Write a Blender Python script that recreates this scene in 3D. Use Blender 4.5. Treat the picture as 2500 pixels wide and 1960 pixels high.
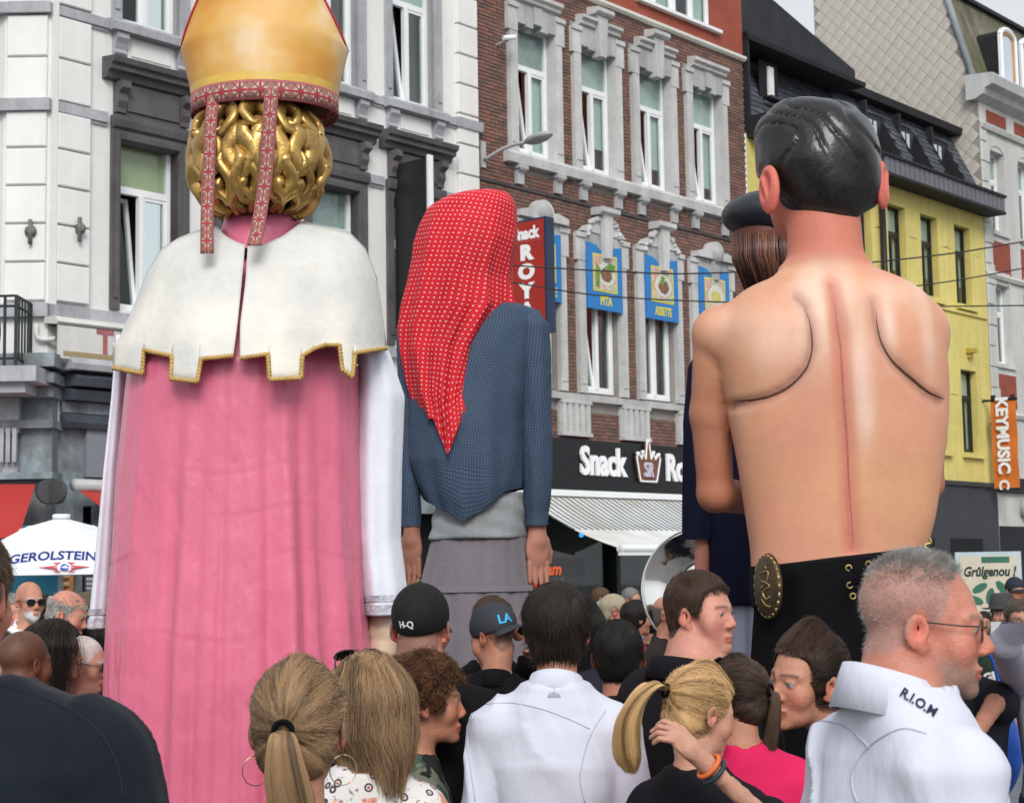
import bpy, math, random
import numpy as np
from math import sin, cos, pi, radians, sqrt, atan2
from mathutils import Matrix, Vector
random.seed(7); RNG = np.random.default_rng(11)
SC = bpy.context.scene; COL = SC.collection
for _o in list(bpy.data.objects): bpy.data.objects.remove(_o)

# ---------------------------------------------------------------- camera
F, PCX, PCY, TILT, ROLL, CAMH = 4120., 1250., 980., radians(5.75), radians(-.95), 1.72
ROT = np.array(Matrix.Rotation(pi/2+TILT, 3, 'X') @ Matrix.Rotation(ROLL, 3, 'Z'))
cam_d = bpy.data.cameras.new('camera'); cam = bpy.data.objects.new('camera', cam_d); COL.objects.link(cam)
cam.matrix_world = Matrix.Translation((0, 0, CAMH)) @ Matrix(ROT.tolist()).to_4x4()
cam_d.sensor_width = 36; cam_d.lens = F/2500*36; cam_d.clip_start = .1; cam_d.clip_end = 800
cam_d.dof.use_dof = True; cam_d.dof.focus_distance = 5.2; cam_d.dof.aperture_fstop = 13
SC.camera = cam
# ---------------------------------------------------------------- sky, sun, exposure
SUN_EL, SUN_AZ = radians(36), radians(4)      # behind the viewer, high cloud
w = bpy.data.worlds.new('World'); SC.world = w; w.use_nodes = True
nt = w.node_tree; nt.nodes.clear()
sky = nt.nodes.new('ShaderNodeTexSky'); sky.sky_type = 'NISHITA'; sky.sun_disc = False
sky.sun_elevation = SUN_EL; sky.sun_rotation = radians(180)-SUN_AZ; sky.air_density = 1.0; sky.dust_density = 5.
bwn = nt.nodes.new('ShaderNodeRGBToBW'); mxs = nt.nodes.new('ShaderNodeMix'); mxs.data_type = 'RGBA'
mxs.inputs[0].default_value = .86       # overcast: nearly grey
bg = nt.nodes.new('ShaderNodeBackground'); bg.inputs[1].default_value = .15
wo = nt.nodes.new('ShaderNodeOutputWorld')
nt.links.new(sky.outputs[0], bwn.inputs[0]); nt.links.new(sky.outputs[0], mxs.inputs[6]); nt.links.new(bwn.outputs[0], mxs.inputs[7])
cl = nt.nodes.new('ShaderNodeMix'); cl.data_type = 'RGBA'; cl.inputs[0].default_value = .75; cl.inputs[7].default_value = (4.3, 4.5, 4.75, 1)   # even cloud cover
nt.links.new(mxs.outputs[2], cl.inputs[6]); nt.links.new(cl.outputs[2], bg.inputs[0]); nt.links.new(bg.outputs[0], wo.inputs[0])
sd = bpy.data.lights.new('sun', 'SUN'); sd.energy = 1.5; sd.angle = radians(25); sd.color = (1, .97, .93)
so = bpy.data.objects.new('sun', sd); COL.objects.link(so)
sdir = Vector((sin(SUN_AZ)*cos(SUN_EL), -cos(SUN_AZ)*cos(SUN_EL), sin(SUN_EL)))   # towards the sun: behind the camera
so.rotation_euler = sdir.to_track_quat('Z', 'Y').to_euler()
so.location = (0, 0, 40)
SC.view_settings.view_transform = 'Standard'; SC.view_settings.look = 'None'
SC.view_settings.exposure = .40; SC.view_settings.gamma = 1; SC.view_settings.use_curve_mapping = False
SC.render.engine = 'CYCLES'
try:
    SC.cycles.use_denoising = True; SC.cycles.max_bounces = 6; SC.cycles.diffuse_bounces = 3; SC.cycles.glossy_bounces = 3
    SC.cycles.transparent_max_bounces = 6; SC.cycles.caustics_reflective = False; SC.cycles.caustics_refractive = False
except Exception: pass

# ---------------------------------------------------------------- photo pixel -> place
def P(x, y, D):
    """the point of the pixel's sight line at distance D along the view axis"""
    r = ROT @ np.array([(x-PCX)/F, -(y-PCY)/F, -1.]); return np.array([0, 0, CAMH]) + r*(D/r[1])
def zat(y, D, x=1250): return P(x, y, D)[2]
TH = radians(40.6); UU = np.array([sin(TH), cos(TH), 0]); NN = np.array([cos(TH), -sin(TH), 0]); OO = np.array([1.18, 28., 0])
def W(x, y, d=0.):
    """pixel -> (along the facade, height) on the street front, d metres proud of it"""
    r = ROT @ np.array([(x-PCX)/F, -(y-PCY)/F, -1.]); c = np.array([0, 0, CAMH])
    t = ((OO+NN*d-c)@NN)/(r@NN); p = c+r*t-OO; return p@UU, p[2]

# ---------------------------------------------------------------- materials
MATS = {}
def nd(nt, t, **k):
    n = nt.nodes.new(t)
    for a, b in k.items(): setattr(n, a, b)
    return n
def setin(n, **k):
    for a, b in k.items():
        if a in n.inputs: n.inputs[a].default_value = b
def mth(nt, op, a, b=None, c=None, clamp=False):
    n = nt.nodes.new('ShaderNodeMath'); n.operation = op; n.use_clamp = clamp
    for i, v in enumerate((a, b, c)):
        if v is None: continue
        if isinstance(v, (int, float)): n.inputs[i].default_value = v
        else: nt.links.new(v, n.inputs[i])
    return n.outputs[0]
def mixc(nt, fac, a, b, mode='MIX'):
    n = nt.nodes.new('ShaderNodeMix'); n.data_type = 'RGBA'; n.blend_type = mode
    for i, v in ((0, fac), (6, a), (7, b)):
        if isinstance(v, (int, float)): n.inputs[i].default_value = v
        elif isinstance(v, tuple): n.inputs[i].default_value = (*v, 1) if len(v) == 3 else v
        else: nt.links.new(v, n.inputs[i])
    return n.outputs[2]
def noise(nt, co, scale, detail=3, rough=.55, sc3=None):
    if sc3:
        mp = nd(nt, 'ShaderNodeMapping'); mp.inputs['Scale'].default_value = sc3; nt.links.new(co, mp.inputs[0]); co = mp.outputs[0]
    n = nd(nt, 'ShaderNodeTexNoise'); n.inputs['Scale'].default_value = scale; n.inputs['Detail'].default_value = detail
    n.inputs['Roughness'].default_value = rough; nt.links.new(co, n.inputs['Vector']); return n.outputs['Fac']
def rmp(nt, fac, stops):
    n = nd(nt, 'ShaderNodeValToRGB'); e = n.color_ramp.elements
    while len(e) < len(stops): e.new(.5)
    for i, (p, c) in enumerate(stops):
        e[i].position = p; e[i].color = (*c, 1) if not isinstance(c, (int, float)) else (c, c, c, 1)
    nt.links.new(fac, n.inputs[0]); return n.outputs[0]
def base(name):
    m = bpy.data.materials.new(name); m.use_nodes = True; nt = m.node_tree; nt.nodes.clear()
    b = nd(nt, 'ShaderNodeBsdfPrincipled'); o = nd(nt, 'ShaderNodeOutputMaterial'); nt.links.new(b.outputs[0], o.inputs[0])
    tc = nd(nt, 'ShaderNodeTexCoord'); return m, nt, b, tc
def bump(nt, b, h, strength=.3, dist=.01):
    n = nd(nt, 'ShaderNodeBump'); n.inputs['Strength'].default_value = strength; n.inputs['Distance'].default_value = dist
    nt.links.new(h, n.inputs['Height']); nt.links.new(n.outputs[0], b.inputs['Normal'])
def mat(name, col, rough=.6, var=.18, vs=3., bs=0., bsc=60., metal=0., coat=0., sheen=0., streak=0., attr=None, spec=.3, sss=0., bdist=.01, tint=None, b3=None):
    """one surface: base colour (or colour attribute) broken up by two noises, with fine relief"""
    if name in MATS: return MATS[name]
    m, nt, b, tc = base(name); co = tc.outputs['Object']
    if attr:
        a = nd(nt, 'ShaderNodeAttribute', attribute_name=attr); c0 = a.outputs['Color']
    else: c0 = (*col, 1)
    n1 = noise(nt, co, vs, 4); n2 = noise(nt, co, vs*7, 3)
    f = mth(nt, 'ADD', mth(nt, 'MULTIPLY', n1, .65), mth(nt, 'MULTIPLY', n2, .35))
    lo = 1-var*1.6; hi = 1+var*1.3
    g = rmp(nt, f, [(.3, lo), (.7, hi)])
    c = mixc(nt, 1., c0, g, 'MULTIPLY')
    if tint: c = mixc(nt, rmp(nt, noise(nt, co, vs*.6, 3), [(.45, 0.), (.7, 1.)]), c, tint)
    if streak:
        s = noise(nt, co, 1., 4, .6, (3.5, 3.5, .22)); c = mixc(nt, 1., c, rmp(nt, s, [(.35, 1-streak), (.62, 1.)]), 'MULTIPLY')
    nt.links.new(c, b.inputs['Base Color'])
    setin(b, **{'Metallic': metal, 'Coat Weight': coat, 'Coat Roughness': .08, 'Sheen Weight': sheen, 'Specular IOR Level': spec, 'Subsurface Weight': sss})
    if sss: b.inputs['Subsurface Radius'].default_value = (.012, .005, .003); b.inputs['Subsurface Scale'].default_value = 1.
    r = rmp(nt, n2, [(.3, max(.02, rough-.08)), (.7, min(1, rough+.08))]); nt.links.new(r, b.inputs['Roughness'])
    if bs: bump(nt, b, noise(nt, co, bsc, 4, .6, b3), bs, bdist)
    MATS[name] = m; return m

# ---------------------------------------------------------------- objects
def obj(name, me, m=None, parent=None, loc=None, kind=None):
    o = bpy.data.objects.new(name, me); COL.objects.link(o)
    if m is not None and hasattr(me, 'materials') and len(me.materials) == 0:
        for q in (m if isinstance(m, (list, tuple)) else [m]): me.materials.append(q)
    if parent is not None: o.parent = parent
    if loc is not None: o.location = loc
    if kind: o['kind'] = kind
    return o
def tag(o, label=None, cat=None, group=None, kind=None):
    for k, v in (('label', label), ('category', cat), ('group', group), ('kind', kind)):
        if v: o[k] = v
    return o
def thing(name, label, cat, loc=(0, 0, 0), rz=0., group=None):
    o = bpy.data.objects.new(name, None); COL.objects.link(o); o.location = loc; o.rotation_euler = (0, 0, rz); o.empty_display_size = .2
    return tag(o, label, cat, group)
def mesh(name, V, Fc, smooth=False, uv=None, col=None):
    """mesh from arrays; faces: list of index lists or (n,4)/(n,3) array"""
    V = np.asarray(V, np.float32).reshape(-1, 3); me = bpy.data.meshes.new(name)
    if isinstance(Fc, np.ndarray):
        k = Fc.shape[1]; n = len(Fc); me.vertices.add(len(V)); me.vertices.foreach_set('co', V.ravel())
        me.loops.add(n*k); me.loops.foreach_set('vertex_index', Fc.astype(np.int32).ravel())
        me.polygons.add(n); me.polygons.foreach_set('loop_start', np.arange(0, n*k, k, dtype=np.int32))
        me.update(calc_edges=True); me.validate()
    else: me.from_pydata(V.tolist(), [], [list(map(int, f)) for f in Fc]); me.update()
    if smooth: me.polygons.foreach_set('use_smooth', np.ones(len(me.polygons), bool))
    if uv is not None:
        l = me.uv_layers.new(name='UVMap'); vi = np.empty(len(me.loops), np.int32); me.loops.foreach_get('vertex_index', vi)
        l.data.foreach_set('uv', np.asarray(uv, np.float32)[vi].ravel())
    if col is not None:
        c = np.ones((len(V), 4), np.float32); c[:, :3] = col
        a = me.color_attributes.new('Col', 'FLOAT_COLOR', 'POINT'); a.data.foreach_set('color', c.ravel())
    return me
class MB:
    """collects boxes, prisms, tubes into one mesh"""
    def __init__(s): s.V = []; s.F = []; s.C = []; s.n = 0
    def add(s, V, Fc, col=None):
        V = np.asarray(V, float).reshape(-1, 3); s.V.append(V); s.F += [[int(i)+s.n for i in f] for f in Fc]; s.n += len(V)
        s.C.append(np.tile(np.asarray(col if col is not None else (1, 1, 1), float), (len(V), 1)) if np.ndim(col) < 2 else col); return s
    def box(s, x0, x1, y0, y1, z0, z1, col=None):
        V = [(x, y, z) for z in (z0, z1) for y in (y0, y1) for x in (x0, x1)]
        return s.add(V, [(0, 2, 3, 1), (4, 5, 7, 6), (0, 1, 5, 4), (2, 6, 7, 3), (0, 4, 6, 2), (1, 3, 7, 5)], col)
    def bev(s, x0, x1, y0, y1, z0, z1, b, col=None):
        """block whose front (y0) edges are chamfered"""
        V = [(x0, y1, z0), (x1, y1, z0), (x1, y1, z1), (x0, y1, z1), (x0, y0+b, z0), (x1, y0+b, z0), (x1, y0+b, z1), (x0, y0+b, z1),
             (x0+b, y0, z0+b), (x1-b, y0, z0+b), (x1-b, y0, z1-b), (x0+b, y0, z1-b)]
        return s.add(V, [(3, 2, 1, 0), (0, 1, 5, 4), (1, 2, 6, 5), (2, 3, 7, 6), (3, 0, 4, 7), (4, 5, 9, 8), (5, 6, 10, 9), (6, 7, 11, 10), (7, 4, 8, 11), (8, 9, 10, 11)], col)
    def prism(s, pts, y0, y1, col=None):
        """outline in the x,z plane (counter-clockwise seen from -y), from y0 (front) to y1"""
        n = len(pts); V = [(x, y0, z) for x, z in pts]+[(x, y1, z) for x, z in pts]
        return s.add(V, [list(range(n)), list(range(2*n-1, n-1, -1))]+[(i, i+n, (i+1) % n+n, (i+1) % n) for i in range(n)], col)
    def ext(s, prof, x0, x1, col=None):
        """moulding: profile in (y,z) run along x"""
        n = len(prof); V = [(x0, y, z) for y, z in prof]+[(x1, y, z) for y, z in prof]
        return s.add(V, [list(range(n-1, -1, -1)), list(range(n, 2*n))]+[(i, (i+1) % n, (i+1) % n+n, i+n) for i in range(n)], col)
    def tube(s, pts, r, k=8, col=None, cap=True, flat=1.):
        V, Fc = tube(pts, r, k, cap, flat); return s.add(V, Fc, col)
    def build(s, name, m, parent=None, smooth=False, col=False, kind=None, loc=None):
        me = mesh(name, np.concatenate(s.V), s.F, smooth, None, np.concatenate(s.C) if col else None); return obj(name, me, m, parent, loc, kind)
def tube(pts, r, k=8, cap=True, flat=1.):
    pts = np.asarray(pts, float); n = len(pts); r = np.broadcast_to(np.asarray(r, float), (n,))
    t = np.gradient(pts, axis=0); t /= np.linalg.norm(t, axis=1)[:, None]+1e-12
    up = np.array([0, 0, 1.]) if abs(t[0, 2]) < .9 else np.array([1., 0, 0]); V = []
    nrm = np.cross(t[0], up); nrm /= np.linalg.norm(nrm)
    a = np.arange(k)*2*pi/k
    for i in range(n):
        nrm = nrm-t[i]*(nrm@t[i]); nrm /= np.linalg.norm(nrm)+1e-12; bn = np.cross(t[i], nrm)
        V.append(pts[i]+r[i]*(np.cos(a)[:, None]*nrm+flat*np.sin(a)[:, None]*bn))
    Fc = [(i*k+j, i*k+(j+1) % k, (i+1)*k+(j+1) % k, (i+1)*k+j) for i in range(n-1) for j in range(k)]
    if cap: Fc += [list(range(k-1, -1, -1)), list(range((n-1)*k, n*k))]
    return np.concatenate(V), Fc
def grid_faces(nu, nv, wrap=False):
    i, j = np.meshgrid(np.arange(nu if wrap else nu-1), np.arange(nv-1), indexing='ij'); i = i.ravel(); j = j.ravel(); i2 = (i+1) % nu
    return np.stack([i*nv+j, i2*nv+j, i2*nv+j+1, i*nv+j+1], 1)
def lathe(prof, k=24, c=(0, 0, 0), sy=1.):
    a = np.arange(k)*2*pi/k; V = np.array([(c[0]+r*cos(t), c[1]+r*sin(t)*sy, c[2]+z) for t in a for r, z in prof]); return V, grid_faces(k, len(prof), True)
def catmull(pts, n=8):
    pts = np.asarray(pts, float); q = np.concatenate([[2*pts[0]-pts[1]], pts, [2*pts[-1]-pts[-2]]]); out = []
    for i in range(1, len(q)-2):
        for t in np.arange(n)/n:
            a, b, c, d = q[i-1:i+3]; out.append(.5*(2*b+(c-a)*t+(2*a-5*b+4*c-d)*t*t+(3*b-a-3*c+d)*t**3))
    out.append(pts[-1]); return np.array(out)
def text(body, size, ext=.0, bold=0., shear=0., align='LEFT', spacing=1.):
    """built-in letters as vertices (x right, y up, z thickness) and faces"""
    c = bpy.data.curves.new('lettering', 'FONT'); c.body = body; c.size = size; c.extrude = ext; c.offset = bold; c.shear = shear
    c.align_x = align; c.resolution_u = 3; c.space_character = spacing
    o = bpy.data.objects.new('lettering', c); me = bpy.data.meshes.new_from_object(o)
    V = np.array([v.co[:] for v in me.vertices]).reshape(-1, 3); Fc = [tuple(p.vertices) for p in me.polygons]
    bpy.data.objects.remove(o); bpy.data.meshes.remove(me); return V, Fc
# ---------------------------------------------------------------- value noise and implicit bodies
_H = RNG.random((32, 32, 32)).astype(np.float32)
def vn(p, s=1., seed=0):
    q = np.asarray(p, np.float32)*s+seed*7.31; i = np.floor(q).astype(int); f = q-i; f = f*f*(3-2*f); i &= 31; j = (i+1) & 31
    x0, y0, z0 = i.T; x1, y1, z1 = j.T; fx, fy, fz = f.T
    a = _H[x0, y0, z0]*(1-fx)+_H[x1, y0, z0]*fx; b = _H[x0, y1, z0]*(1-fx)+_H[x1, y1, z0]*fx
    c = _H[x0, y0, z1]*(1-fx)+_H[x1, y0, z1]*fx; d = _H[x0, y1, z1]*(1-fx)+_H[x1, y1, z1]*fx
    return ((a*(1-fy)+b*fy)*(1-fz)+(c*(1-fy)+d*fy)*fz)*2-1
def fbm(p, s=1., o=3, seed=0): return sum(vn(p, s*2**k, seed+k)*.5**k for k in range(o))
def smin(a, b, k):
    h = np.clip(.5+.5*(b-a)/k, 0, 1); return b*(1-h)+a*h-k*h*(1-h)
def smax(a, b, k): return -smin(-a, -b, k)
def ell(p, c, r):
    q = (p-np.asarray(c, np.float32)); r = np.asarray(r, np.float32); k0 = np.linalg.norm(q/r, axis=1); k1 = np.linalg.norm(q/(r*r), axis=1)+1e-9
    return k0*(k0-1)/k1
def rcone(p, a, b, ra, rb):
    a = np.asarray(a, np.float32); b = np.asarray(b, np.float32); ba = b-a; t = np.clip(((p-a)@ba)/(ba@ba+1e-12), 0, 1)
    return np.linalg.norm(p-a-t[:, None]*ba, axis=1)-(ra+(rb-ra)*t)
def lofted(p, S, ex=2.):
    """soft body from cross sections (z, centre x, centre y, half width, half depth)"""
    S = np.asarray(S, float); z = p[:, 2]; o = np.argsort(S[:, 0]); S = S[o]
    cx, cy, rx, ry = (np.interp(z, S[:, 0], S[:, k]) for k in (1, 2, 3, 4))
    d = ((np.abs(p[:, 0]-cx)/rx)**ex+(np.abs(p[:, 1]-cy)/ry)**ex)**(1/ex)-1
    d = d*np.minimum(rx, ry); return np.maximum(d, np.maximum(S[0, 0]-z, z-S[-1, 0]))
def polyd(p, pts):
    d = np.full(len(p), 9., np.float32)
    for a, b in zip(pts[:-1], pts[1:]): d = np.minimum(d, rcone(p, a, b, 0, 0))
    return d
def axis_grid(segs):
    """non-uniform grid line: [(from, to, step), ...]"""
    out = []
    for a, b, s in segs:
        n = max(1, int(round((b-a)/s))); out += list(a+(b-a)*np.arange(n)/n)
    return np.array(out+[segs[-1][1]], np.float32)
def snets(fn, xs, ys, zs):
    """surface nets: closed quad mesh of fn(points) = 0"""
    X, Y, Z = np.meshgrid(xs, ys, zs, indexing='ij'); p = np.stack([X.ravel(), Y.ravel(), Z.ravel()], 1)
    Fv = fn(p).reshape(X.shape); S = Fv < 0; nx, ny, nz = S.shape
    cnt = sum(S[i:nx-1+i, j:ny-1+j, k:nz-1+k].astype(np.int8) for i in (0, 1) for j in (0, 1) for k in (0, 1))
    act = (cnt > 0) & (cnt < 8); ii, jj, kk = np.nonzero(act); idx = -np.ones(act.shape, np.int64); idx[ii, jj, kk] = np.arange(len(ii))
    acc = np.zeros((len(ii), 3)); num = np.zeros(len(ii)); cs = [(i, j, k) for i in (0, 1) for j in (0, 1) for k in (0, 1)]
    A = {c: Fv[ii+c[0], jj+c[1], kk+c[2]] for c in cs}
    PT = {c: np.stack([xs[ii+c[0]], ys[jj+c[1]], zs[kk+c[2]]], 1) for c in cs}
    for a in cs:
        for ax in range(3):
            if a[ax]: continue
            b = list(a); b[ax] = 1; b = tuple(b); fa, fb = A[a], A[b]; m = (fa < 0) != (fb < 0)
            t = np.where(m, fa/(np.where(m, fa-fb, 1)), 0)[:, None]; acc += np.where(m[:, None], PT[a]+(PT[b]-PT[a])*t, 0); num += m
    V = acc/num[:, None]; Q = []
    for ax in range(3):
        o = [(1, 2), (2, 0), (0, 1)][ax]
        sl0 = [slice(None)]*3; sl1 = [slice(None)]*3; sl0[ax] = slice(0, -1); sl1[ax] = slice(1, None)
        for q in o: sl0[q] = slice(1, -1); sl1[q] = slice(1, -1)
        a, b = S[tuple(sl0)], S[tuple(sl1)]; e = np.nonzero(a != b); flip = a[e]
        c = [e[0].copy(), e[1].copy(), e[2].copy()]
        for q in o: c[q] = c[q]+1
        def at(d1, d2):
            r = [c[0].copy(), c[1].copy(), c[2].copy()]; r[o[0]] -= d1; r[o[1]] -= d2; return idx[tuple(r)]
        q = np.stack([at(1, 1), at(0, 1), at(0, 0), at(1, 0)], 1); q[~flip] = q[~flip][:, ::-1]; Q.append(q)
    return V, np.concatenate(Q)
def rotz(a): return np.array([[cos(a), -sin(a), 0], [sin(a), cos(a), 0], [0, 0, 1.]])
def rotx(a): return np.array([[1., 0, 0], [0, cos(a), -sin(a)], [0, sin(a), cos(a)]])
def roty(a): return np.array([[cos(a), 0, sin(a)], [0, 1., 0], [-sin(a), 0, cos(a)]])
# ================================================================ ground and street fronts
g_ = mesh('ground', [(-160, -60, 0), (160, -60, 0), (160, 300, 0), (-160, 300, 0)], [(0, 1, 2, 3)])
tag(obj('ground', g_, mat('paving', (.16, .155, .15), .85, .25, .8, .4, 25)), kind='structure')
M_white = mat('painted_render', (.765, .76, .74), .75, .05, .9, .15, 40, streak=.07)
M_blue = mat('bluestone', (.41, .42, .445), .8, .16, 2.2, .3, 50, streak=.22)
M_lime = mat('grey_limestone', (.43, .44, .45), .82, .14, 2.5, .35, 55, streak=.22)
M_limew = mat('pale_limestone', (.56, .56, .55), .82, .12, 2.5, .3, 55, streak=.18)
M_dark = mat('dark_painted_stone', (.115, .108, .11), .7, .2, 2.5, .25, 60, streak=.2)
M_pvc = mat('white_window_frame', (.80, .82, .83), .35, .04, 2)
M_black = mat('black_frame', (.018, .018, .02), .4, .1, 3)
M_mortar = mat('mortar', (.30, .27, .25), .95, .15, 3)
M_int = mat('dark_interior', (.012, .013, .015), .9, .2, 1.5)
M_blind = mat('pale_blind', (.58, .65, .60), .8, .12, 1.2)
M_blindy = mat('olive_blind', (.52, .52, .31), .8, .1, .9)
M_curt = mat('curtain', (.40, .44, .43), .85, .2, 6)
def glass_mat():
    m, nt, b, tc = base('window_glass'); nt.nodes.remove(b); o = [n for n in nt.nodes if n.type == 'OUTPUT_MATERIAL'][0]
    t = nd(nt, 'ShaderNodeBsdfTransparent'); t.inputs[0].default_value = (.88, .93, .92, 1); gl = nd(nt, 'ShaderNodeBsdfGlossy'); gl.inputs['Roughness'].default_value = .03
    fr = nd(nt, 'ShaderNodeLayerWeight'); fr.inputs[0].default_value = .5; mx = nd(nt, 'ShaderNodeMixShader')
    nt.links.new(mth(nt, 'ADD', mth(nt, 'POWER', fr.outputs[1], 4.), .04), mx.inputs[0]); nt.links.new(t.outputs[0], mx.inputs[1]); nt.links.new(gl.outputs[0], mx.inputs[2]); nt.links.new(mx.outputs[0], o.inputs[0]); return m
M_glass = glass_mat()
class Bld:
    """a building whose parts are laid out as (s along the front, y into the house, z up)"""
    def __init__(s, name, label, s0):
        p = OO+UU*s0; s.o = thing(name, label, 'building', (p[0], p[1], 0), atan2(UU[1], UU[0])); s.s0 = s0
    def add(s, name, mb, m, **k): return mb.build(name, m, s.o, loc=(-s.s0, 0, 0), **k)
    def on(s, name, me, m, **k): return obj(name, me, m, s.o, (-s.s0, 0, 0), **k)
def wall_holes(mb, s0, s1, z0, z1, holes, y=0., depth=.3, col=None):
    xs = sorted({s0, s1, *[h[0] for h in holes], *[h[1] for h in holes]}); zs = sorted({z0, z1, *[h[2] for h in holes], *[h[3] for h in holes]})
    for a, b in zip(xs[:-1], xs[1:]):
        for c, d in zip(zs[:-1], zs[1:]):
            mx, mz = (a+b)/2, (c+d)/2
            if any(h[0] < mx < h[1] and h[2] < mz < h[3] for h in holes): continue
            mb.add([(a, y, c), (b, y, c), (b, y, d), (a, y, d)], [(0, 1, 2, 3)], col)
    for h in holes:
        a, b, c, d = h; V = [(a, y, c), (b, y, c), (b, y, d), (a, y, d), (a, y+depth, c), (b, y+depth, c), (b, y+depth, d), (a, y+depth, d)]
        mb.add(V, [(0, 4, 5, 1), (1, 5, 6, 2), (2, 6, 7, 3), (3, 7, 4, 0)], col)
def window(B, a, b, c, d, y, tr=None, tilt=True, blind=None, low=None, mf=None, fw=.06, mull=True, name='window'):
    """frame with an optional transom light; the left casement tilts inwards"""
    mf = mf or M_pvc; f = MB(); f.box(a, a+fw, y, y+.07, c, d); f.box(b-fw, b, y, y+.07, c, d); f.box(a+fw, b-fw, y, y+.07, c, c+fw); f.box(a+fw, b-fw, y, y+.07, d-fw, d)
    m = (a+b)/2; top = d-fw
    if tr: f.box(a+fw, b-fw, y+.002, y+.072, tr-.045, tr+.045); top = tr-.045
    if mull: f.box(m-.035, m+.035, y-.012, y+.06, c+fw, top-.002)
    spans = [(m+.035, b-fw)] if mull else [(a+fw, b-fw)]
    if mull and not tilt: spans.append((a+fw, m-.035))
    for p, q in spans:
        e = .045
        for bb in ((p, p+e, c+fw, top), (q-e, q, c+fw, top), (p+e, q-e, c+fw, c+fw+e), (p+e, q-e, top-e, top)): f.box(bb[0], bb[1], y+.012, y+.058, bb[2], bb[3])
    wo_ = B.add(name, f, mf); L = lambda nm, mb, mm: mb.build(nm, mm, wo_)
    for p, q in spans: L('pane', MB().box(p+.04, q-.04, y+.03, y+.036, c+fw+.04, top-.04), M_glass)
    if tr: L('pane', MB().box(a+fw, b-fw, y+.03, y+.036, tr+.045, d-fw), M_glass)
    if mull and tilt:
        p, q = a+fw+.005, m-.037; h = top-c-fw; t = radians(tilt if tilt is not True else 8); mb = MB(); e = .05
        for bb in ((p, p+e, 0, h), (q-e, q, 0, h), (p+e, q-e, 0, e), (p+e, q-e, h-e, h)): mb.box(bb[0], bb[1], -.02, .03, bb[2], bb[3])
        rot = np.array([[1, 0, 0], [0, cos(t), sin(t)], [0, -sin(t), cos(t)]]); of = np.array([0, y+.045, c+fw+.004])
        mb.V = [v@rot.T+of for v in mb.V]; L('casement', mb, mf)
        g = MB().box(p+e, q-e, .002, .007, e, h-e); g.V = [v@rot.T+of for v in g.V]; L('pane', g, M_glass)
    if blind is not None and tr: L('blind', MB().box(a+fw, b-fw, y+.075, y+.08, tr+.045, d-fw), blind)
    if low is not None: L('curtain', MB().box(m+.0, b-fw-.02, y+.09, y+.095, c+fw+(top-c)*low, top), M_blind)
    L('interior', MB().box(a+.01, b-.01, y+.55, y+.57, c, d), M_int); return wo_

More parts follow.
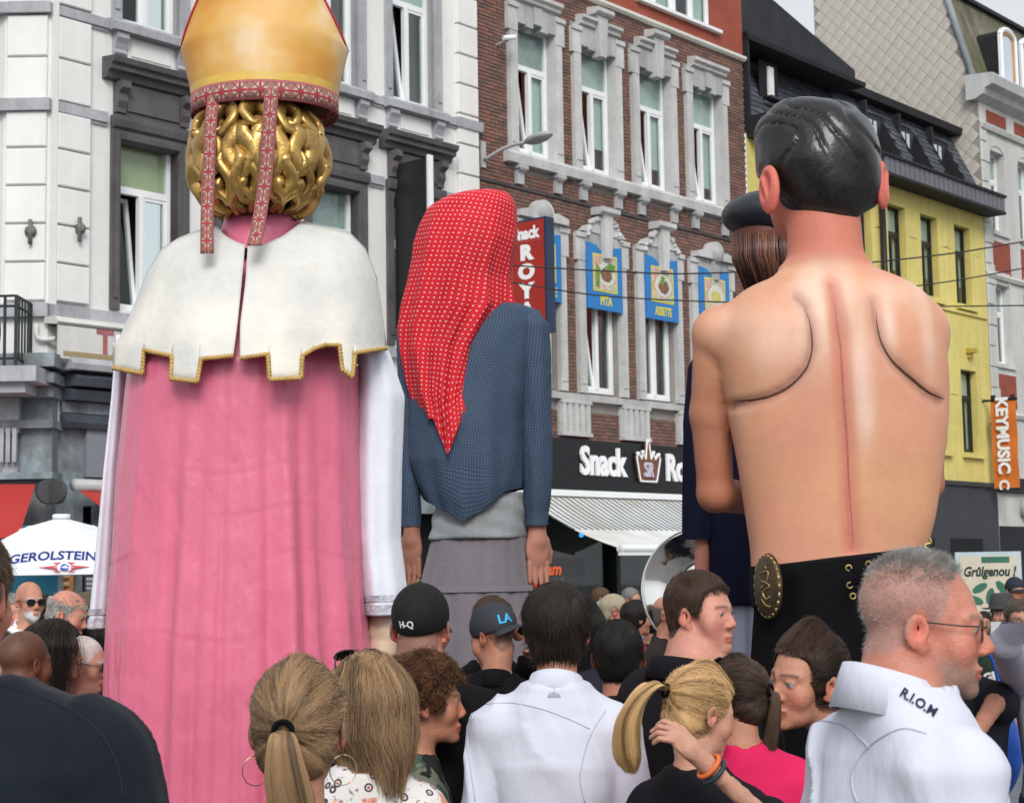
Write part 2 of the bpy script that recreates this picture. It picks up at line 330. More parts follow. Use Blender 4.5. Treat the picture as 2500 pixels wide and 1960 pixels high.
# ---------------------------------------------------------------- white corner house
BW = Bld('corner_house', 'white painted corner house with dark stone window heads and rusticated corner', -10.38)
so4 = [-9.5+1.63*i for i in range(4)]
hU = [(s+.14, s+1.08, 8.77, 11.4) for s in so4]; hL = [(s+.13, s+1.07, 5.06, 7.36) for s in so4]
mb = MB(); wall_holes(mb, -10.38, -2.57, 3.55, 13.2, hU+hL); mb.add([(-10.38, 0, 13.2), (-2.57, 0, 13.2), (-2.57, 8, 13.2), (-10.38, 8, 13.2)], [(0, 1, 2, 3)])
mb.add([(-2.57, 0, 0), (-2.57, 8, 0), (-2.57, 8, 13.2), (-2.57, 0, 13.2)], [(0, 1, 2, 3)]); BW.add('wall', mb, M_white)
Mwu = M_blind
for i, s in enumerate(so4):
    window(BW, hU[i][0], hU[i][1], 8.77, 11.4, .14, tr=10.35, blind=M_blind if i else M_curt, tilt=(i == 3))
    window(BW, hL[i][0], hL[i][1], 5.06, 7.36, .16, tr=6.64, blind=[M_blindy, M_blind, M_curt, M_int][i], tilt=(i == 0))
    u = MB()                                                           # upper surround and sill
    for a, b in ((s, s+.14), (s+1.08, s+1.22)): u.box(a, b, -.05, .19, 8.775, 11.6)
    for a in (s+.03, s+1.12): u.box(a, a+.07, -.07, -.045, 8.9, 11.6)
    BW.add('window_surround', u, M_blue)
    BW.add('window_sill', MB().ext([(-.16, 8.60), (-.16, 8.70), (-.13, 8.74), (.0, 8.77), (.2, 8.77), (.2, 8.60)], s-.06, s+1.28), M_blue)
    for a in (s+.02, s+1.02):                                          # scrolled brackets and the panel between them
        k = MB(); k.ext([(-.12, 8.595), (-.13, 8.52), (-.09, 8.46), (-.06, 8.38), (-.08, 8.33), (-.045, 8.29), (.01, 8.29), (.01, 8.595)], a, a+.18)
        k.box(a+.02, a+.16, -.03, .01, 8.27, 8.31); BW.add('bracket', k, M_blue)
    p = MB(); p.box(s+.24, s+.98, -.02, .01, 8.30, 8.57); p.box(s+.30, s+.92, -.035, -.019, 8.34, 8.53); BW.add('panel', p, M_white)
    h = MB()                                                           # heavy hood over the lower window
    h.ext([(-.02, 7.96), (-.10, 7.98), (-.12, 8.05), (-.2, 8.07), (-.2, 8.13), (-.25, 8.15), (-.27, 8.22), (.01, 8.25), (.01, 7.96)], s-.13, s+1.35)
    BW.add('hood', h, M_dark)
    fz = MB(); fz.box(s+.06, s+1.16, -.06, .01, 7.52, 7.955); fz.box(s+.2, s+1.02, -.085, -.058, 7.60, 7.84); fz.box(s+.24, s+.98, -.075, -.083, 7.64, 7.80)
    fz.ext([(-.06, 7.36), (-.09, 7.38), (-.11, 7.46), (-.11, 7.52), (.01, 7.52), (.01, 7.36)], s+.0, s+1.22); BW.add('frieze', fz, M_dark)
    for a in (s+.04, s+1.04):
        k = MB(); k.ext([(-.19, 7.95), (-.2, 7.86), (-.12, 7.80), (-.13, 7.70), (-.09, 7.62), (-.09, 7.56), (.0, 7.56), (.0, 7.95)], a, a+.14); BW.add('bracket', k, M_dark)
    j = MB()
    for a, b in ((s, s+.13), (s+1.07, s+1.22)): j.box(a, b, -.05, .21, 5.05, 7.355); j.box(a+.03, b-.03, -.07, -.049, 5.2, 7.3)
    j.ext([(-.055, 7.30), (-.045, 7.24), (.05, 7.22), (.21, 7.22), (.21, 7.355), (-.048, 7.355)], s+.131, s+1.069); BW.add('window_surround', j, M_dark)
for z0, z1, d in ((8.615, 8.735, .06), (7.40, 7.53, .06), (4.86, 5.005, .12)):
    st = MB(); e = [-10.3]+[v for s in so4 for v in (s-.065, s+1.285)]+[-3.06]
    if d > .1: st.ext([(-d, z0), (-d, z1), (.0, z1+.02), (.01, z0)], -10.38, -2.5)
    else:
        for a, b in zip(e[::2], e[1::2]): BW.add('string_course', MB().ext([(-d+.03, z0-.04), (-d+.03, z0), (-d, z0), (-d, z1), (.01, z1+.01), (.01, z0-.04)], a, b), M_blue)
    if st.n: BW.add('string_course', st, M_blue)
# rusticated blocks: right hand quoin, corner pilaster and the chamfered corner face
def block(B, s0, s1, z0, z1, d=.07): return B.add('stone_block', MB().bev(s0, s1, -d, .0, z0+.012, z1-.012, .012), M_white)
zq = [5.01+.477*i for i in range(18)]
for z in zq[:-1]:
    if not 7.35 < z+.24 < 7.55 and not 8.6 < z+.2 < 8.72: block(BW, -3.05, -2.58, z, z+.477)
for z0, z1 in ((8.60, 8.745), (7.39, 7.54)): BW.add('string_course', MB().ext([(-.1, z0), (-.12, z1), (.01, z1+.02), (.01, z0)], -3.08, -2.52), M_blue)
BW.add('corner_rib', MB().box(-10.38, -10.31, -.07, .01, 5.01, 13.2), M_white)
rows = [(5.05, 5.53), (5.53, 6.0), (6.0, 6.47), (6.47, 6.94), (6.94, 7.4), (7.53, 8.07), (8.07, 8.6), (8.745, 9.2), (9.2, 9.66), (9.66, 10.1)]
for z0, z1 in rows: block(BW, -10.3, -9.83, z0, z1)
# chamfered corner face, square to the view, and the wing beyond it
CF = OO+UU*-10.38; rzb = atan2(UU[1], UU[0])
def cpt(v): return (rotz(-rzb)@(np.array(v)-np.array([CF[0], CF[1], 0]))).tolist()    # world -> local of the corner house
def cbox(mb, x0, x1, y0, y1, z0, z1):
    q = MB().box(x0, x1, y0, y1, z0, z1); mb.add([cpt(v) for v in q.V[0]], q.F)
cx1, cy = CF[0]-.0, CF[1]; cx0 = cx1-.56
mb = MB(); cbox(mb, cx0, cx1, cy, cy+.4, 3.5, 13.2); q = MB(); wing = [(cx0, cy, 0), (cx0-3.2, cy+3.2*.95, 0)]
mb.add([cpt(v) for v in [(cx0, cy, 3.5), (cx0-4.2, cy+3.6, 3.5), (cx0-4.2, cy+3.6, 13.2), (cx0, cy, 13.2)]], [(3, 2, 1, 0)]); obj('wall', mesh('wall', np.concatenate(mb.V), mb.F), M_white, BW.o)
for z0, z1 in rows:
    mb = MB(); q = MB().bev(cx0+.035, cx1-.03, cy-.05, cy, z0+.012, z1-.012, .012); mb.add([cpt(v) for v in q.V[0]], q.F); obj('stone_block', mesh('stone_block', np.concatenate(mb.V), mb.F), M_white, BW.o)
for z0, z1 in ((8.61, 8.745), (7.39, 7.54), (4.86, 5.02)):
    mb = MB(); cbox(mb, cx0-.06, cx1+.02, cy-.1, cy+.01, z0, z1)
    V = [(cx0-.06, cy-.1, z0), (cx0-2.06, cy+1.62, z0), (cx0-2.06, cy+1.7, z0), (cx0-.06, cy+.0, z0)]; V += [(a, b, z1) for a, b, _ in V]
    mb.add([cpt(v) for v in V], [(0, 4, 5, 1), (4, 7, 6, 5), (0, 1, 2, 3)]); obj('string_course', mesh('string_course', np.concatenate(mb.V), mb.F), M_blue, BW.o)
def rosette(x, y, z):
    V, Fc = lathe([(.0, -.03), (.06, -.02), (.045, .0), (.075, .01), (.03, .035), (.0, .05)], 10); V = V@rotx(pi/2).T
    mb = MB(); mb.add([cpt(v+np.array([x, y, z])) for v in V], [f.tolist() for f in Fc]); mb.add([cpt(v) for v in MB().box(x-.02, x+.02, y-.05, y, z-.16, z+.14).V[0]], MB().box(0, 1, 0, 1, 0, 1).F)
    obj('wall_anchor', mesh('wall_anchor', np.concatenate(mb.V), mb.F, True), mat('iron', (.16, .15, .14), .7, .3, 9), BW.o)
rosette(*P(75, 565, cy-.07)); k = OO+UU*-10.0+NN*.1; rosette(k[0], k[1], P(178, 562, 20.4)[2])
# ground floor of the corner house: blue-grey joinery, cornices, capitals, pillar
M_shop = mat('weathered_blue_paint', (.27, .33, .36), .7, .28, 2.4, .4, 30, streak=.3, tint=(.13, .12, .11))
M_shopd = mat('dark_blue_paint', (.07, .085, .105), .6, .25, 2.5, streak=.2)
M_panel = mat('grey_board', (.20, .205, .235), .7, .07, 1.5)
gf = MB(); wall_holes(gf, -10.38, -2.58, 0, 3.55, [(-9.84, -6.6, .5, 2.6), (-6.2, -3.0, .1, 2.6)], .02, .3); BW.add('shop_front', gf, M_shop)
BW.add('sign_board', MB().box(-9.84, -2.7, -.05, .015, 2.95, 3.53), M_panel)
cn = MB()
for pr in ([(-.32, 4.02), (-.36, 4.12), (-.3, 4.16), (.0, 4.2), (.0, 4.02)], [(-.22, 3.86), (-.27, 3.98), (-.2, 4.0), (.0, 4.0), (.0, 3.86)], [(-.1, 3.53), (-.14, 3.6), (-.08, 3.64), (-.08, 3.7), (.01, 3.7), (.01, 3.53)]): cn.ext(pr, -10.2, -2.6)
BW.add('shop_cornice', cn, M_shopd); BW.add('frieze', MB().box(-10.2, -2.6, -.06, .01, 3.72, 3.85), M_shop)
BW.add('cornice_slab', MB().ext([(-.38, 4.21), (-.4, 4.28), (-.3, 4.40), (.0, 4.44), (.0, 4.2)], -10.3, -2.6), M_blue)
mb = MB(); cbox(mb, cx0-.25, cx1+.1, cy-.12, cy+.35, 2.9, 3.9)
for z0, z1, e in ((3.86, 3.98, .2), (4.02, 4.14, .32), (4.2, 4.36, .42), (3.5, 3.6, .16), (2.9, 2.98, .15)): cbox(mb, cx0-.25-e*.3, cx1+.1+e*.3, cy-.1-e, cy+.2, z0, z1)
obj('corner_capital', mesh('corner_capital', np.concatenate(mb.V), mb.F), M_shop, BW.o)
mb = MB(); cbox(mb, cx0-.1, cx1+.08, cy-.04, cy+.3, 0, 2.9); obj('corner_pillar', mesh('corner_pillar', np.concatenate(mb.V), mb.F), mat('grey_pillar', (.22, .23, .24), .7, .2, 2, streak=.3), BW.o)
mb = MB(); x0 = cx0-2.6; cbox(mb, x0, cx0-.24, cy+.05, cy+.4, 0, 4.3)
for z0, z1, e in ((3.86, 3.98, .22), (4.02, 4.14, .3), (4.2, 4.36, .4)): cbox(mb, x0, cx0-.2, cy-e, cy+.05, z0, z1)
obj('shop_front', mesh('shop_front', np.concatenate(mb.V), mb.F), M_shopd, BW.o)
a = P(28, 1010, cy-.2)                                                      # big scrolled console left of the corner
mb = MB(); cbox(mb, a[0]-.13, a[0]+.1, cy-.25, cy+.06, 3.45, 4.0)
for i in range(3): cbox(mb, a[0]-.11+.075*i, a[0]-.06+.075*i, cy-.3, cy-.24, 3.1, 3.5)
cbox(mb, a[0]-.1, a[0]+.08, cy-.2, cy+.06, 2.95, 3.12); obj('console', mesh('console', np.concatenate(mb.V), mb.F), M_blue, BW.o)
# awnings of the corner house: grey roller tubes, red cloth, a cream box awning above
M_red = mat('red_awning_cloth', (.42, .035, .03), .8, .12, 1.5, .1, 90, tint=(.38, .05, .045))
M_alu = mat('grey_aluminium', (.42, .42, .42), .45, .1, 2)
za = 2.83
aw = MB(); aw.tube([(-10.2, -.3, za), (-6.9, -.3, za)], .075, 12); ar = BW.add('awning_roller', aw, M_alu, smooth=True)
V = [(-10.15, -.3, za-.05), (-7, -.3, za-.05), (-7, -1.7, za-.95), (-9.75, -1.7, za-.95), (-7, -1.7, za-1.1), (-9.75, -1.7, za-1.1)]
BW.on('awning', mesh('awning', V, [(0, 1, 2, 3), (3, 2, 4, 5)]), M_red)
p0 = np.array([cx0-.15, cy-.35, za+.0]); mb = MB(); pr = [cpt(p0), cpt(p0+np.array([-2.6, .35, 0]))]; mb.tube(pr, .075, 12); obj('awning_roller', mesh('awning_roller', mb.V[0], mb.F, True), M_alu, BW.o)
q0 = P(86, 1182, cy-.4); q1 = P(-120, 1182, cy-.2); q2 = P(48, 1305, cy-1.6); q3 = P(-160, 1345, cy-1.6)
obj('awning', mesh('awning', [cpt(v) for v in (q0, q1, q3, q2)], [(0, 3, 2, 1)]), M_red, BW.o)
for k, (px, dd) in enumerate(((118, .05), (140, -.02))):
    c = P(px, 1200, cy-.42+dd); V, Fc = lathe([(0, -.03), (.14, -.03), (.15, 0), (.14, .03), (0, .03)], 16); V = V@rotx(pi/2).T@rotz(.5-1.1*k).T+c
    obj('end_cap', mesh('end_cap', [cpt(v) for v in V], [f.tolist() for f in Fc]), mat('dark_plastic', (.06, .06, .065), .5, .1, 4), BW.o)
ca = MB(); s0, s1 = -10.45, -7.2
ca.ext([(-.02, 4.86), (-.25, 4.84), (-.33, 4.77), (-.28, 4.74), (-.02, 4.78)], s0, s1)
ca.ext([(-.30, 4.31), (-.34, 4.33), (-.34, 4.72), (-.30, 4.73)], s0-.0, s1); ca.ext([(-.3, 4.31), (-.02, 4.18), (-.02, 4.2), (-.3, 4.33)], s0, s1)
M_cream = mat('cream_box', (.62, .61, .58), .5, .07, 1.2, streak=.1)
cb = BW.add('box_awning', ca, M_cream)
MB().box(s0+.06, s1, -.345, -.341, 4.36, 4.42).build('gold_line', mat('gold_line', (.32, .25, .13), .5, .1, 3), cb)
V, Fc = text('TAVERNE', .42, .004, .012); V = np.stack([V[:, 0]*.95+W(236, 850, .34)[0], -.344-V[:, 2], V[:, 1]*.95+4.44], 1); obj('lettering', mesh('lettering', V, Fc), mat('faded_red_letter', (.36, .12, .13), .6, .1, 5), cb)
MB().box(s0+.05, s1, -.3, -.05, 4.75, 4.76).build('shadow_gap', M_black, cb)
# balcony of the wing, at the left edge
M_iron = mat('black_iron', (.02, .028, .028), .5, .2, 6)
D0 = 19.3; A = P(40, 722, D0); Bq = P(76, 738, 19.9); bar = MB(); zb = P(40, 885, D0)[2]
def rail(p, q, z): bar.tube([cpt((p[0], p[1], z)), cpt((q[0], q[1], z))], .016, 6)
L0 = A+np.array([-1.2, 0, 0])
for z in (A[2], A[2]-.12, zb+.05): rail(L0, A, z); rail(A, Bq, z)
for i in range(9):
    x = A[0]-.0-.13*i
    if i in (0, 1, 5): bar.tube([cpt((x, D0, A[2])), cpt((x, D0, zb-.1))], .018, 6)
for t in np.linspace(0, 1, 6):
    q = A+(Bq-A)*t; r0 = .02 if t in (0, 1) else .012
    bar.tube([cpt((q[0], q[1], A[2])), cpt((q[0], q[1], zb-(.25 if t == 1 else -.05)))], r0, 6)
for c in (-.34, -.72): # long oval loops
    bar.tube([cpt((A[0]+c+.16*cos(a), D0, (A[2]+zb)/2-.03+.32*sin(a))) for a in np.linspace(0, 2*pi, 24)], .009, 5)
obj('balcony_railing', mesh('balcony_railing', np.concatenate(bar.V), bar.F), M_iron, BW.o)
mb = MB(); cbox(mb, A[0]-1.3, A[0]+.25, D0-.05, cy+.05, zb-.22, zb-.04); cbox(mb, A[0]-1.3, A[0]+.1, D0+.05, cy+.05, zb-.34, zb-.2); obj('balcony_slab', mesh('balcony_slab', np.concatenate(mb.V), mb.F), M_blue, BW.o)
pipe = [P(88, 790, cy-.06), P(88, 815, cy-.06), P(92, 825, cy-.06), P(105, 829, cy-.06), P(135, 827, cy-.06)]
obj('drain_pipe', mesh('drain_pipe', *tube([cpt(v) for v in pipe], .03, 8), True), M_white, BW.o)
# notices on the ground floor wall
pn = tag(MB().box(0, .62, -.03, 0, 0, 1.1).build('poster', mat('blue_poster', (.09, .50, .80), .4, .05, 2)), 'sky blue poster lettered beer and food under the white parasol', 'poster')
b0 = P(12, 1520, 19.4); pn.location = b0; pn.rotation_euler = (0, 0, 0)
for k, (tx, dy) in enumerate((('beer', .80), ('food', .53))):
    V, Fc = text(tx, .30, .003, .008); obj('lettering', mesh('lettering', np.stack([V[:, 0]+.03, -.034-V[:, 2], V[:, 1]+dy+.1], 1), Fc), mat('pale_blue_letter', (.55, .75, .82), .5, .05, 4), pn)
k = OO+UU*-9.75+NN*.04
def notice(px, py, w, h, colr, label, cols):
    p = P(px, py, 20.35); o = MB().box(0, w, -.03, 0, 0, h).build('menu_board', colr); o.location = p; o.rotation_euler = (0, 0, .15); tag(o, label, 'notice'); q = MB()
    r = random.Random(3)
    for i in range(5):
        z = h*(.12+.16*i); obj('print', mesh('print', [(w*.12, -.033, z), (w*r.uniform(.5, .9), -.033, z), (w*.8, -.033, z+h*.1), (w*.12, -.033, z+h*.11)], [(0, 1, 2, 3)]), cols[i % len(cols)], o)
notice(138, 1445, .2, .3, mat('orange_poster', (.42, .19, .06), .5, .3, 6), 'orange and brown menu picture on the grey corner pillar', [mat('poster_brown', (.12, .05, .02), .5, .2, 8), mat('poster_cream', (.6, .45, .3), .5, .2, 8)])
notice(205, 1470, .22, .34, mat('menu_black', (.03, .03, .035), .4, .1, 6), 'black framed menu sheet beside the grey corner pillar', [mat('menu_grey', (.35, .36, .37), .5, .2, 8)])
BW.add('interior', MB().box(-10, -2.7, .5, .52, 0, 3.2), M_int)
BW.add('shop_post', MB().box(-9.7, -9.62, -.05, .05, 0, 2.9).box(-9.4, -9.34, -.05, .05, 0, 2.9).box(-8.2, -8.1, -.05, .05, 0, 2.9), M_panel)

# ---------------------------------------------------------------- brown brick house
BB = Bld('brick_house', 'brown brick house with grey stone window surrounds and red upper storey', -2.55)
cen = [-1.10+1.667*i for i in range(4)]
h2 = [(c-.5, c+.48, 8.46, 10.68) for c in cen]; h1 = [(c-.5, c+.47, 4.66, 7.2) for c in cen]
S0, S1 = -2.555, 5.25
mb = MB(); wall_holes(mb, S0, S1, 3.0, 11.5, h2+h1, .02, .3); BB.add('wall', mb, M_mortar)
mb = MB(); mb.add([(S1, .02, 0), (S1, 7, 0), (S1, 7, 14.6), (S1, .02, 14.6)], [(0, 1, 2, 3)]); mb.add([(S0, 7, 0), (S0, .02, 0), (S0, .02, 14.6), (S0, 7, 14.6)], [(0, 1, 2, 3)]); mb.add([(S0, .02, 14.6), (S1, .02, 14.6), (S1, 7, 14.6), (S0, 7, 14.6)], [(0, 1, 2, 3)]); BB.add('side_wall', mb, mat('red_render', (.30, .075, .05), .85, .12, 2, .3, 60))
M_brick = mat('brown_brick', (1, 1, 1), .9, .2, 9, .4, 50, attr='Col')
keep = [(c-.72, c+.69, 8.2, 11.0) for c in cen]+[(c-.72, c+.69, 4.4, 7.42) for c in cen]
pal = 1.15*(.6*np.array([(.15, .102, .086)])+.4*np.array([(.21, .085, .062), (.155, .072, .055), (.25, .105, .075), (.11, .06, .05), (.19, .095, .075), (.075, .05, .045), (.30, .10, .06)]))
br = []; zr = 3.86; row = 0
while zr < 11.46:
    s = S0+.005-(.105 if row % 2 else 0)
    while s < S1:
        a, b = max(s, S0+.004), min(s+.2, S1-.004); s += .21
        if b-a < .04: continue
        for kx in keep:
            if zr+.055 > kx[2] and zr < kx[3]:
                if kx[0] < a < kx[1]: a = kx[1]
                if kx[0] < b < kx[1]: b = kx[0]
                if a < kx[0] and b > kx[1]: b = kx[0]
        if b-a > .03: br.append((a, b, zr, zr+.052))
    zr += .0615; row += 1
br = np.array(br); rb = random.Random(5)
wts = [.3, .22, .14, .12, .14, .06, .02]
cols = [pal[rb.choices(range(7), wts)[0]]*rb.uniform(.85, 1.15) for _ in br]
near = set(np.argsort(br[:, 0]+.05*np.abs(br[:, 2]-9))[:280].tolist())
st = MB(); unit = {}
for i, (a, b, c, d) in enumerate(br):
    y = -rb.uniform(0, .006)
    if i in near:
        key = (min(range(7), key=lambda k: abs(pal[k].sum()-cols[i].sum())), round(b-a, 2))
        if key not in unit: unit[key] = mesh('brick', (q := MB().bev(0, b-a, 0, .03, 0, .052, .004, pal[key[0]])).V[0], q.F, col=q.C[0])
        obj('brick', unit[key], M_brick, BB.o, (a-BB.s0, y, c))
    else:
        V = [(a, y, c), (b, y, c), (b, y, d), (a, y, d), (a, .03, c), (b, .03, c), (b, .03, d), (a, .03, d)]
        st.add(V, [(0, 1, 2, 3), (0, 4, 5, 1), (2, 6, 7, 3), (1, 5, 6, 2), (3, 7, 4, 0)], cols[i])
BB.add('bricks', st, M_brick, col=True, kind='stuff')
for i, c in enumerate(cen):
    window(BB, c-.48, c+.46, 8.5, 10.66, .12, tr=9.96, blind=M_blind if i else M_curt, low=[.02, .3, .25, .2][i])
    window(BB, c-.48, c+.45, 4.70, 6.9, .12, tilt=(i in (1, 3)))
    for lv in (0, 1):
        zb, zt = (8.46, 10.62) if lv == 0 else (4.66, 7.05); u = MB()
        for a, b in ((c-.68, c-.493), (c+.473, c+.66)):
            u.box(a, b, -.06, .19, zb, zt-.15); u.box(a+.02, b-.02, -.075, -.058, zb+.15, zt-.3)
        for sg, a, b in ((-1, c-.74, c-.495), (1, c+.475, c+.72)):              # the ears at the top of the jambs
            u.box(a, b, -.07, .19, zt-.15, zt+.3); u.box(a-.01, b+.01, -.10, -.069, zt+.24, zt+.32)
        BB.add('window_surround', u, M_limew)
        n = 5; e = np.linspace(c-.5, c+.48, n+1); dz = [.0, .03, .0 if lv else -.05, .03, .0]
        for q in range(n):
            v = MB(); sk = (q-2)*.025
            v.prism([(e[q]+.004, zt-dz[q]), (e[q+1]-.004, zt-dz[q]), (e[q+1]-.004+(q-1.5)*.02, zt+.34), (e[q]+.004+(q-2.5)*.02, zt+.34)], -.08-.03*(q == 2), .19); BB.add('voussoir', v, M_lime)
        if lv == 0 and i in (0, 3):
            BB.add('hood_mould', MB().ext([(-.06, 10.965), (-.14, 11.0), (-.14, 11.05), (-.2, 11.08), (-.2, 11.14), (.0, 11.18), (.02, 10.965)], c-.56, c+.56), M_limew)
        elif lv == 0:
            for a, b in ((c-.56, c-.16), (c+.16, c+.56)): BB.add('hood_mould', MB().ext([(-.06, 10.965), (-.13, 10.99), (-.13, 11.05), (-.19, 11.08), (-.19, 11.13), (.0, 11.16), (.02, 10.965)], a, b), M_limew)
            BB.add('keystone', MB().prism([(c-.09, 10.5), (c+.09, 10.5), (c+.15, 11.22), (c-.15, 11.22)], -.17, .02).ext([(-.2, 11.22), (-.25, 11.26), (-.25, 11.33), (.0, 11.36), (.0, 11.22)], c-.24, c+.24), M_limew)
        elif i in (0, 3):
            pts = [(c-.62, 7.4), (c+.62, 7.4), (c+.62, 7.5), (c+.34, 7.56)]+[(c+.24*cos(t), 7.52+.22*sin(t)) for t in np.linspace(.1, pi-.1, 9)]+[(c-.34, 7.56), (c-.62, 7.5)]
            BB.add('hood_mould', MB().prism(pts, -.17, .02), M_limew)
            V, Fc = lathe([(0, -.05), (.1, -.05), (.13, -.02), (.16, 0), (.16, .05)], 16); V = V@rotx(pi/2).T; V[:, 1] *= -1
            BB.on('medallion', mesh('medallion', V+np.array([c, -.2, 7.5]), [f.tolist()[::-1] for f in Fc], True), M_lime)
            BB.add('keystone', MB().prism([(c-.07, 7.02), (c+.07, 7.02), (c+.1, 7.38), (c-.1, 7.38)], -.16, .02), M_lime)
        else:
            BB.add('keystone', MB().prism([(c-.08, 6.98), (c+.08, 6.98), (c+.13, 7.72), (c-.13, 7.72)], -.2, .02).ext([(-.2, 7.72), (-.27, 7.76), (-.27, 7.84), (.0, 7.86), (.0, 7.72)], c-.25, c+.25), M_limew)
            for sg in (-1, 1):
                lf = MB(); r = random.Random(i+sg)
                for q in range(9):
                    t = q/8; x = c+sg*(.15+.33*t); z = 7.66-.3*t*t; V, Fc = lathe([(0, -.05), (.05, -.03), (.062-.02*t, .02), (.0, .055)], 7, (x+r.uniform(-.02, .02), -.1+r.uniform(-.03, .02), z+r.uniform(-.04, .04))); lf.add(V, Fc.tolist())
                lf.prism([(c+sg*.12, 7.4), (c+sg*.62, 7.4), (c+sg*.5, 7.5), (c+sg*.14, 7.62)][::sg], -.1, .02); BB.add('carved_leaf', lf, M_limew)
    BB.add('window_sill', MB().ext([(-.12, 8.26), (-.14, 8.4), (-.11, 8.45), (.2, 8.49), (.2, 8.26)], c-.83, c+.835), M_limew)
    BB.add('window_sill', MB().ext([(-.1, 4.52), (-.12, 4.62), (.2, 4.68), (.2, 4.52)], c-.83, c+.835), M_limew)
    for a in (c-.56, c+.42):
        BB.add('corbel', MB().ext([(-.13, 8.26), (-.13, 8.16), (-.07, 8.12), (-.065, 7.94), (.02, 7.94), (.02, 8.26)], a, a+.17).box(a-.03, a+.2, -.14, .02, 8.18, 8.25), M_lime)
    a = c+.42
    k = MB().box(a, a+.80, -.06, .02, 3.92, 4.5)
    for q in range(5): k.box(a+.02+.16*q, a+.12+.16*q, -.10, -.058, 3.98, 4.46)
    k.box(a, a+.80, -.11, -.057, 4.46, 4.52).box(a, a+.8, -.11, -.057, 3.92, 3.98); BB.add('slatted_panel', k, M_limew)
BB.add('string_course', MB().ext([(-.03, 7.86), (-.045, 7.9), (.02, 7.92), (.02, 7.86)], S0, S1), M_dark)
BB.add('cornice', MB().ext([(-.05, 11.48), (-.09, 11.52), (-.09, 11.57), (.02, 11.6), (.02, 11.48)], S0, S1), mat('white_trim', (.66, .66, .6), .7, .08, 2))
hr = [(1.86, 4.3, 11.9, 13.8)]; mb = MB(); wall_holes(mb, S0, S1, 11.58, 14.6, hr, .0, .3); BB.add('upper_wall', mb, mat('red_brick_plain', (.31, .078, .05), .85, .15, 2.2, .6, 70, b3=(1, 1, 3)))
window(BB, 1.88, 3.1, 11.93, 13.8, .12, tilt=False, low=.0); window(BB, 3.1, 4.28, 11.93, 13.8, .12, tilt=False, low=.0)
BB.add('window_sill', MB().ext([(-.1, 11.84), (-.1, 11.9), (.1, 11.93), (.1, 11.84)], 1.76, 4.42), M_pvc)
# shop front of the brick house
BB.add('shop_front', MB().box(S0, S1, .3, .4, 0, 3.9).box(-1.0, -.9, .05, .3, 0, 2.95).box(.9, 1.0, .05, .3, 0, 2.95).box(2.6, 2.72, .05, .3, 0, 2.95).box(S0, -2.3, -.02, .3, 0, 3.0).box(4.9, S1, -.02, .3, 0, 3.0), mat('shop_dark', (.02, .022, .028), .35, .3, 1.5))
for a, b in ((-2.2, -1.0), (-.85, .85), (1.05, 2.55), (2.8, 4.8)): BB.add('shop_window', MB().box(a, b, .2, .21, .3, 2.9), M_glass)
fas = MB().box(S0-.01, S1, -.16, -.0, 3.0, 3.86); BB.add('fascia', fas, mat('black_fascia', (.009, .009, .011), .3, .1, 2))
sg = thing('shop_sign', 'raised white words Snack Royal with brown crown on the black fascia', 'sign', tuple(OO+NN*.17+UU*-.34+np.array([0, 0, 3.1])), atan2(UU[1], UU[0]))
M_lw = mat('white_letter', (.85, .86, .88), .35, .03, 3); M_crown = mat('crown_brown', (.16, .07, .035), .4, .15, 5)
def letters(tx, x, z, sx, sz, m=M_lw, p=sg, size=.5, bold=.016, y=0., nm='lettering'):
    V, Fc = text(tx, size, .02, bold); return obj(nm, mesh(nm, np.stack([V[:, 0]*sx+x, y-V[:, 2]-.02, V[:, 1]*sz+z], 1), Fc), m, p)
lt = letters('Snack', 0, .20, 1.06, 1.28); letters('Royal', 2.40, .17, 1.06, 1.28)
cr = [(1.62, .12), (2.08, .12), (2.10, .18), (2.2, .52), (2.12, .6), (2.06, .5), (2.0, .62), (1.93, .5), (1.88, .8), (1.82, .8), (1.78, .5), (1.7, .62), (1.66, .5), (1.58, .6), (1.52, .53), (1.6, .18)]
MB().prism(cr, -.05, 0).build('crown', M_crown, sg)
e = MB()
for a, b in zip(cr, cr[1:]+cr[:1]): e.tube([(a[0], -.05, a[1]), (b[0], -.05, b[1])], .017, 5)
for x, z in ((1.55, .57), (1.69, .6), (1.85, .8), (2.0, .6), (2.15, .57)): e.tube([(x, -.05, z), (x, -.05, z+.05)], .033, 7)
e.build('crown_edge', M_lw, sg); letters('SR', 1.7, .2, .75, 1.1, m=mat('pale_violet_letter', (.6, .55, .68), .4, .05, 3), size=.32, bold=.004, y=-.055)
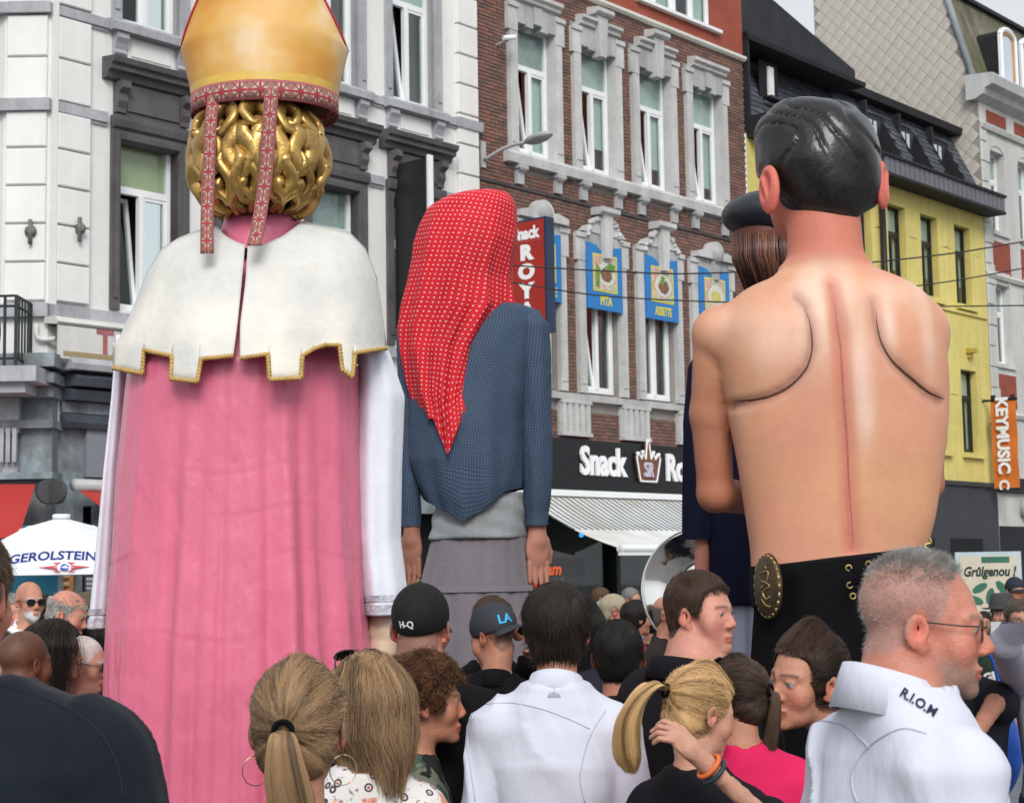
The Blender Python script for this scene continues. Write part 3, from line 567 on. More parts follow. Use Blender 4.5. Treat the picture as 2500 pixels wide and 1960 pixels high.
# white striped awning of the snack bar
def cloth_awning():
    d = 2.1; zt = 2.92; pA = W(1516, 1339, d); sA, zA = pA
    o = thing('awning', 'white striped roll-out awning over the snack bar front', 'awning', tuple(OO+UU*sA), atan2(UU[1], UU[0]))
    L = 4.6; me = MB(); n = 60
    for i in range(n):
        a, b = L*i/n, L*(i+1)/n; V = []
        for k in range(7):
            t = k/6; z = zt+(zA-zt)*t-.10*sin(pi*t); V += [(a, -.15-(d-.15)*t, z), (b, -.15-(d-.15)*t, z)]
        me.add(V, [(2*k, 2*k+1, 2*k+3, 2*k+2) for k in range(6)], (.70, .72, .73) if i % 2 else (.74, .75, .75))
    me.build('cloth', mat('awning_cloth', (1, 1, 1), .8, .05, 1.5, attr='Col', tint=(.55, .53, .45)), o, col=True)
    rb = MB()
    for i in range(0, n, 2): rb.tube([(L*i/n, -.16-(d-.16)*t, zt+.012+(zA-zt)*t-.10*sin(pi*t)) for t in np.linspace(0, .55, 5)], .009, 4)
    rb.build('stripe', mat('awning_stripe', (.16, .17, .18), .8, .1, 4), o)
    MB().tube([(-.03, -d, zA), (L, -d, zA)], .06, 10).box(-.03, L, -d-.03, -d+.03, zA-.1, zA).build('front_bar', M_pvc, o, smooth=False)
    MB().box(-.9, L, -.22, -.05, zt+.0, zt+.1).build('cassette', M_pvc, o)
cloth_awning()
MBb = MB(); V, Fc = lathe([(0, -.07), (.06, -.05), (.075, 0), (.06, .05), (0, .07)], 12)
lb = obj('lamp', mesh('lamp', V, Fc.tolist(), True), None); lm, ltn, lbs, _ = base('blue_lamp'); lbs.inputs['Base Color'].default_value = (.05, .3, .9, 1); lbs.inputs['Emission Color'].default_value = (.05, .35, 1, 1); lbs.inputs['Emission Strength'].default_value = 1.
lb.data.materials.append(lm); lb.location = P(1419, 1306, 26.5); lb.scale = (.5, .5, .5); tag(lb, 'small glowing blue lamp in the dark snack bar', 'lamp')

# ---------------------------------------------------------------- yellow house with the slate mansard
M_yel = mat('yellow_render', (.68, .58, .19), .85, .1, .7, .15, 50, streak=.13)
M_slate = mat('slate', (.055, .06, .07), .55, .25, 6, .2, 40)
M_slated = mat('dark_roofing', (.018, .019, .022), .7, .25, 4, .3, 30)
BY = Bld('yellow_house', 'yellow rendered house with dark slate mansard and row of tilted attic windows', 5.27)
hy = [(a, a+.82, 7.72, 9.6) for a in (7.75, 9.3, 10.88, 12.42, 14.1)]+[(a, a+.82, 4.27, 6.2) for a in (7.75, 9.3, 10.9, 12.5, 14.12)]
mb = MB(); wall_holes(mb, 5.27, 15.68, 3.6, 10.1, hy, 0, .3); BY.add('wall', mb, M_yel)
for a, b, c, d in hy:
    window(BY, a, b, c, d, .16, tr=c+(d-c)*.68, tilt=False, mf=M_black, blind=M_blind, low=.35 if c > 7 else .0)  # pale blinds here stand in for the sky reflected in the upper panes
    BY.add('window_sill', MB().box(a-.1, b+.12, -.1, .14, c-.12, c-.002), M_yel)
    for q in (a-.5, b+.16): BY.add('wall_line', MB().box(q, q+.3, -.012, .0, d-.62, d-.6), M_yel)
BY.add('string_course', MB().box(12.9, 15.6, -.05, 0, 7.5, 7.57), M_yel)
BY.add('drain_pipe', MB().tube([(10.5, -.09, 10), (10.5, -.09, 3.6)], .07, 8), M_black, smooth=True)
BY.add('shop_front', MB().box(5.27, 15.72, -.03, .3, 0, 3.5).box(5.27, 15.72, -.08, .0, 3.5, 3.6), mat('charcoal_cladding', (.04, .042, .05), .55, .12, 1.2, .15, 30))
for a, b in ((6, 8), (8.4, 10.2), (11, 12.4), (13.2, 14.8)): BY.add('shop_window', MB().box(a, b, -.05, -.03, .2, 2.3), M_int)
# gutter box with standing seams
BY.add('gutter', MB().box(5.3, 15.85, -.52, .02, 10.0, 10.06).box(5.3, 15.85, -.55, -.5, 10.4, 10.46), M_slated)
gp = MB(); nse = 26; 
for i in range(nse):
    a = 9.9+5.95*i/nse; BY.add('seam_panel', MB().box(a+.02, a+5.95/nse-.02, -.5, -.4, 10.06, 10.4), mat('grey_zinc', (.13, .135, .15), .5, .12, 3))
BY.add('gutter_core', MB().box(5.3, 15.84, -.45, .02, 10.06, 10.42), M_slated)
zm0, zm1, ys = 10.46, 12.2, .85                                          # mansard slope: leans back ys metres
def mans(s, z, o=0): t = (z-zm0)/(zm1-zm0); return (s, -.05+ys*t-o, z)
mV = []; mF = []; dn = [(10.95, 11.75), (12.5, 13.3), (14.1, 14.9)]
def mq(a, b, c, d): k = len(mV); mV.extend([mans(a, c), mans(b, c), mans(b, d), mans(a, d)]); mF.append((k, k+1, k+2, k+3))
mq(5.3, 9.75, zm0, 13.2); mq(9.75, 15.65, zm0, 10.72); mq(9.75, 15.55, 11.68, zm1)
for a, b in zip([9.75]+[q for p, q in dn], [p for p, q in dn]+[15.6]): mq(a, b, 10.72, 11.68)
BY.on('mansard', mesh('mansard', mV, mF), M_slated)
rr = random.Random(9); sl = MB(); dn = [(10.95, 11.75), (12.5, 13.3), (14.1, 14.9)]
for r in range(13):
    z = zm0+.135*r; s = 5.35-(.13 if r % 2 else 0)
    while s < 15.5:
        a, b, z2 = max(s, 5.33), min(s+.25, 15.6), min(z+.15, zm1); s += .26
        if z > 12.15 or b-a < .05: continue
        if any(p-.1 < (a+b)/2 < q+.1 and 10.66 < z < 11.75 for p, q in dn): continue
        
        g = rr.uniform(.6, 1.35); V = [mans(a, z, .03), mans(b, z, .03), mans(b, z2, .012), mans(a, z2, .012), mans(a, z), mans(b, z)]
        sl.add(V, [(0, 1, 2, 3), (0, 4, 5, 1)], (.075*g, .082*g, .098*g))
BY.add('slates', sl, mat('slate_tiles', (1, 1, 1), .5, .2, 8, .2, 40, attr='Col'), col=True, kind='stuff')
for p, q in dn:                                                           # attic windows sunk in the slope
    y0 = mans(0, 10.72)[1]; y1 = mans(0, 11.68)[1]; f = MB()
    f.add([mans(p, 10.72, .05), mans(p, 11.7, .05), (p, y0+.75, 11.7), (p, y0+.75, 10.72)], [(0, 1, 2, 3)]); f.add([mans(q, 10.72, .05), mans(q, 11.7, .05), (q, y0+.75, 11.7), (q, y0+.75, 10.72)], [(3, 2, 1, 0)])
    f.box(p-.03, q+.03, y1-.03, y1+.08, 11.66, 11.72); f.box(p-.08, p, y1-.12, y1+.02, 11.5, 11.98); f.box(p-.04, q+.04, y0-.08, y0+.1, 10.68, 10.72)
    dm = BY.add('attic_window', f, M_slated); MB().box(p+.05, q-.05, y0+.42, y0+.45, 10.75, 11.66).build('frame', M_black, dm); MB().box(p+.12, p+.26, y0+.39, y0+.41, 10.85, 11.6).box(p+.36, p+.48, y0+.39, y0+.41, 10.85, 11.6).build('pane', mat('pale_glass', (.5, .55, .6), .1, .05, 2), dm)
    MB().box(p, q, y0+.75, y0+.77, 10.7, 11.7).build('interior', M_int, dm)
f = MB(); f.box(6.1, 6.9, -.1, .1, 10.95, 11.0); aw2 = BY.add('attic_window', f, M_black); MB().box(6.15, 6.85, .2, .22, 10.98, 11.8).build('interior', M_int, aw2); MB().box(6.42, 6.62, .15, .19, 11.0, 11.7).build('curtain', mat('white_cloth', (.75, .75, .75), .8, .05, 3), aw2)
BY.add('eave', MB().ext([(.45, 12.08), (.42, 12.25), (.75, 12.35), (1.2, 12.3), (1.2, 12.08)], 9.8, 15.75), M_slated)
# raised left part of the roof: dark slope with a boxed overhang
A1, A2, A3, A4 = (5.28, 11.78), (9.75, 12.05), (9.7, 12.35), (6.4, 13.1)
up = [(5.28, 12.1), (9.72, 12.1), (9.72, 12.3), (6.47, 13.05), (6.3, 13.1), (5.28, 13.4)]
BY.add('upper_roof', MB().prism(up, .02, .5), mat('bitumen_slate', (.02, .022, .027), .65, .3, 2.5, .4, 20))
BY.add('upper_eave', MB().ext([(-.14, 11.93), (-.16, 12.02), (.05, 12.14), (.6, 12.14), (.6, 11.93)], 5.28, 9.85).box(5.28, 5.34, -.1, .3, 10.1, 12.1), M_slated)
tl = MB(); tl.add([(6.2, .5, 13.05), (15.6, .5, 12.3), (15.6, 5.4, 15.3), (6.2, 5.4, 15.3)], [(0, 1, 2, 3)])
tl = MB(); nr = 16
for r in range(nr):
    t0, t1 = r/nr, (r+1)/nr; V = [(5.3, .55+4.2*t0, 12.22+2.6*t0+.02), (15.66, .55+4.2*t0, 12.22+2.6*t0+.02), (15.66, .55+4.2*t1, 12.22+2.6*t1-.01), (5.3, .55+4.2*t1, 12.22+2.6*t1-.01), (5.3, .55+4.2*t0, 12.2+2.6*t0-.03), (15.66, .55+4.2*t0, 12.2+2.6*t0-.03)]
    tl.add(V, [(0, 1, 2, 3), (0, 4, 5, 1)])
BY.add('tile_course', tl, mat('grey_roof_tile', (.06, .06, .062), .75, .3, 7, .6, 12, b3=(3, 1, 1)))
wl = tag(MB().tube([(0, -.05, 0), (0, -.22, 0)], .02, 6).prism([(-.07, -.42), (.07, -.42), (.09, -.05), (-.09, -.05)], -.3, -.14).box(-.1, .1, -.32, -.12, -.05, 0).build('wall_lantern', M_black), 'black lantern on the yellow wall beside its last lower window', 'lantern'); wl.location = OO+UU*15.45+np.array([0, 0, 5.0]); wl.rotation_euler = (0, 0, atan2(UU[1], UU[0]))
fl = tag(MB().box(-.1, .1, -.2, 0, -.05, .05).box(-.05, .05, -.1, 0, -.16, -.05).build('floodlight', mat('yellow_lamp', (.45, .33, .05), .5, .2, 5)), 'small yellow floodlight above a lower window of the yellow house', 'floodlight'); fl.location = OO+UU*14.55+np.array([0, 0, 6.65]); fl.rotation_euler = (0, 0, atan2(UU[1], UU[0]))

# ---------------------------------------------------------------- far house with the lozenge gable
BF = Bld('grey_townhouse', 'pale grey townhouse with red brick panels, lozenge-tiled gable and mossy mansard', 15.7)
M_fg = mat('pale_grey_render', (.56, .56, .54), .8, .1, 1.2, .15, 40, streak=.15)
M_lz = mat('lozenge_tile', (.50, .47, .42), .85, .08, 4, streak=.1); M_lzj = mat('lozenge_joint', (.28, .26, .23), .9, .15, 4)
M_moss = mat('mossy_slate', (.17, .155, .115), .9, .35, 1.3, .6, 22, tint=(.12, .13, .06), streak=.35)
M_rb = mat('red_brick_panel', (.27, .07, .045), .85, .15, 3, .4, 50)
fw0, fw1 = 15.7, 24.; yRt = .8; zRt = W(2500, 84, -yRt)[1]
hf = [(a, a+.7, 10.3, 12.15) for a in (16.75, 18.5, 20.2)]+[(a, a+.7, 7.2, 8.9) for a in (16.75, 18.5, 20.2)]
hf = [(16.2+1.6*i, 16.2+1.6*i+.78, *r) for i in range(4) for r in ((9.75, 11.75), (6.5, 8.45))]
mb = MB(); wall_holes(mb, fw0, fw1, 0, 13.0, hf, 0, .3); BF.add('wall', mb, M_fg)
for a, b, c, d in hf:
    window(BF, a, b, c, d, .2, tr=c+(d-c)*.66, tilt=False, blind=M_blind)
    ar = MB(); pts = [(a-.02, d-.12)]+[((a+b)/2-.41*cos(t), d-.12+.26*sin(t)) for t in np.linspace(0, pi, 9)]+[(b+.02, d-.12), (b+.02, d+.3), (a-.02, d+.3)]
    BF.add('window_arch', MB().prism(pts[::-1], -.02, .18), M_fg)
    BF.add('window_sill', MB().box(a-.1, b+.1, -.06, .18, c-.1, c-.003), M_fg)
    BF.add('brick_panel', MB().box(a-.05, b+.12, -.015, .0, c-1.05, c-.25), M_rb)
for a in range(5): BF.add('brick_panel', MB().box(16.1+1.6*a, 17.2+1.6*a, -.015, 0, 12.42, 12.72), M_rb)
for z in (12.3, 9.35, 6.0): 
    if z > 12: BF.add('string_course', MB().ext([(-.08, z-.1), (-.12, z), (-.05, z+.04), (.0, z+.08), (.0, z-.1)], fw0, fw1), M_fg)
    else: BF.add('string_course', MB().ext([(-.06, z-.8), (-.1, z-.72), (-.05, z-.66), (.0, z-.66), (.0, z-.8)], fw0, fw1), M_fg)
BF.add('cornice', MB().ext([(-.03, 12.85), (-.25, 12.95), (-.3, 13.08), (-.5, 13.15), (-.55, 13.36), (-.5, 13.42), (.2, 13.48), (.2, 12.85)], fw0-.25, fw1), mat('pale_cornice', (.52, .53, .53), .7, .1, 2, streak=.2))
for i in range(17): BF.add('quoin', MB().bev(fw0, fw0+(.45 if i % 2 else .32), -.04, .0, 3.9+.5*i, 4.38+.5*i, .015), M_fg)
BF.add('mansard', MB().add([(fw0, .12, 13.46), (fw1, .12, 13.46), (fw1, yRt, zRt), (fw0, yRt, zRt)], [(0, 1, 2, 3)]), M_moss)
BF.add('roof_edge', MB().tube([(fw0, .1, 13.4), (fw0, 1.5, 18.5)], .09, 6), mat('zinc', (.3, .33, .36), .5, .1, 2), smooth=True)
BF.add('ridge', MB().add([(16.6, -.3, 17.0), (24, -.3, 15.6), (24, .6, 15.8), (16.6, .6, 17.2)], [(0, 1, 2, 3)]) if False else MB().box(fw0+.1, fw1, yRt-.12, yRt+3, zRt, zRt+.1), M_slated)
for a in (16.85, 18.05):
    pts = [(a, 13.5), (a+.85, 13.5), (a+.85, 14.75)]+[(a+.425+.425*cos(t), 14.75+.2*sin(t)) for t in np.linspace(0, pi, 7)[1:-1]]+[(a, 14.75)]
    d = BF.add('dormer', MB().prism(pts, -.1, 1.3), M_slated)
    inn = [(a+.12, 13.6), (a+.73, 13.6), (a+.73, 14.7)]+[(a+.425+.305*cos(t), 14.7+.14*sin(t)) for t in np.linspace(0, pi, 7)[1:-1]]+[(a+.12, 14.7)]
    fr = MB()
    for p, q in zip(pts, pts[1:]+pts[:1]): fr.tube([(p[0], -.12, p[1]), (q[0], -.12, q[1])], .07, 6)
    fr.build('frame', M_pvc, d); MB().prism(inn, -.115, -.105).build('pane', mat('sky_glass', (.55, .62, .68), .12, .05, 1), d)
    e = MB()
    for p, q in zip(inn[1:], inn[2:]): e.tube([(p[0]-.02, -.12, p[1]), (q[0]-.02, -.12, q[1])], .035, 5)
    e.build('window_bar', mat('orange_wood', (.5, .24, .09), .6, .15, 4), d)
# the party wall: perpendicular to the street, clad in diamond tiles
_r = ROT @ np.array([(1986-PCX)/F, (PCY-0)/F, -1.]); _c = np.array([0, 0, CAMH]); _t = ((OO+UU*fw0-_c)@UU)/(_r@UU); yBk = -float((_c+_r*_t-OO)@NN)
gw = [(0., 3.5), (0., 13.45), (1.45, 18.5), (yBk, 18.5), (yBk, 3.5)]         # (y, z)
BF.add('gable_wall', MB().add([(fw0, y, z) for y, z in gw], [(0, 1, 2, 3, 4)]), M_lzj)
tiles = []; p = .37
for i in range(-4, 32):
    for j in range(-4, 70):
        y = p*(i+.5*(j % 2)); z = 9.5+p*.5*j*1.05
        lim = 0 if z < 13.45 else (z-13.45)/5.05*1.45
        if y-p*.5 < lim+.0 or y > yBk or z < 9.6 or z > 17.8: continue
        tiles.append((y, z))
me_t = None; q = p*.5-.008; qz = q*1.05
tv = [(0, -q, 0), (0, 0, -qz), (0, q, 0), (0, 0, qz), (.012, -q-.006, 0), (.012, 0, -qz-.006), (.012, q+.006, 0), (.012, 0, qz+.006)]
tf = [(0, 3, 2, 1), (0, 1, 5, 4), (1, 2, 6, 5), (2, 3, 7, 6), (3, 0, 4, 7)]
me_t = mesh('gable_tile', tv, tf); rest = MB()
order = sorted(range(len(tiles)), key=lambda k: tiles[k][0]*1.0+abs(tiles[k][1]-14.5)*.6); own = set(order[:300])
for k, (y, z) in enumerate(tiles):
    dx = rr.uniform(-.006, .004)
    if k in own: obj('gable_tile', me_t, M_lz, BF.o, (fw0-.016+dx-BF.s0, y, z))
    else: rest.add(np.array(tv)+np.array([fw0-.016+dx, y, z]), tf)
if rest.n: BF.add('gable_tiles', rest, M_lz, kind='stuff')
chim = MB().box(fw0-.2, fw0+.1, yBk-.3, yBk+.0, 13.3, 14.6); BF.add('flue', chim, M_slated)
BF.add('shop_front', MB().box(fw0+.1, fw1, -.12, .02, 3.4, 3.75).box(fw0+.1, fw1, -.02, .02, 0, 2.6), M_slated)
ac = BF.add('lamp_globe', MB().tube([(17.0, -.1, 3.05), (17.5, -.1, 3.05)], .22, 14), mat('grey_lens', (.42, .44, .43), .4, .1, 3), smooth=True)
# sky is the world; overhead cables
def wire(px, D, label):
    pts = [P(x, y, d) for (x, y), d in zip(px, D)]; c = catmull(pts, 6); o = obj('cable', mesh('cable', *tube(c, .011, 5)), mat('cable', (.03, .03, .03), .6, .1, 2)); tag(o, label, 'cable')
wire([(1245, 648), (1500, 663), (1700, 668), (2000, 652), (2300, 622), (2500, 590)], [22, 22, 22, 22.5, 23, 23.5], 'upper overhead tram cable crossing the brick and yellow houses')
wire([(1250, 690), (1500, 725), (1900, 742), (2250, 748), (2500, 746)], [23, 23.5, 24, 24.5, 25], 'lower overhead cable passing under the wording of the blue panels')
wire([(2080, 715), (2300, 690), (2500, 655)], [25, 26, 26.5], 'short slanting cable in front of the yellow house wall')
# ================================================================ the four processional giants
K_ = 2500/2179.                                         # the outlines below were read off a 2179 px wide view
def Q(x, y, D): return P(x*K_, y*K_, D)
def ribs(sec, D, ry, k=1.):
    """cross sections (z, cx, cy, rx, ry) from outline rows (y, left, right[, depth])"""
    out = []
    for r in sec:
        a, b = Q(r[1], r[0], D), Q(r[2], r[0], D); rx = (b[0]-a[0])/2; out.append(((a[2]+b[2])/2, (a[0]+b[0])/2, D, rx, r[3] if len(r) > 3 else rx*ry))
    return np.array(out)
def shell(S, nu=96, nz=60, fold=None, ex=2., z0=None, a0=0., a1=2*pi):
    """skin of a lofted body; uv in metres"""
    S = S[np.argsort(S[:, 0])]; zz = np.linspace(S[0, 0] if z0 is None else z0, S[-1, 0], nz); wrap = abs(a1-a0-2*pi) < 1e-6
    a = a0+(a1-a0)*np.arange(nu)/(nu if wrap else nu-1); A, Z = np.meshgrid(a, zz, indexing='ij')
    cx, cy, rx, ry = (np.interp(Z, S[:, 0], S[:, k]) for k in (1, 2, 3, 4))
    ca, sa = np.cos(A), np.sin(A); e = 2/ex; ux = np.sign(ca)*np.abs(ca)**e; uy = np.sign(sa)*np.abs(sa)**e
    f = 1+(fold(A, Z) if fold else 0)
    V = np.stack([cx+rx*ux*f, cy+ry*uy*f, Z], -1).reshape(-1, 3); uv = np.stack([A*np.mean(S[:, 3]), Z], -1).reshape(-1, 2)
    return V, grid_faces(nu, nz, wrap), uv
def fabric(name, c1, c2=None, rough=.6, sheen=.3, bs=.25, bsc=25, weave=0., spec=.3, vs=2.5, b3=None, var=.08):
    m = mat(name, c1, rough, var, vs, bs, bsc, sheen=sheen, spec=spec, tint=c2, b3=b3); return m
def pz(p, root): return np.asarray(p)-np.array(root.location)
def pobj(name, V, Fc, m, root, smooth=True, uv=None, col=None, solid=0., sub=0):
    o = obj(name, mesh(name, np.asarray(V)-np.array(root.location), Fc, smooth, uv, col), m, root)
    if sub: q = o.modifiers.new('sub', 'SUBSURF'); q.levels = q.render_levels = sub
    if solid: q = o.modifiers.new('thick', 'SOLIDIFY'); q.thickness = solid; q.offset = -1
    return o
def ribbon_mat():
    m, nt, b, tc = base('woven_ribbon'); sp = nd(nt, 'ShaderNodeSeparateXYZ'); nt.links.new(tc.outputs['UV'], sp.inputs[0])
    u = mth(nt, 'SUBTRACT', sp.outputs[0], .5); v = mth(nt, 'SUBTRACT', mth(nt, 'FRACT', sp.outputs[1]), .5)
    au, av = mth(nt, 'ABSOLUTE', u), mth(nt, 'ABSOLUTE', v)
    plus = mth(nt, 'LESS_THAN', mth(nt, 'MULTIPLY', mth(nt, 'MINIMUM', au, av), mth(nt, 'ADD', 1., mth(nt, 'MULTIPLY', mth(nt, 'MAXIMUM', au, av), 1.2))), .075)
    dia = mth(nt, 'LESS_THAN', mth(nt, 'ABSOLUTE', mth(nt, 'SUBTRACT', au, av)), .05)
    cre = mth(nt, 'LESS_THAN', mth(nt, 'ABSOLUTE', mth(nt, 'SUBTRACT', mth(nt, 'ADD', au, av), .36)), .10)
    edge = mth(nt, 'GREATER_THAN', au, .40); pin = mth(nt, 'LESS_THAN', mth(nt, 'ABSOLUTE', mth(nt, 'SUBTRACT', au, .45)), .016)
    c = mixc(nt, cre, (.30, .13, .11), (.46, .33, .27)); c = mixc(nt, dia, c, (.14, .07, .05)); c = mixc(nt, plus, c, (.33, .02, .035))
    c = mixc(nt, edge, c, (.30, .035, .05)); c = mixc(nt, pin, c, (.42, .2, .2)); nt.links.new(c, b.inputs['Base Color']); b.inputs['Roughness'].default_value = .7
    bump(nt, b, mth(nt, 'ADD', plus, cre), .2, .003); return m
M_rib = ribbon_mat()
def dots_mat(name, c0, c1, n, r, rough=.7, sheen=.2, vv=.12):
    """cloth printed with a staggered dot pattern, n dots per metre of cloth"""
    m, nt, b, tc = base(name); mp = nd(nt, 'ShaderNodeMapping'); mp.inputs['Scale'].default_value = (n, n, 1); nt.links.new(tc.outputs['UV'], mp.inputs[0])
    mp.inputs['Rotation'].default_value = (0, 0, radians(8)); sp = nd(nt, 'ShaderNodeSeparateXYZ'); nt.links.new(mp.outputs[0], sp.inputs[0])
    fx = mth(nt, 'SUBTRACT', mth(nt, 'FRACT', sp.outputs[0]), .5); fy = mth(nt, 'SUBTRACT', mth(nt, 'FRACT', sp.outputs[1]), .5)
    d = mth(nt, 'SQRT', mth(nt, 'ADD', mth(nt, 'MULTIPLY', fx, fx), mth(nt, 'MULTIPLY', fy, fy)))
    dot = rmp(nt, d, [(r*.75, 1.), (r*1.15, 0.)]); g = rmp(nt, noise(nt, tc.outputs['Object'], 4, 3), [(.3, 1-vv), (.7, 1+vv)])
    nt.links.new(mixc(nt, dot, mixc(nt, 1., (*c0, 1), g, 'MULTIPLY'), c1), b.inputs['Base Color']); setin(b, **{'Roughness': rough, 'Sheen Weight': sheen, 'Specular IOR Level': .25})
    bump(nt, b, noise(nt, tc.outputs['Object'], 7, 4), .5, .02); return m
M_gold = mat('gilded_plaster', (.50, .32, .10), .36, .3, 9, .35, 26, metal=.75, coat=.15, tint=(.26, .14, .04))
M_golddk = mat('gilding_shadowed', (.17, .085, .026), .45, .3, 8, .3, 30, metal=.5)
M_pink = mat('pink_satin', (.66, .15, .245), .33, .05, 1.2, .35, 7, sheen=.05, spec=.42, bdist=.03, b3=(1, 1, .5))
M_ivory = mat('ivory_damask', (.62, .62, .59), .62, .06, 5, .25, 16, sheen=.1, spec=.3, tint=(.78, .74, .65), bdist=.02)
M_linen = mat('white_linen', (.74, .77, .86), .75, .04, 2, .3, 8, sheen=.2, bdist=.02)
M_cord = mat('gold_cord', (.50, .32, .10), .5, .2, 20, .4, 120)
def skin_mat(name, col, rough=.5, coat=.0, sss=.05): return mat(name, col, rough, .13, 14, .25, 160, attr='Col', coat=coat, sss=sss, spec=.4)
M_skin = skin_mat('skin', (1, 1, 1)); M_gskin = mat('painted_giant_skin', (1, 1, 1), .55, .06, 5, .08, 30, attr='Col', spec=.3)

# ---------------------------------------------------------------- the bishop
D = 6.2; BIS = thing('giant_figure', 'giant bishop figure seen from behind in pink robe, ivory cape and gold mitre', 'giant figure', (Q(505, 1200, D)[0], D, 0), 0, 'processional giants towering over the crowd')
S = ribs([(560, 470, 600), (700, 330, 690, .3), (790, 275, 768, .36), (1000, 252, 768), (1200, 240, 775), (1333, 228, 784), (1450, 224, 792), (1700, 222, 800), (2200, 216, 808)], D, .82); S[-1, 0] = .04
def rfold(A, Z):
    t = np.clip((S[:, 0].max()-.45-Z)/1.2, 0, 1); p = np.stack([np.cos(A).ravel()*2.2, np.sin(A).ravel()*2.2, Z.ravel()*.16], 1)
    g = vn(p, 2.1, 3).reshape(A.shape)*.034+vn(p*np.array([1, 1, .7]), 4.2, 9).reshape(A.shape)*.018+vn(p*np.array([1, 1, .5]), 9.6, 19).reshape(A.shape)*.010
    rd = 0
    for a, wd, h in ((radians(296), .055, .052), (radians(287), .05, -.034), (radians(304), .05, -.030), (radians(267), .035, -.014), (radians(226), .12, .010), (radians(243), .06, -.022), (radians(250), .05, .026), (radians(257), .04, -.018), (radians(275), .04, -.016), (radians(316), .07, -.03), (radians(327), .07, .016)):
        rd = rd+h*np.exp(-((A-a-.06*np.sin(Z*1.7+a))/wd)**2)
    cr = vn(np.stack([A.ravel()*2, Z.ravel()*0, Z.ravel()*9], 1), 1., 5).reshape(A.shape)*.0045+fbm(np.stack([A.ravel()*3+Z.ravel()*2, Z.ravel()*3, A.ravel()], 1), 2.1, 3, 21).reshape(A.shape)*.005
    for z in (zat(1000*K_, D), zat(1178*K_, D), zat(1085*K_, D), zat(1335*K_, D)): cr = cr-.003*np.exp(-((Z-z-.02*np.sin(A*5))/.009)**2)*(.5+.5*np.sin(A*3+z*9))+.002*np.exp(-((Z-z-.016-.02*np.sin(A*5))/.012)**2)*(.5+.5*np.sin(A*3+z*9))
    return (g+rd*1.7)*(.25+.75*t)+cr
V, Fc, uv = shell(S, 420, 260, rfold); pobj('robe', V, Fc, M_pink, BIS)
Dc = 6.2
# cape: an outer surface that stands off the shoulders, cut into square tabs at the hem
shl = np.array([(455, 480), (420, 490), (380, 505), (345, 528), (312, 580), (285, 650), (262, 700), (244, 735), (236, 790), (232, 830)], float)
shr = np.array([(645, 470), (700, 483), (745, 495), (778, 528), (802, 590), (815, 670), (824, 742), (830, 830)], float)
def hwid(y): return np.interp(y, shl[:, 1], shl[:, 0]), np.interp(y, shr[:, 1], shr[:, 0])
def cape_D(x, y, o=0.):
    l, r = hwid(y); t = np.clip((x-(l+r)/2)/((r-l)/2), -1, 1); dep = np.interp(y, [470, 500, 560, 700, 830], [.10, .22, .33, .41, .45])
    return Dc-dep*np.sqrt(np.maximum(0, 1-np.abs(t)**2.3))-o
nk = np.array([(455, 487), (470, 505), (490, 518), (523, 524), (560, 520), (600, 503), (625, 485), (645, 470)], float)
def ytop(x):
    if x < 455: return np.interp(x, shl[::-1, 0], shl[::-1, 1])
    if x > 645: return np.interp(x, shr[:, 0], shr[:, 1])
    return np.interp(x, nk[:, 0], nk[:, 1])
hemL = [(240, 783), (303, 795), (306, 745), (366, 758), (363, 806), (420, 812), (428, 764), (497, 757)]
hemR = [(510, 763), (570, 753), (573, 808), (641, 804), (644, 757), (668, 742), (692, 734), (722, 734), (728, 786), (750, 803), (756, 751), (823, 741)]
slitL = lambda y: np.interp(y, [524, 600, 640, 690, 757], [521, 514, 510, 505, 496]); slitR = lambda y: np.interp(y, [524, 600, 690, 763], [527, 522, 511, 510])
def cape_half(hem, left):
    """rows down to a common line, then the hanging tabs; columns meet at the steps of the hem"""
    segs = [(p, q) for p, q in zip(hem[:-1], hem[1:]) if q[0]-p[0] > 8]; cuts = [segs[0][0][0]]+[(p[1][0]+q[0][0])/2 for p, q in zip(segs[:-1], segs[1:])]+[segs[-1][1][0]]; YB = 731; V = []; UV = []; Fc = []; n = 30
    def pt(x, y):
        if left and x > 428: x = 428+(x-428)*(slitL(y)-428)/(497-428)
        if not left and x < 570: x = 570-(570-x)*(570-slitR(y))/(570-510)
        wv = .012*sin(x*.035+y*.004)*((y-500)/300)+.010*vn(np.array([[x*.012, y*.008, 0]]), 1., 4)[0]+.004*vn(np.array([[x*.035, y*.012, 3]]), 1., 4)[0]
        V.append(Q(x, y, cape_D(x, y)+wv)); UV.append((x*.0016, y*.0016)); return len(V)-1
    cols = {}
    for (p, q), a, b in zip(segs, cuts[:-1], cuts[1:]):
        m = max(2, int((b-a)/6)); prev = None
        for k in range(m+1):
            x = a+(b-a)*k/m; key = round(x, 3)
            if key not in cols: yt = min(ytop(x), YB-1); cols[key] = [pt(x, yt+(YB-yt)*r/(n-1)) for r in range(n)]
            yh = p[1]+(q[1]-p[1])*k/m; low = [cols[key][-1]]+[pt(x, YB+(yh-YB)*r/4) for r in range(1, 5)]; cur = (cols[key], low)
            if prev:
                for r in range(n-1): Fc.append((prev[0][r], cur[0][r], cur[0][r+1], prev[0][r+1]))
                for r in range(4): Fc.append((prev[1][r], cur[1][r], cur[1][r+1], prev[1][r+1]))
            prev = cur
    return np.array(V), [f[::-1] for f in Fc], UV
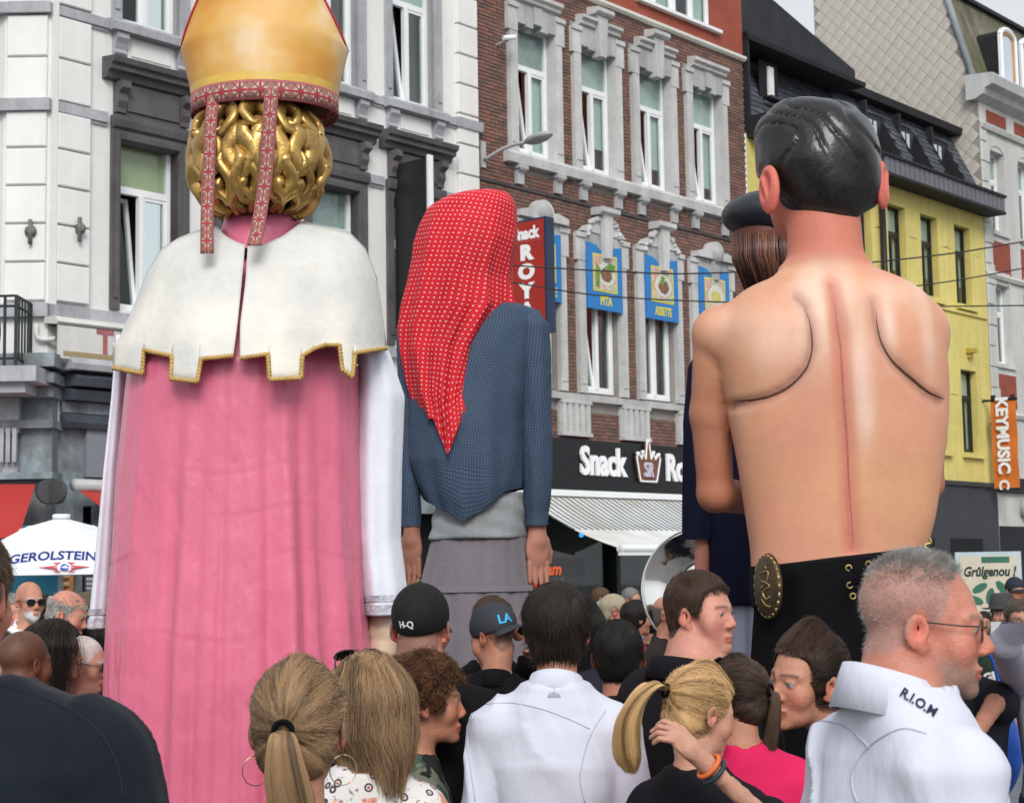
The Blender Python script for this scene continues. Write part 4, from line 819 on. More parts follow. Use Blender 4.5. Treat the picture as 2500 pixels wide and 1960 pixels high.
def cord(hem, lim=None, nm='cape_trim', parent=None):
    pts = []
    for (a, c), (b, d) in zip(hem[:-1], hem[1:]):
        n = max(2, int(np.hypot(b-a, d-c)/2.2)); pts += [(a+(b-a)*t, c+(d-c)*t) for t in np.arange(n)/n]
    pts.append(hem[-1]); C = np.array([Q(x, y, cape_D(x, y, .006)+.012*sin(x*.035+y*.004)*((y-500)/300)) for x, y in pts])
    r = .0078*(1+.28*np.sin(np.arange(len(C))*1.9)); V, Fc = tube(C, r, 6); pobj(nm, V, Fc, M_cord, BIS)
for hem, lf in ((hemL, True), (hemR, False)):
    V, Fc, uv = cape_half(hem, lf); pobj('cape', V, Fc, M_ivory, BIS, uv=uv, solid=.007); cord(hem)
fr = []                                                                    # the front of the cape
for x in np.linspace(242, 822, 60):
    for k in range(20):
        y = max(ytop(x), 500 if 400 < x < 700 else 0); y = y+(775-y)*k/19; fr.append(Q(x, y, 2*Dc-cape_D(x, y)))
pobj('cape', fr, grid_faces(60, 20), M_ivory, BIS)
# pink collar between cape and hair
S2 = ribs([(545, 460, 640, .16), (515, 462, 640, .15), (470, 478, 642, .13), (440, 480, 640, .12)], D, 1.); V, Fc, uv = shell(S2, 40, 10); pobj('collar', V, Fc, M_pink, BIS)
# sleeves with lace cuffs, and the right forearm
lace = mat('lace', (.62, .64, .70), .8, .3, 38, .8, 50, tint=(.35, .36, .42))
def sleeve(rows, D, nm='sleeve', hem=.1):
    S = ribs(rows, D, 1.); S = S[np.argsort(S[:, 0])]
    fo = lambda A, Z: .07*np.sin(A*3+1+Z*.6)*np.clip((S[-1, 0]-Z)/1., 0, 1)+.03*np.sin(A*7+Z)
    V, Fc, uv = shell(S, 60, 60, fo, z0=S[0, 0]); o = pobj(nm, V, Fc, M_linen, BIS, solid=.006)
    Sb = S.copy(); Sb[:, 3] += .004; Sb[:, 4] += .004
    for z0, h in ((S[0, 0]+.004, .035), (S[0, 0]+.052, .022)):
        zz = np.array([z0, z0+h]); Sx = np.array([[z, *(np.interp(z, Sb[:, 0], Sb[:, k]) for k in (1, 2, 3, 4))] for z in zz]); V, Fc, uv = shell(Sx, 60, 3, lambda A, Z: .07*np.sin(A*3+1+Z*.6)+.03*np.sin(A*7+Z)); ob = obj('lace_band', mesh('lace_band', V-np.array(BIS.location), Fc, True), lace, o)
    return S
sleeve([(700, 770, 808, .12), (760, 764, 832, .14), (845, 760, 860, .15), (1000, 760, 853, .15), (1150, 762, 850, .15), (1250, 770, 862, .15), (1308, 778, 864, .14)], 6.27)
sleeve([(720, 252, 280, .1), (850, 243, 275, .12), (1000, 228, 262, .13), (1200, 209, 250, .13), (1336, 194, 240, .12)], 6.38)
def hand_fn(p, flat=1., spread=.0, curl=.0):
    """a hand hanging along -z, palm towards +y, thumb towards +x; about 0.19 long"""
    d = ell(p, (0, 0, -.052), (.040, .017, .054)); d = smin(d, rcone(p, (0, 0, .05), (0, 0, -.02), .028, .027), .02)
    for i, (x, L) in enumerate(((.030, .070), (.0105, .080), (-.0095, .074), (-.028, .056))):
        a = np.array([x, 0, -.09]); t = spread*(x/.03); b = a+np.array([sin(t)*L*.55, L*.55*sin(curl), -L*.55*cos(t)*cos(curl)]); c = b+np.array([sin(t)*L*.45, L*.45*sin(curl*2.2), -L*.45*cos(t)*cos(curl*2.2)])
        d = smin(d, np.minimum(rcone(p, a, b, .0092, .0085), rcone(p, b, c, .0085, .007)), .004)
    th = smin(rcone(p, (.03, .006, -.02), (.052, .018, -.058), .014, .0105), rcone(p, (.052, .018, -.058), (.054, .024, -.088), .0105, .008), .006)
    return smin(d, th, .010)
def hand_mesh(step=.006, **k):
    g = lambda a, b: np.arange(a, b, step, dtype=np.float32); return snets(lambda p: hand_fn(p, **k), g(-.07, .085), g(-.05, .11), g(-.2, .07))
HV, HF = hand_mesh(.0045)
def giant_hand(root, c, L, m, col, rz=0., nails=None, nm='hand', flip=1, wrist=None):
    """hand of length L hanging from the wrist point c"""
    V = HV*np.array([flip, 1, 1])*(L/.19); V = V@rotz(rz).T+np.asarray(c); Fh = HF if flip > 0 else HF[:, ::-1]; cc = np.tile(col, (len(V), 1))
    if nails is not None: t = np.clip((-HV[:, 2]-.148)/.006, 0, 1)[:, None]; cc = cc*(1-t)+np.array(nails)*t
    return pobj(nm, V, Fh, m, root, col=cc)
a, b = Q(818, 1310, 6.27), Q(812, 1400, 6.25); V, Fc = tube(catmull([Q(822, 1240, 6.27), a, Q(815, 1360, 6.26), b], 6), [.052]*6+[.062]*6+[.054]*6+[.042], 20)
pobj('arm', V, Fc, mat('porcelain_skin', (.62, .46, .34), .35, .06, 4, coat=.2), BIS)
giant_hand(BIS, Q(812, 1408, 6.25), .26, M_gskin, (.62, .46, .34), .6)
giant_hand(BIS, Q(248, 1360, 6.2), .26, M_gskin, (.62, .46, .34), -.6, flip=-1)
# head: gilded curls
hc = Q(553, 342, 6.15); hr_ = np.array([.222, .21, .245])
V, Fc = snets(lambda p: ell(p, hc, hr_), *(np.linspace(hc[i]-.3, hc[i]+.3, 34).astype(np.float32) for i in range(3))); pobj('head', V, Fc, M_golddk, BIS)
def surf(u, v, o=0.):
    """u azimuth from the back (radians, + to the right), v -1..1 from chin to crown"""
    e = np.arcsin(np.clip(v, -.999, .999)); sx = np.maximum(np.cos(e), .55); return np.stack([hc[0]+(hr_[0]+o)*np.sin(u)*sx, hc[1]-(hr_[1]+o)*np.cos(u)*sx, hc[2]+(hr_[2]+o*.6)*v], -1)
def lock(pts, r0, curl, nm='curl'):
    pts = catmull(np.array(pts), 9); u, v = pts[:, 0], pts[:, 1]
    if curl:                                                               # spiral at the tip
        du, dv = u[-1]-u[-3], v[-1]-v[-3]; a0 = atan2(dv, du); R = abs(curl); sg = np.sign(curl); cxx = u[-1]-sg*sin(a0)*R; cyy = v[-1]+sg*cos(a0)*R
        th = np.linspace(0, 4.9, 22); rr_ = R*(1-th/6.4); a = a0-sg*pi/2+sg*th; u = np.concatenate([u, (cxx+rr_*np.cos(a))[1:]]); v = np.concatenate([v, (cyy+rr_*np.sin(a))[1:]])
    n = len(u); t = np.linspace(0, 1, n); rr_ = r0*(np.minimum(1, .5+t*3)*(1-.6*t)); C = surf(u, np.clip(v, -.96, .9), .010+.020*np.sin(pi*t)+.006*rl_.uniform(-1, 1)); V, Fc = tube(C, rr_, 10, True, .6); pobj(nm, V, Fc, M_gold, BIS)
def uv_(x, y): # view position -> azimuth and height on the head
    p = Q(x, y, 5.95); v = (p[2]-hc[2])/hr_[2]; s = max(.55, sqrt(max(0, 1-min(.98, v*v)))); return (math.asin(np.clip((p[0]-hc[0])*1.03/(hr_[0]*s), -.99, .99)), v)
rl_ = random.Random(12); n_l = 0
for tier, (v0, ln_, nn_) in enumerate(((.86, .62, 11), (.42, .70, 12), (-.02, .62, 12), (-.42, .45, 12))):
    for k in range(nn_):
        u = -1.42+2.84*(k+.5*(tier % 2)+.15*rl_.uniform(-1, 1))/(nn_-.5); sg = 1 if (k+tier) % 2 else -1; a_ = rl_.uniform(.05, .11); L_ = ln_*rl_.uniform(.85, 1.1); vv_ = max(-.93, v0-L_)
        pts = [(u, v0), (u+sg*a_, v0+(vv_-v0)*.3), (u-sg*a_*.7, v0+(vv_-v0)*.65), (u+sg*a_*.5, vv_)]; lock(pts, rl_.uniform(.040, .052), sg*rl_.choice((.05, .06, .075)) if tier < 3 else 0)
for k in range(26):                                                       # the same curls continue round the far side
    u = pi*.62+(2*pi-pi*1.24)*(k % 9)/8+.1*(k//9); v = .75-.55*(k//9); lock([(u, v), (u+.1, v-.25), (u-.05, v-.5)], .026, .07*(-1)**k)
# mitre
mc = Q(564, 247, 6.15); mx, my = .266, .235
def mring(v):
    return mx*(1+.0*v), my
nu = 120; A = 2*pi*np.arange(nu)/nu
def mpt(a, v, o=0.):
    """v 0..1 band to shoulder, 1..2 shoulder to the tips"""
    ca, sa = np.cos(a), np.sin(a)
    lo = np.clip(v, 0, 1); hi = np.clip(v-1, 0, 1); wx = mx*(1+.175*lo); wy = my*(1-.05*lo); zsh = .065+.195*lo+.03*lo*(np.abs(sa)-.6)
    pk = .60*(1-np.abs(ca)**1.02); x = ca*wx*(1-.02*hi); y = sa*wy*(1-.45*hi*np.abs(sa)); return np.stack([mc[0]+x+o*ca, mc[1]+y+o*sa, mc[2]+zsh+hi*pk], -1)
def mitre_mat():
    m, nt, b, tc = base('painted_gold_mitre'); co = tc.outputs['Object']; n1 = noise(nt, co, 3.4, 3, .5); n2 = noise(nt, co, 5.5, 3, .5)
    c = rmp(nt, n1, [(.36, (.56, .24, .03)), (.47, (.62, .32, .06)), (.55, (.66, .39, .12)), (.66, (.70, .52, .30))]); c = mixc(nt, rmp(nt, n2, [(.5, 0.), (.72, .55)]), c, (.58, .34, .06)); nt.links.new(c, b.inputs['Base Color'])
    setin(b, **{'Roughness': .5, 'Coat Weight': .0}); return m
vv = np.concatenate([np.linspace(0, 1, 14), np.linspace(1.05, 2, 20)]); V = np.concatenate([mpt(np.full(len(vv), a), vv) for a in A])
sv_ = []
for a in np.linspace(0, 2*pi, nu+1):
    for k in (.02, .17): q = mpt(np.array([a]), np.array([k]))[0]; sv_.append((mc[0]+(q[0]-mc[0])*1.012, mc[1]+(q[1]-mc[1])*1.012, q[2]))
mo = pobj('mitre', V, grid_faces(nu, len(vv), True), mitre_mat(), BIS, solid=.012)
C = np.array([mpt(np.array([a]), np.array([2.]), .004)[0] for a in A]); V, Fc = tube(np.concatenate([C, C[:1]]), .004, 6); obj('piping', mesh('piping', V-np.array(BIS.location), Fc, True), mat('crimson_piping', (.5, .03, .06), .5, .1, 6), mo)
obj('gold_strip', mesh('gold_strip', np.array(sv_)-np.array(BIS.location), grid_faces(nu+1, 2), True), mat('gold_strip', (.66, .44, .09), .35, .1, 5), mo)
bv = []; bu = []
for a in np.linspace(0, 2*pi, nu+1):
    for k, z in enumerate((-.006, .068)):
        q = mpt(np.array([a]), np.array([0.]))[0]; bv.append((mc[0]+(q[0]-mc[0])*1.03, mc[1]+(q[1]-mc[1])*1.03, mc[2]+z)); bu.append((k, a/(2*pi)*23))
bo = obj('mitre_band', mesh('mitre_band', np.array(bv)-np.array(BIS.location), grid_faces(nu+1, 2), True, bu), M_rib, mo); q = bo.modifiers.new('t', 'SOLIDIFY'); q.thickness = .006
MLo = pobj('mitre_lining', *lathe([(.0, .02), (.9, .02)], 40), mat('lining', (.12, .06, .03), .9, .1, 3), BIS)
for v in MLo.data.vertices: c = v.co+Vector(BIS.location); v.co = Vector((mc[0]+c[0]*mx, mc[1]+c[1]*my, mc[2]+c[2]))-Vector(BIS.location)
def lappet(rows):
    rows = catmull(np.array(rows, float), 6); V = []; U = []; L = 0; p0 = None
    for x, y, w_, D_ in rows:
        c = Q(x, y, D_)
        if p0 is not None: L += np.linalg.norm(c-p0)
        p0 = c; h = w_/2*K_/F*D_
        for k, s in enumerate((-1, 1)): V.append(c+np.array([s*h, 0, 0])); U.append((k, L/.066))
    pobj('lappet', V, grid_faces(len(rows), 2), M_rib, BIS, uv=U, solid=-.006)
lappet([(455, 208, 27, 5.96), (449, 260, 27, 5.93), (446, 330, 27, 5.905), (443, 400, 28, 5.895), (441, 470, 28, 5.87), (441, 540, 29, 5.84)])
lappet([(578, 190, 31, 5.9), (575, 240, 31, 5.89), (571, 300, 31, 5.885), (566, 370, 30, 5.88), (558, 430, 30, 5.87), (548, 490, 30, 5.83), (541, 523, 31, 5.80)])

# ---------------------------------------------------------------- the woman in the red headscarf
D = 9.0; SCF = thing('giant_figure', 'giant woman figure from behind in red dotted headscarf, blue blouse and grey skirt', 'giant figure', (Q(1010, 1100, D)[0], D, 0), 0, 'processional giants towering over the crowd')
M_scarf = dots_mat('red_dotted_scarf', (.56, .012, .022), (.74, .45, .45), 41, .165, sheen=0.); M_blouse = dots_mat('blue_dotted_blouse', (.035, .06, .105), (.17, .22, .28), 70, .16, sheen=0.)
M_skirt = mat('grey_wool', (.17, .155, .175), .9, .12, 5, .3, 60, sheen=.3); M_apron = mat('pale_apron_band', (.27, .29, .30), .85, .12, 6, .4, 14, sheen=.2, bdist=.02)
S = ribs([(1050, 930, 1120, .16), (1145, 918, 1119, .19), (1250, 893, 1132, .26), (1400, 880, 1150, .33), (1800, 850, 1190, .4)], D, 1.); S[0, 0] = S[0, 0]; S[S[:, 0] == S[:, 0].min(), 0] = .03
V, Fc, uv = shell(S, 120, 60, lambda A, Z: .03*np.sin(A*11+Z)*np.clip((2.2-Z)/1.2, 0, 1)+.01*np.sin(A*23)); pobj('skirt', V, Fc, M_skirt, SCF)
zf = zat(1252*K_, D); S1 = np.array([[zf+dz, *(np.interp(zf+dz, np.sort(S[:, 0]), S[np.argsort(S[:, 0]), k]) for k in (1, 2, 3, 4))] for dz in (-.012, .02)]); S1[:, 3:] += np.array([[.012], [.006]]); V, Fc, uv = shell(S1, 80, 4); pobj('skirt_tuck', V, Fc, M_skirt, SCF)
S = ribs([(1050, 932, 1122, .18), (1100, 922, 1121, .2), (1146, 914, 1120, .215)], D, 1.); V, Fc, uv = shell(S, 90, 16, lambda A, Z: .02*np.sin(A*6)+.02*np.sin(Z*60+A*4)); pobj('apron_band', V, Fc, M_apron, SCF, solid=.01)
S = ribs([(640, 930, 1080, .16), (665, 872, 1150, .2), (700, 858, 1160, .22), (800, 866, 1135, .25), (900, 868, 1122, .27), (980, 872, 1122, .28), (1040, 892, 1120, .27), (1062, 905, 1118, .25)], D, 1.)
def blz(A, Z):                                                            # gathers, and the tail that hangs to a point
    t = np.clip((zat(900*K_, D)-Z)/.4, 0, 1); return .035*np.sin(A*9+Z*3)*t+.02*np.sin(A*15-Z*5)*t+.02*vn(np.stack([np.cos(A).ravel(), np.sin(A).ravel(), Z.ravel()], 1), 4., 2).reshape(A.shape)
V, Fc, uv = shell(S, 140, 70, blz); zb = zat(1000*K_, D); tip = Q(988, 1122, D); dz = np.clip((zb-V[:, 2])/(zb-zat(1062*K_, D)), 0, 1); side = np.clip(1-np.abs(V[:, 0]-tip[0])/.22, 0, 1)*(V[:, 1] < D)
V[:, 2] -= dz*side*.125; V[:, 2] += dz*np.clip((V[:, 0]-tip[0]-.1)/.2, 0, 1)*.05; pobj('blouse', V, Fc, M_blouse, SCF, uv=uv)
def arm(rows, D, m, root, nm='sleeve', ry=.95, fr=.05):
    S = ribs(rows, D, ry); V, Fc, uv = shell(S, 48, 60, lambda A, Z: fr*(np.sin(A*3+Z*9)*.4+np.sin(A*5-Z*4)*.4)+fr*1.3*(.4-np.abs(vn(np.stack([np.cos(A).ravel()+Z.ravel()*1.5, np.sin(A).ravel(), Z.ravel()*1.2-np.cos(A).ravel()*.6], 1), 4., 16)).reshape(A.shape))+fr*.6*vn(np.stack([np.cos(A).ravel(), np.sin(A).ravel(), Z.ravel()*2], 1), 3., 6).reshape(A.shape)); return pobj(nm, V, Fc, m, root, uv=uv)
arm([(662, 1105, 1140), (690, 1100, 1168), (760, 1106, 1172), (900, 1110, 1174), (1000, 1112, 1176), (1070, 1115, 1172), (1090, 1118, 1168), (1118, 1118, 1167)], 8.93, M_blouse, SCF)
arm([(672, 862, 890), (700, 842, 900), (800, 846, 895), (900, 850, 885), (1000, 852, 890), (1070, 852, 896), (1095, 854, 897), (1120, 854, 896)], 9.0, M_blouse, SCF)
giant_hand(SCF, Q(1143, 1135, 8.95), .33, M_gskin, (.48, .22, .16), .5, nails=(.45, .04, .04)); giant_hand(SCF, Q(876, 1135, 9.), .30, M_gskin, (.36, .16, .11), -.5, flip=-1)
# scarf: drapes over the head and hangs in two tails
ol = [(405, 1040, 1045, .02), (412, 980, 1080, .12), (425, 940, 1092, .19), (445, 910, 1100, .24), (480, 892, 1102, .27), (520, 880, 1100, .285), (560, 876, 1090, .29), (600, 868, 1085, .29), (640, 858, 1092, .29), (660, 854, 1095, .29), (700, 849, 1072, .29), (750, 855, 1040, .295), (800, 866, 1026, .30), (850, 878, 1011, .305), (900, 893, 1020, .31)]
SR = ribs(ol, D, 1.); nu_, nz_ = 150, 110; 
V, Fc, uv = shell(SR, nu_, nz_, lambda A, Z: .11*(.6-np.abs(np.sin(A*5+Z*1.6+.5*np.sin(Z*3))))*np.clip((3.72-Z)/.6, 0, 1)+.05*(.6-np.abs(np.sin(A*9.3-Z*2.5)))*np.clip((3.5-Z)/.5, 0, 1)+.02*vn(np.stack([np.cos(A).ravel()*1.5, np.sin(A).ravel()*1.5, Z.ravel()], 1), 3., 8).reshape(A.shape), z0=zat(905*K_, D))
zlow = zat(905*K_, D); fx = (V[:, 0]-SR[-1, 1])                         # pull the hem into two points, far side stays short
tt = np.clip((zat(800*K_, D)-V[:, 2])/(zat(800*K_, D)-zlow), 0, 1)**1.3; X1, X2, XM = Q(945, 0, D)[0], Q(1000, 0, D)[0], Q(966, 0, D)[0]
pull = np.maximum(np.clip(1-np.abs(V[:, 0]-X1)/.075, 0, 1)*.20, np.clip(1-np.abs(V[:, 0]-X2)/.065, 0, 1)*.165)-.02
V[:, 2] -= tt*np.where(V[:, 1] < D, pull, -.35); pobj('headscarf', V, Fc, M_scarf, SCF, uv=uv)
c = Q(985, 520, D); V, Fc = snets(lambda p: smin(ell(p, c+np.array([0, .04, .0]), (.18, .2, .2)), rcone(p, c, c+np.array([0, 0, -.45]), .1, .1), .05), *(np.linspace(c[i]-(.5 if i == 2 else .3), c[i]+.35, 40).astype(np.float32) for i in range(3))); pobj('head', V, Fc, M_gskin, SCF, col=np.tile((.5, .25, .18), (len(V), 1)))

# ---------------------------------------------------------------- the bare-backed man
D = 7.0; BAR = thing('giant_figure', 'giant bare-backed man figure with glossy black hair and black trousers', 'giant figure', (Q(1790, 1000, D)[0], D, 0), 0, 'processional giants towering over the crowd')
TS = ribs([(1230, 1600, 1962), (1165, 1597, 1972), (1100, 1588, 1988), (1000, 1573, 2003), (930, 1560, 2012), (860, 1546, 2016), (800, 1536, 2014), (740, 1530, 2006), (690, 1530, 1995), (640, 1556, 1972), (612, 1590, 1940), (590, 1640, 1900), (572, 1668, 1850)], D, .60)
TS = catmull(TS, 8)
X2d = lambda pts, D_=6.72: [(lambda q: (q[0], q[2]))(Q(x, y, D_)) for x, y in pts]
SCL = X2d([(1697, 628), (1715, 650), (1725, 690), (1728, 740), (1715, 785), (1680, 822), (1640, 842), (1600, 851), (1560, 854)]); SCRr = X2d([(1862, 640), (1863, 680), (1875, 730), (1900, 770), (1940, 805), (1980, 835), (2012, 848)])
SPN = X2d([(1773, 600), (1780, 650), (1790, 740), (1797, 850), (1805, 950), (1810, 1050), (1820, 1170)])
def d2(p, pl):
    q = np.stack([p[:, 0], np.zeros(len(p)), p[:, 2]], 1).astype(np.float32); return polyd(q, [(a, 0, b) for a, b in pl])
nk0, nk1 = Q(1760, 600, 6.98), Q(1752, 470, 7.02); hC = Q(1748, 352, 7.05)
ARML = [Q(1525, 712, 7.04), Q(1512, 880, 7.12), Q(1523, 1050, 7.16), Q(1600, 1062, 7.42), Q(1700, 1000, 7.5)]; ARMR = [Q(1962, 705, 7.04), Q(1972, 860, 7.14), Q(1968, 1030, 7.2), Q(1880, 1040, 7.48), Q(1780, 1020, 7.52)]
def body3(p):
    d = lofted(p, TS, 2.3)
    d = smin(d, rcone(p, nk1+np.array([0, 0, .1]), nk0+np.array([0, 0, -.08]), .150, .165), .09)
    for sg, A_ in ((-1, ARML), (1, ARMR)):
        sh = A_[0]; d = smin(d, ell(p, sh, (.105, .12, .115)), .07)
        a = smin(rcone(p, A_[0], A_[1], .098, .085), rcone(p, A_[1], A_[2], .085, .076), .03); a = smin(a, rcone(p, A_[2], A_[3], .076, .07), .03); a = smin(a, rcone(p, A_[3], A_[4], .07, .055), .02); d = smin(d, a, .012)
    back = p[:, 1] < D
    g = np.where(back, .022*np.exp(-(d2(p, SPN)/.035)**2)+.012*np.exp(-(d2(p, SCL)/.02)**2)+.012*np.exp(-(d2(p, SCRr)/.02)**2), 0)
    for x, y, s in ((1640, 745, .22), (1945, 735, .2)):
        q = Q(x, y, 6.72); g = g-np.where(back, .013*np.exp(-((p[:, 0]-q[0])**2+(p[:, 2]-q[2])**2)/(s*s*.45)), 0)
    d = d+g
    hd = smin(ell(p, hC+np.array([-.02, .03, -.06]), (.205, .23, .26)), ell(p, hC+np.array([-.04, .14, -.16]), (.16, .13, .17)), .05)
    return smin(d, hd, .03)
z0 = zat(1230*K_, D); V, Fc = snets(body3, axis_grid([(BAR.location.x-.62, BAR.location.x+.62, .0135)]), axis_grid([(6.5, 7.7, .0165)]), axis_grid([(z0-.02, zat(190*K_, D), .0135)]))
r = np.array(V, np.float32); n1 = fbm(r, 2.2, 3, 2)*.5+.5; n2 = fbm(r*np.array([1.6, 1, .5]), 3.2, 3, 8)*.5+.5
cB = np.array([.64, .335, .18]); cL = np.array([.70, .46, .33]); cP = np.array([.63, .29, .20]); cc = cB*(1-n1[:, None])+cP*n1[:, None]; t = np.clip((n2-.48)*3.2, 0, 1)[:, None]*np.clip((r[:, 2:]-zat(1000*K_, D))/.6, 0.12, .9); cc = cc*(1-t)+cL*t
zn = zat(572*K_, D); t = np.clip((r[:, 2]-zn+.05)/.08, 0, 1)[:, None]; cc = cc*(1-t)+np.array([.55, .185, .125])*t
dl, dr_, ds = d2(r, SCL), d2(r, SCRr), d2(r, SPN); bk = (r[:, 1] < D-.05)[:, None]
def paint(cc, d, wd, c, k=1.): t = np.clip(1-d/wd, 0, 1)[:, None]**.8*k*bk; return cc*(1-t)+np.array(c)*t
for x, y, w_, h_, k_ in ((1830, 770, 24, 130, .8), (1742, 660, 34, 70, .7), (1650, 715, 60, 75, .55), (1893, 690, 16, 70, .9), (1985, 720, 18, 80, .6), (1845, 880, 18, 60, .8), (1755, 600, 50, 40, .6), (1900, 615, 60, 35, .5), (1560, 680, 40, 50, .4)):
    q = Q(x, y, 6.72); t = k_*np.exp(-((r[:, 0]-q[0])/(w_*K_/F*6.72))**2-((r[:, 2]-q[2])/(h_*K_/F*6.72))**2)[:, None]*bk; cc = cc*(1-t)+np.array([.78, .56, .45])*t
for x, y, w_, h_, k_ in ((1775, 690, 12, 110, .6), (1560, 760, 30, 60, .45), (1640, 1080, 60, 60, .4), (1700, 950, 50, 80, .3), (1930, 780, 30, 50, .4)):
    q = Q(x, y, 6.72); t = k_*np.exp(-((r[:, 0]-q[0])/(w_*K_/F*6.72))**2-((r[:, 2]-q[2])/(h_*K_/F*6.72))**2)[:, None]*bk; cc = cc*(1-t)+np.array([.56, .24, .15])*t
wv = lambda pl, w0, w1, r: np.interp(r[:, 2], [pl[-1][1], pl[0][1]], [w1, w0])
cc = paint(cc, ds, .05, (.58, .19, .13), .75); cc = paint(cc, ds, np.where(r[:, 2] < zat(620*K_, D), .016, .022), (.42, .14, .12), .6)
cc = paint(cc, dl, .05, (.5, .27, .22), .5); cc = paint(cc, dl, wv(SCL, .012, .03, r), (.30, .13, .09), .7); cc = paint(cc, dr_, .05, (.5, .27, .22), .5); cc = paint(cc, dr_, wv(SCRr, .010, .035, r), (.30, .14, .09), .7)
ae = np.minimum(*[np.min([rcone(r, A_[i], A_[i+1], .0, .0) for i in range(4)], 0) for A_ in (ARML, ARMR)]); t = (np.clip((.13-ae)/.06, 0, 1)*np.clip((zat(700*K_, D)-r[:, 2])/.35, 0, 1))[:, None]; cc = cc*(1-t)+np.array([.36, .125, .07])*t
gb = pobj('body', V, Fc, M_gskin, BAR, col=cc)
def stroke(pts, w0, w1, m, nm='painted_line'):
    pts = catmull(np.array(pts, float), 8); n = len(pts); tn = np.gradient(pts, axis=0); tn /= np.linalg.norm(tn, axis=1)[:, None]; bpy.context.view_layer.update(); iv = gb.matrix_world.inverted(); o_ = iv @ Vector((0, 0, CAMH)); V = []
    for i, ((x, y), t) in enumerate(zip(pts, tn)):
        f = i/(n-1); w_ = (w0+(w1-w0)*f**1.4)*min(1, f*5+.12, (1-f)*2.6+.08)
        for s_ in (-1, 0, 1):
            d = (iv @ Vector(Q(x-t[1]*w_*s_, y+t[0]*w_*s_, 6.6)))-o_; hit, loc, nr, _ = gb.ray_cast(o_, d.normalized()); V.append(loc+nr*(.0025 if s_ == 0 else .0012) if hit else V[-1])
    obj(nm, mesh(nm, np.array([v[:] for v in V]), grid_faces(n, 3), True), m, BAR)
M_stk = mat('dark_paint', (.085, .040, .028), .4, .2, 20); M_stk2 = mat('russet_paint', (.40, .13, .11), .4, .2, 20)
stroke([(1712, 655), (1724, 690), (1728, 740), (1715, 785), (1680, 822), (1640, 842), (1600, 851), (1562, 853)], .8, 5.0, M_stk); stroke([(1864, 660), (1866, 690), (1876, 730), (1900, 770), (1940, 806), (1975, 834), (2008, 848)], .8, 5.6, M_stk)
stroke([(1776, 640), (1781, 690), (1789, 745), (1796, 850), (1803, 950), (1808, 1050), (1817, 1160)], 1.2, 2.2, M_stk2)
def hair3(p):
    q = p-hC; w1 = .006*np.sin(q[:, 0]*20+q[:, 2]*16+q[:, 1]*8)+.010*fbm(p, 4., 2, 3); d = ell(p, hC+np.array([-.005, 0, .02]), (.268, .285, .265))
    d = smin(d, ell(p, hC+np.array([-.12, .0, .14]), (.16, .2, .14)), .05); d = smin(d, ell(p, hC+np.array([.02, -.03, -.12]), (.215, .21, .19)), .06)
    s1 = np.abs(((q[:, 0]+.6*q[:, 2]+.25*fbm(p, 3., 2, 5))*8.5) % 1-.5)
    d = d-w1+.013*np.exp(-(s1/.10)**2)*np.clip((q[:, 2]+.05)/.08, 0, 1)
    d = smax(d, -(q[:, 2]+.285), .03)                                      # nape line
    ce = rcone(p, hC+np.array([-.25, .02, -.16]), hC+np.array([-.23, .35, -.1]), .1, .14); ce2 = rcone(p, hC+np.array([.25, .02, -.16]), hC+np.array([.22, .35, -.1]), .1, .14); d = smax(d, -np.minimum(ce, ce2), .02)
    return smax(d, (q[:, 1]-.20)+np.maximum(0, -(q[:, 2]-.1))*.9, .02)
V, Fc = snets(hair3, *(np.arange(hC[i]-.36, hC[i]+.36, .0095).astype(np.float32) for i in range(3))); pobj('hair', V, Fc, mat('glossy_black_hair', (.012, .012, .012), .34, .25, 5, .5, 9, coat=.3, bdist=.02, tint=(.02, .022, .02)), BAR)
def ear_shape(p, c, s, k):
    q = (p-c)/k; q = q*np.array([s, 1, 1]); d = ell(q, (0, 0, 0), (.028, .062, .105)); d = smax(d, -ell(q, (-.022, .006, .015), (.022, .036, .062)), .012); d = smin(d, rcone(q, (-.012, .03, .05), (-.012, -.01, -.05), .011, .012), .008); return d*k
for c, s, nm in ((Q(1637, 404, 6.90), 1, 'ear'), (Q(1877, 394, 6.97), -1, 'ear')):
    R_ = rotz(.5*s); V, Fc = snets(lambda p: ear_shape(p@R_, np.zeros(3), s, 1.), *(np.arange(-.14, .14, .008).astype(np.float32) for i in range(3))); pobj(nm, V+c, Fc, M_gskin, BAR, col=np.tile((.62, .16, .12), (len(V), 1)))
M_blk = mat('black_cloth', (.005, .005, .006), .9, .25, 3, .35, 12, spec=.08, bdist=.02); M_belt = mat('black_sash', (.004, .004, .005), .7, .2, 4, .2, 20, spec=.12)
S = ribs([(1215, 1606, 1966, .27), (1290, 1606, 1975, .3), (1420, 1596, 1990, .33), (1800, 1580, 2010, .36)], D, 1.); S[np.argmin(S[:, 0]), 0] = .03
V, Fc, uv = shell(S, 110, 70, lambda A, Z: .02*np.sin(A*7+Z*2)+.012*np.sin(A*13-Z)); pobj('trousers', V, Fc, M_blk, BAR)
S = ribs([(1182, 1592, 1978), (1230, 1597, 1974), (1290, 1600, 1980)], D, .68); V, Fc, uv = shell(S, 110, 14, lambda A, Z: .01*np.sin(A*5+Z*30)); V[:, 2] += (V[:, 0]-BAR.location.x)*.11*np.clip((V[:, 2]-zat(1290*K_, D))/.2, 0, 1); pobj('sash', V, Fc, M_belt, BAR, solid=.015)
Dm = 6.78; mc2 = Q(1637, 1247, Dm); Rm = rotz(-1.02)                          # medallion on the hip
M_br = mat('dark_bronze', (.10, .075, .045), .4, .4, 14, .4, 60, metal=.7); M_brh = mat('worn_gold', (.42, .30, .13), .4, .3, 20, metal=.7)
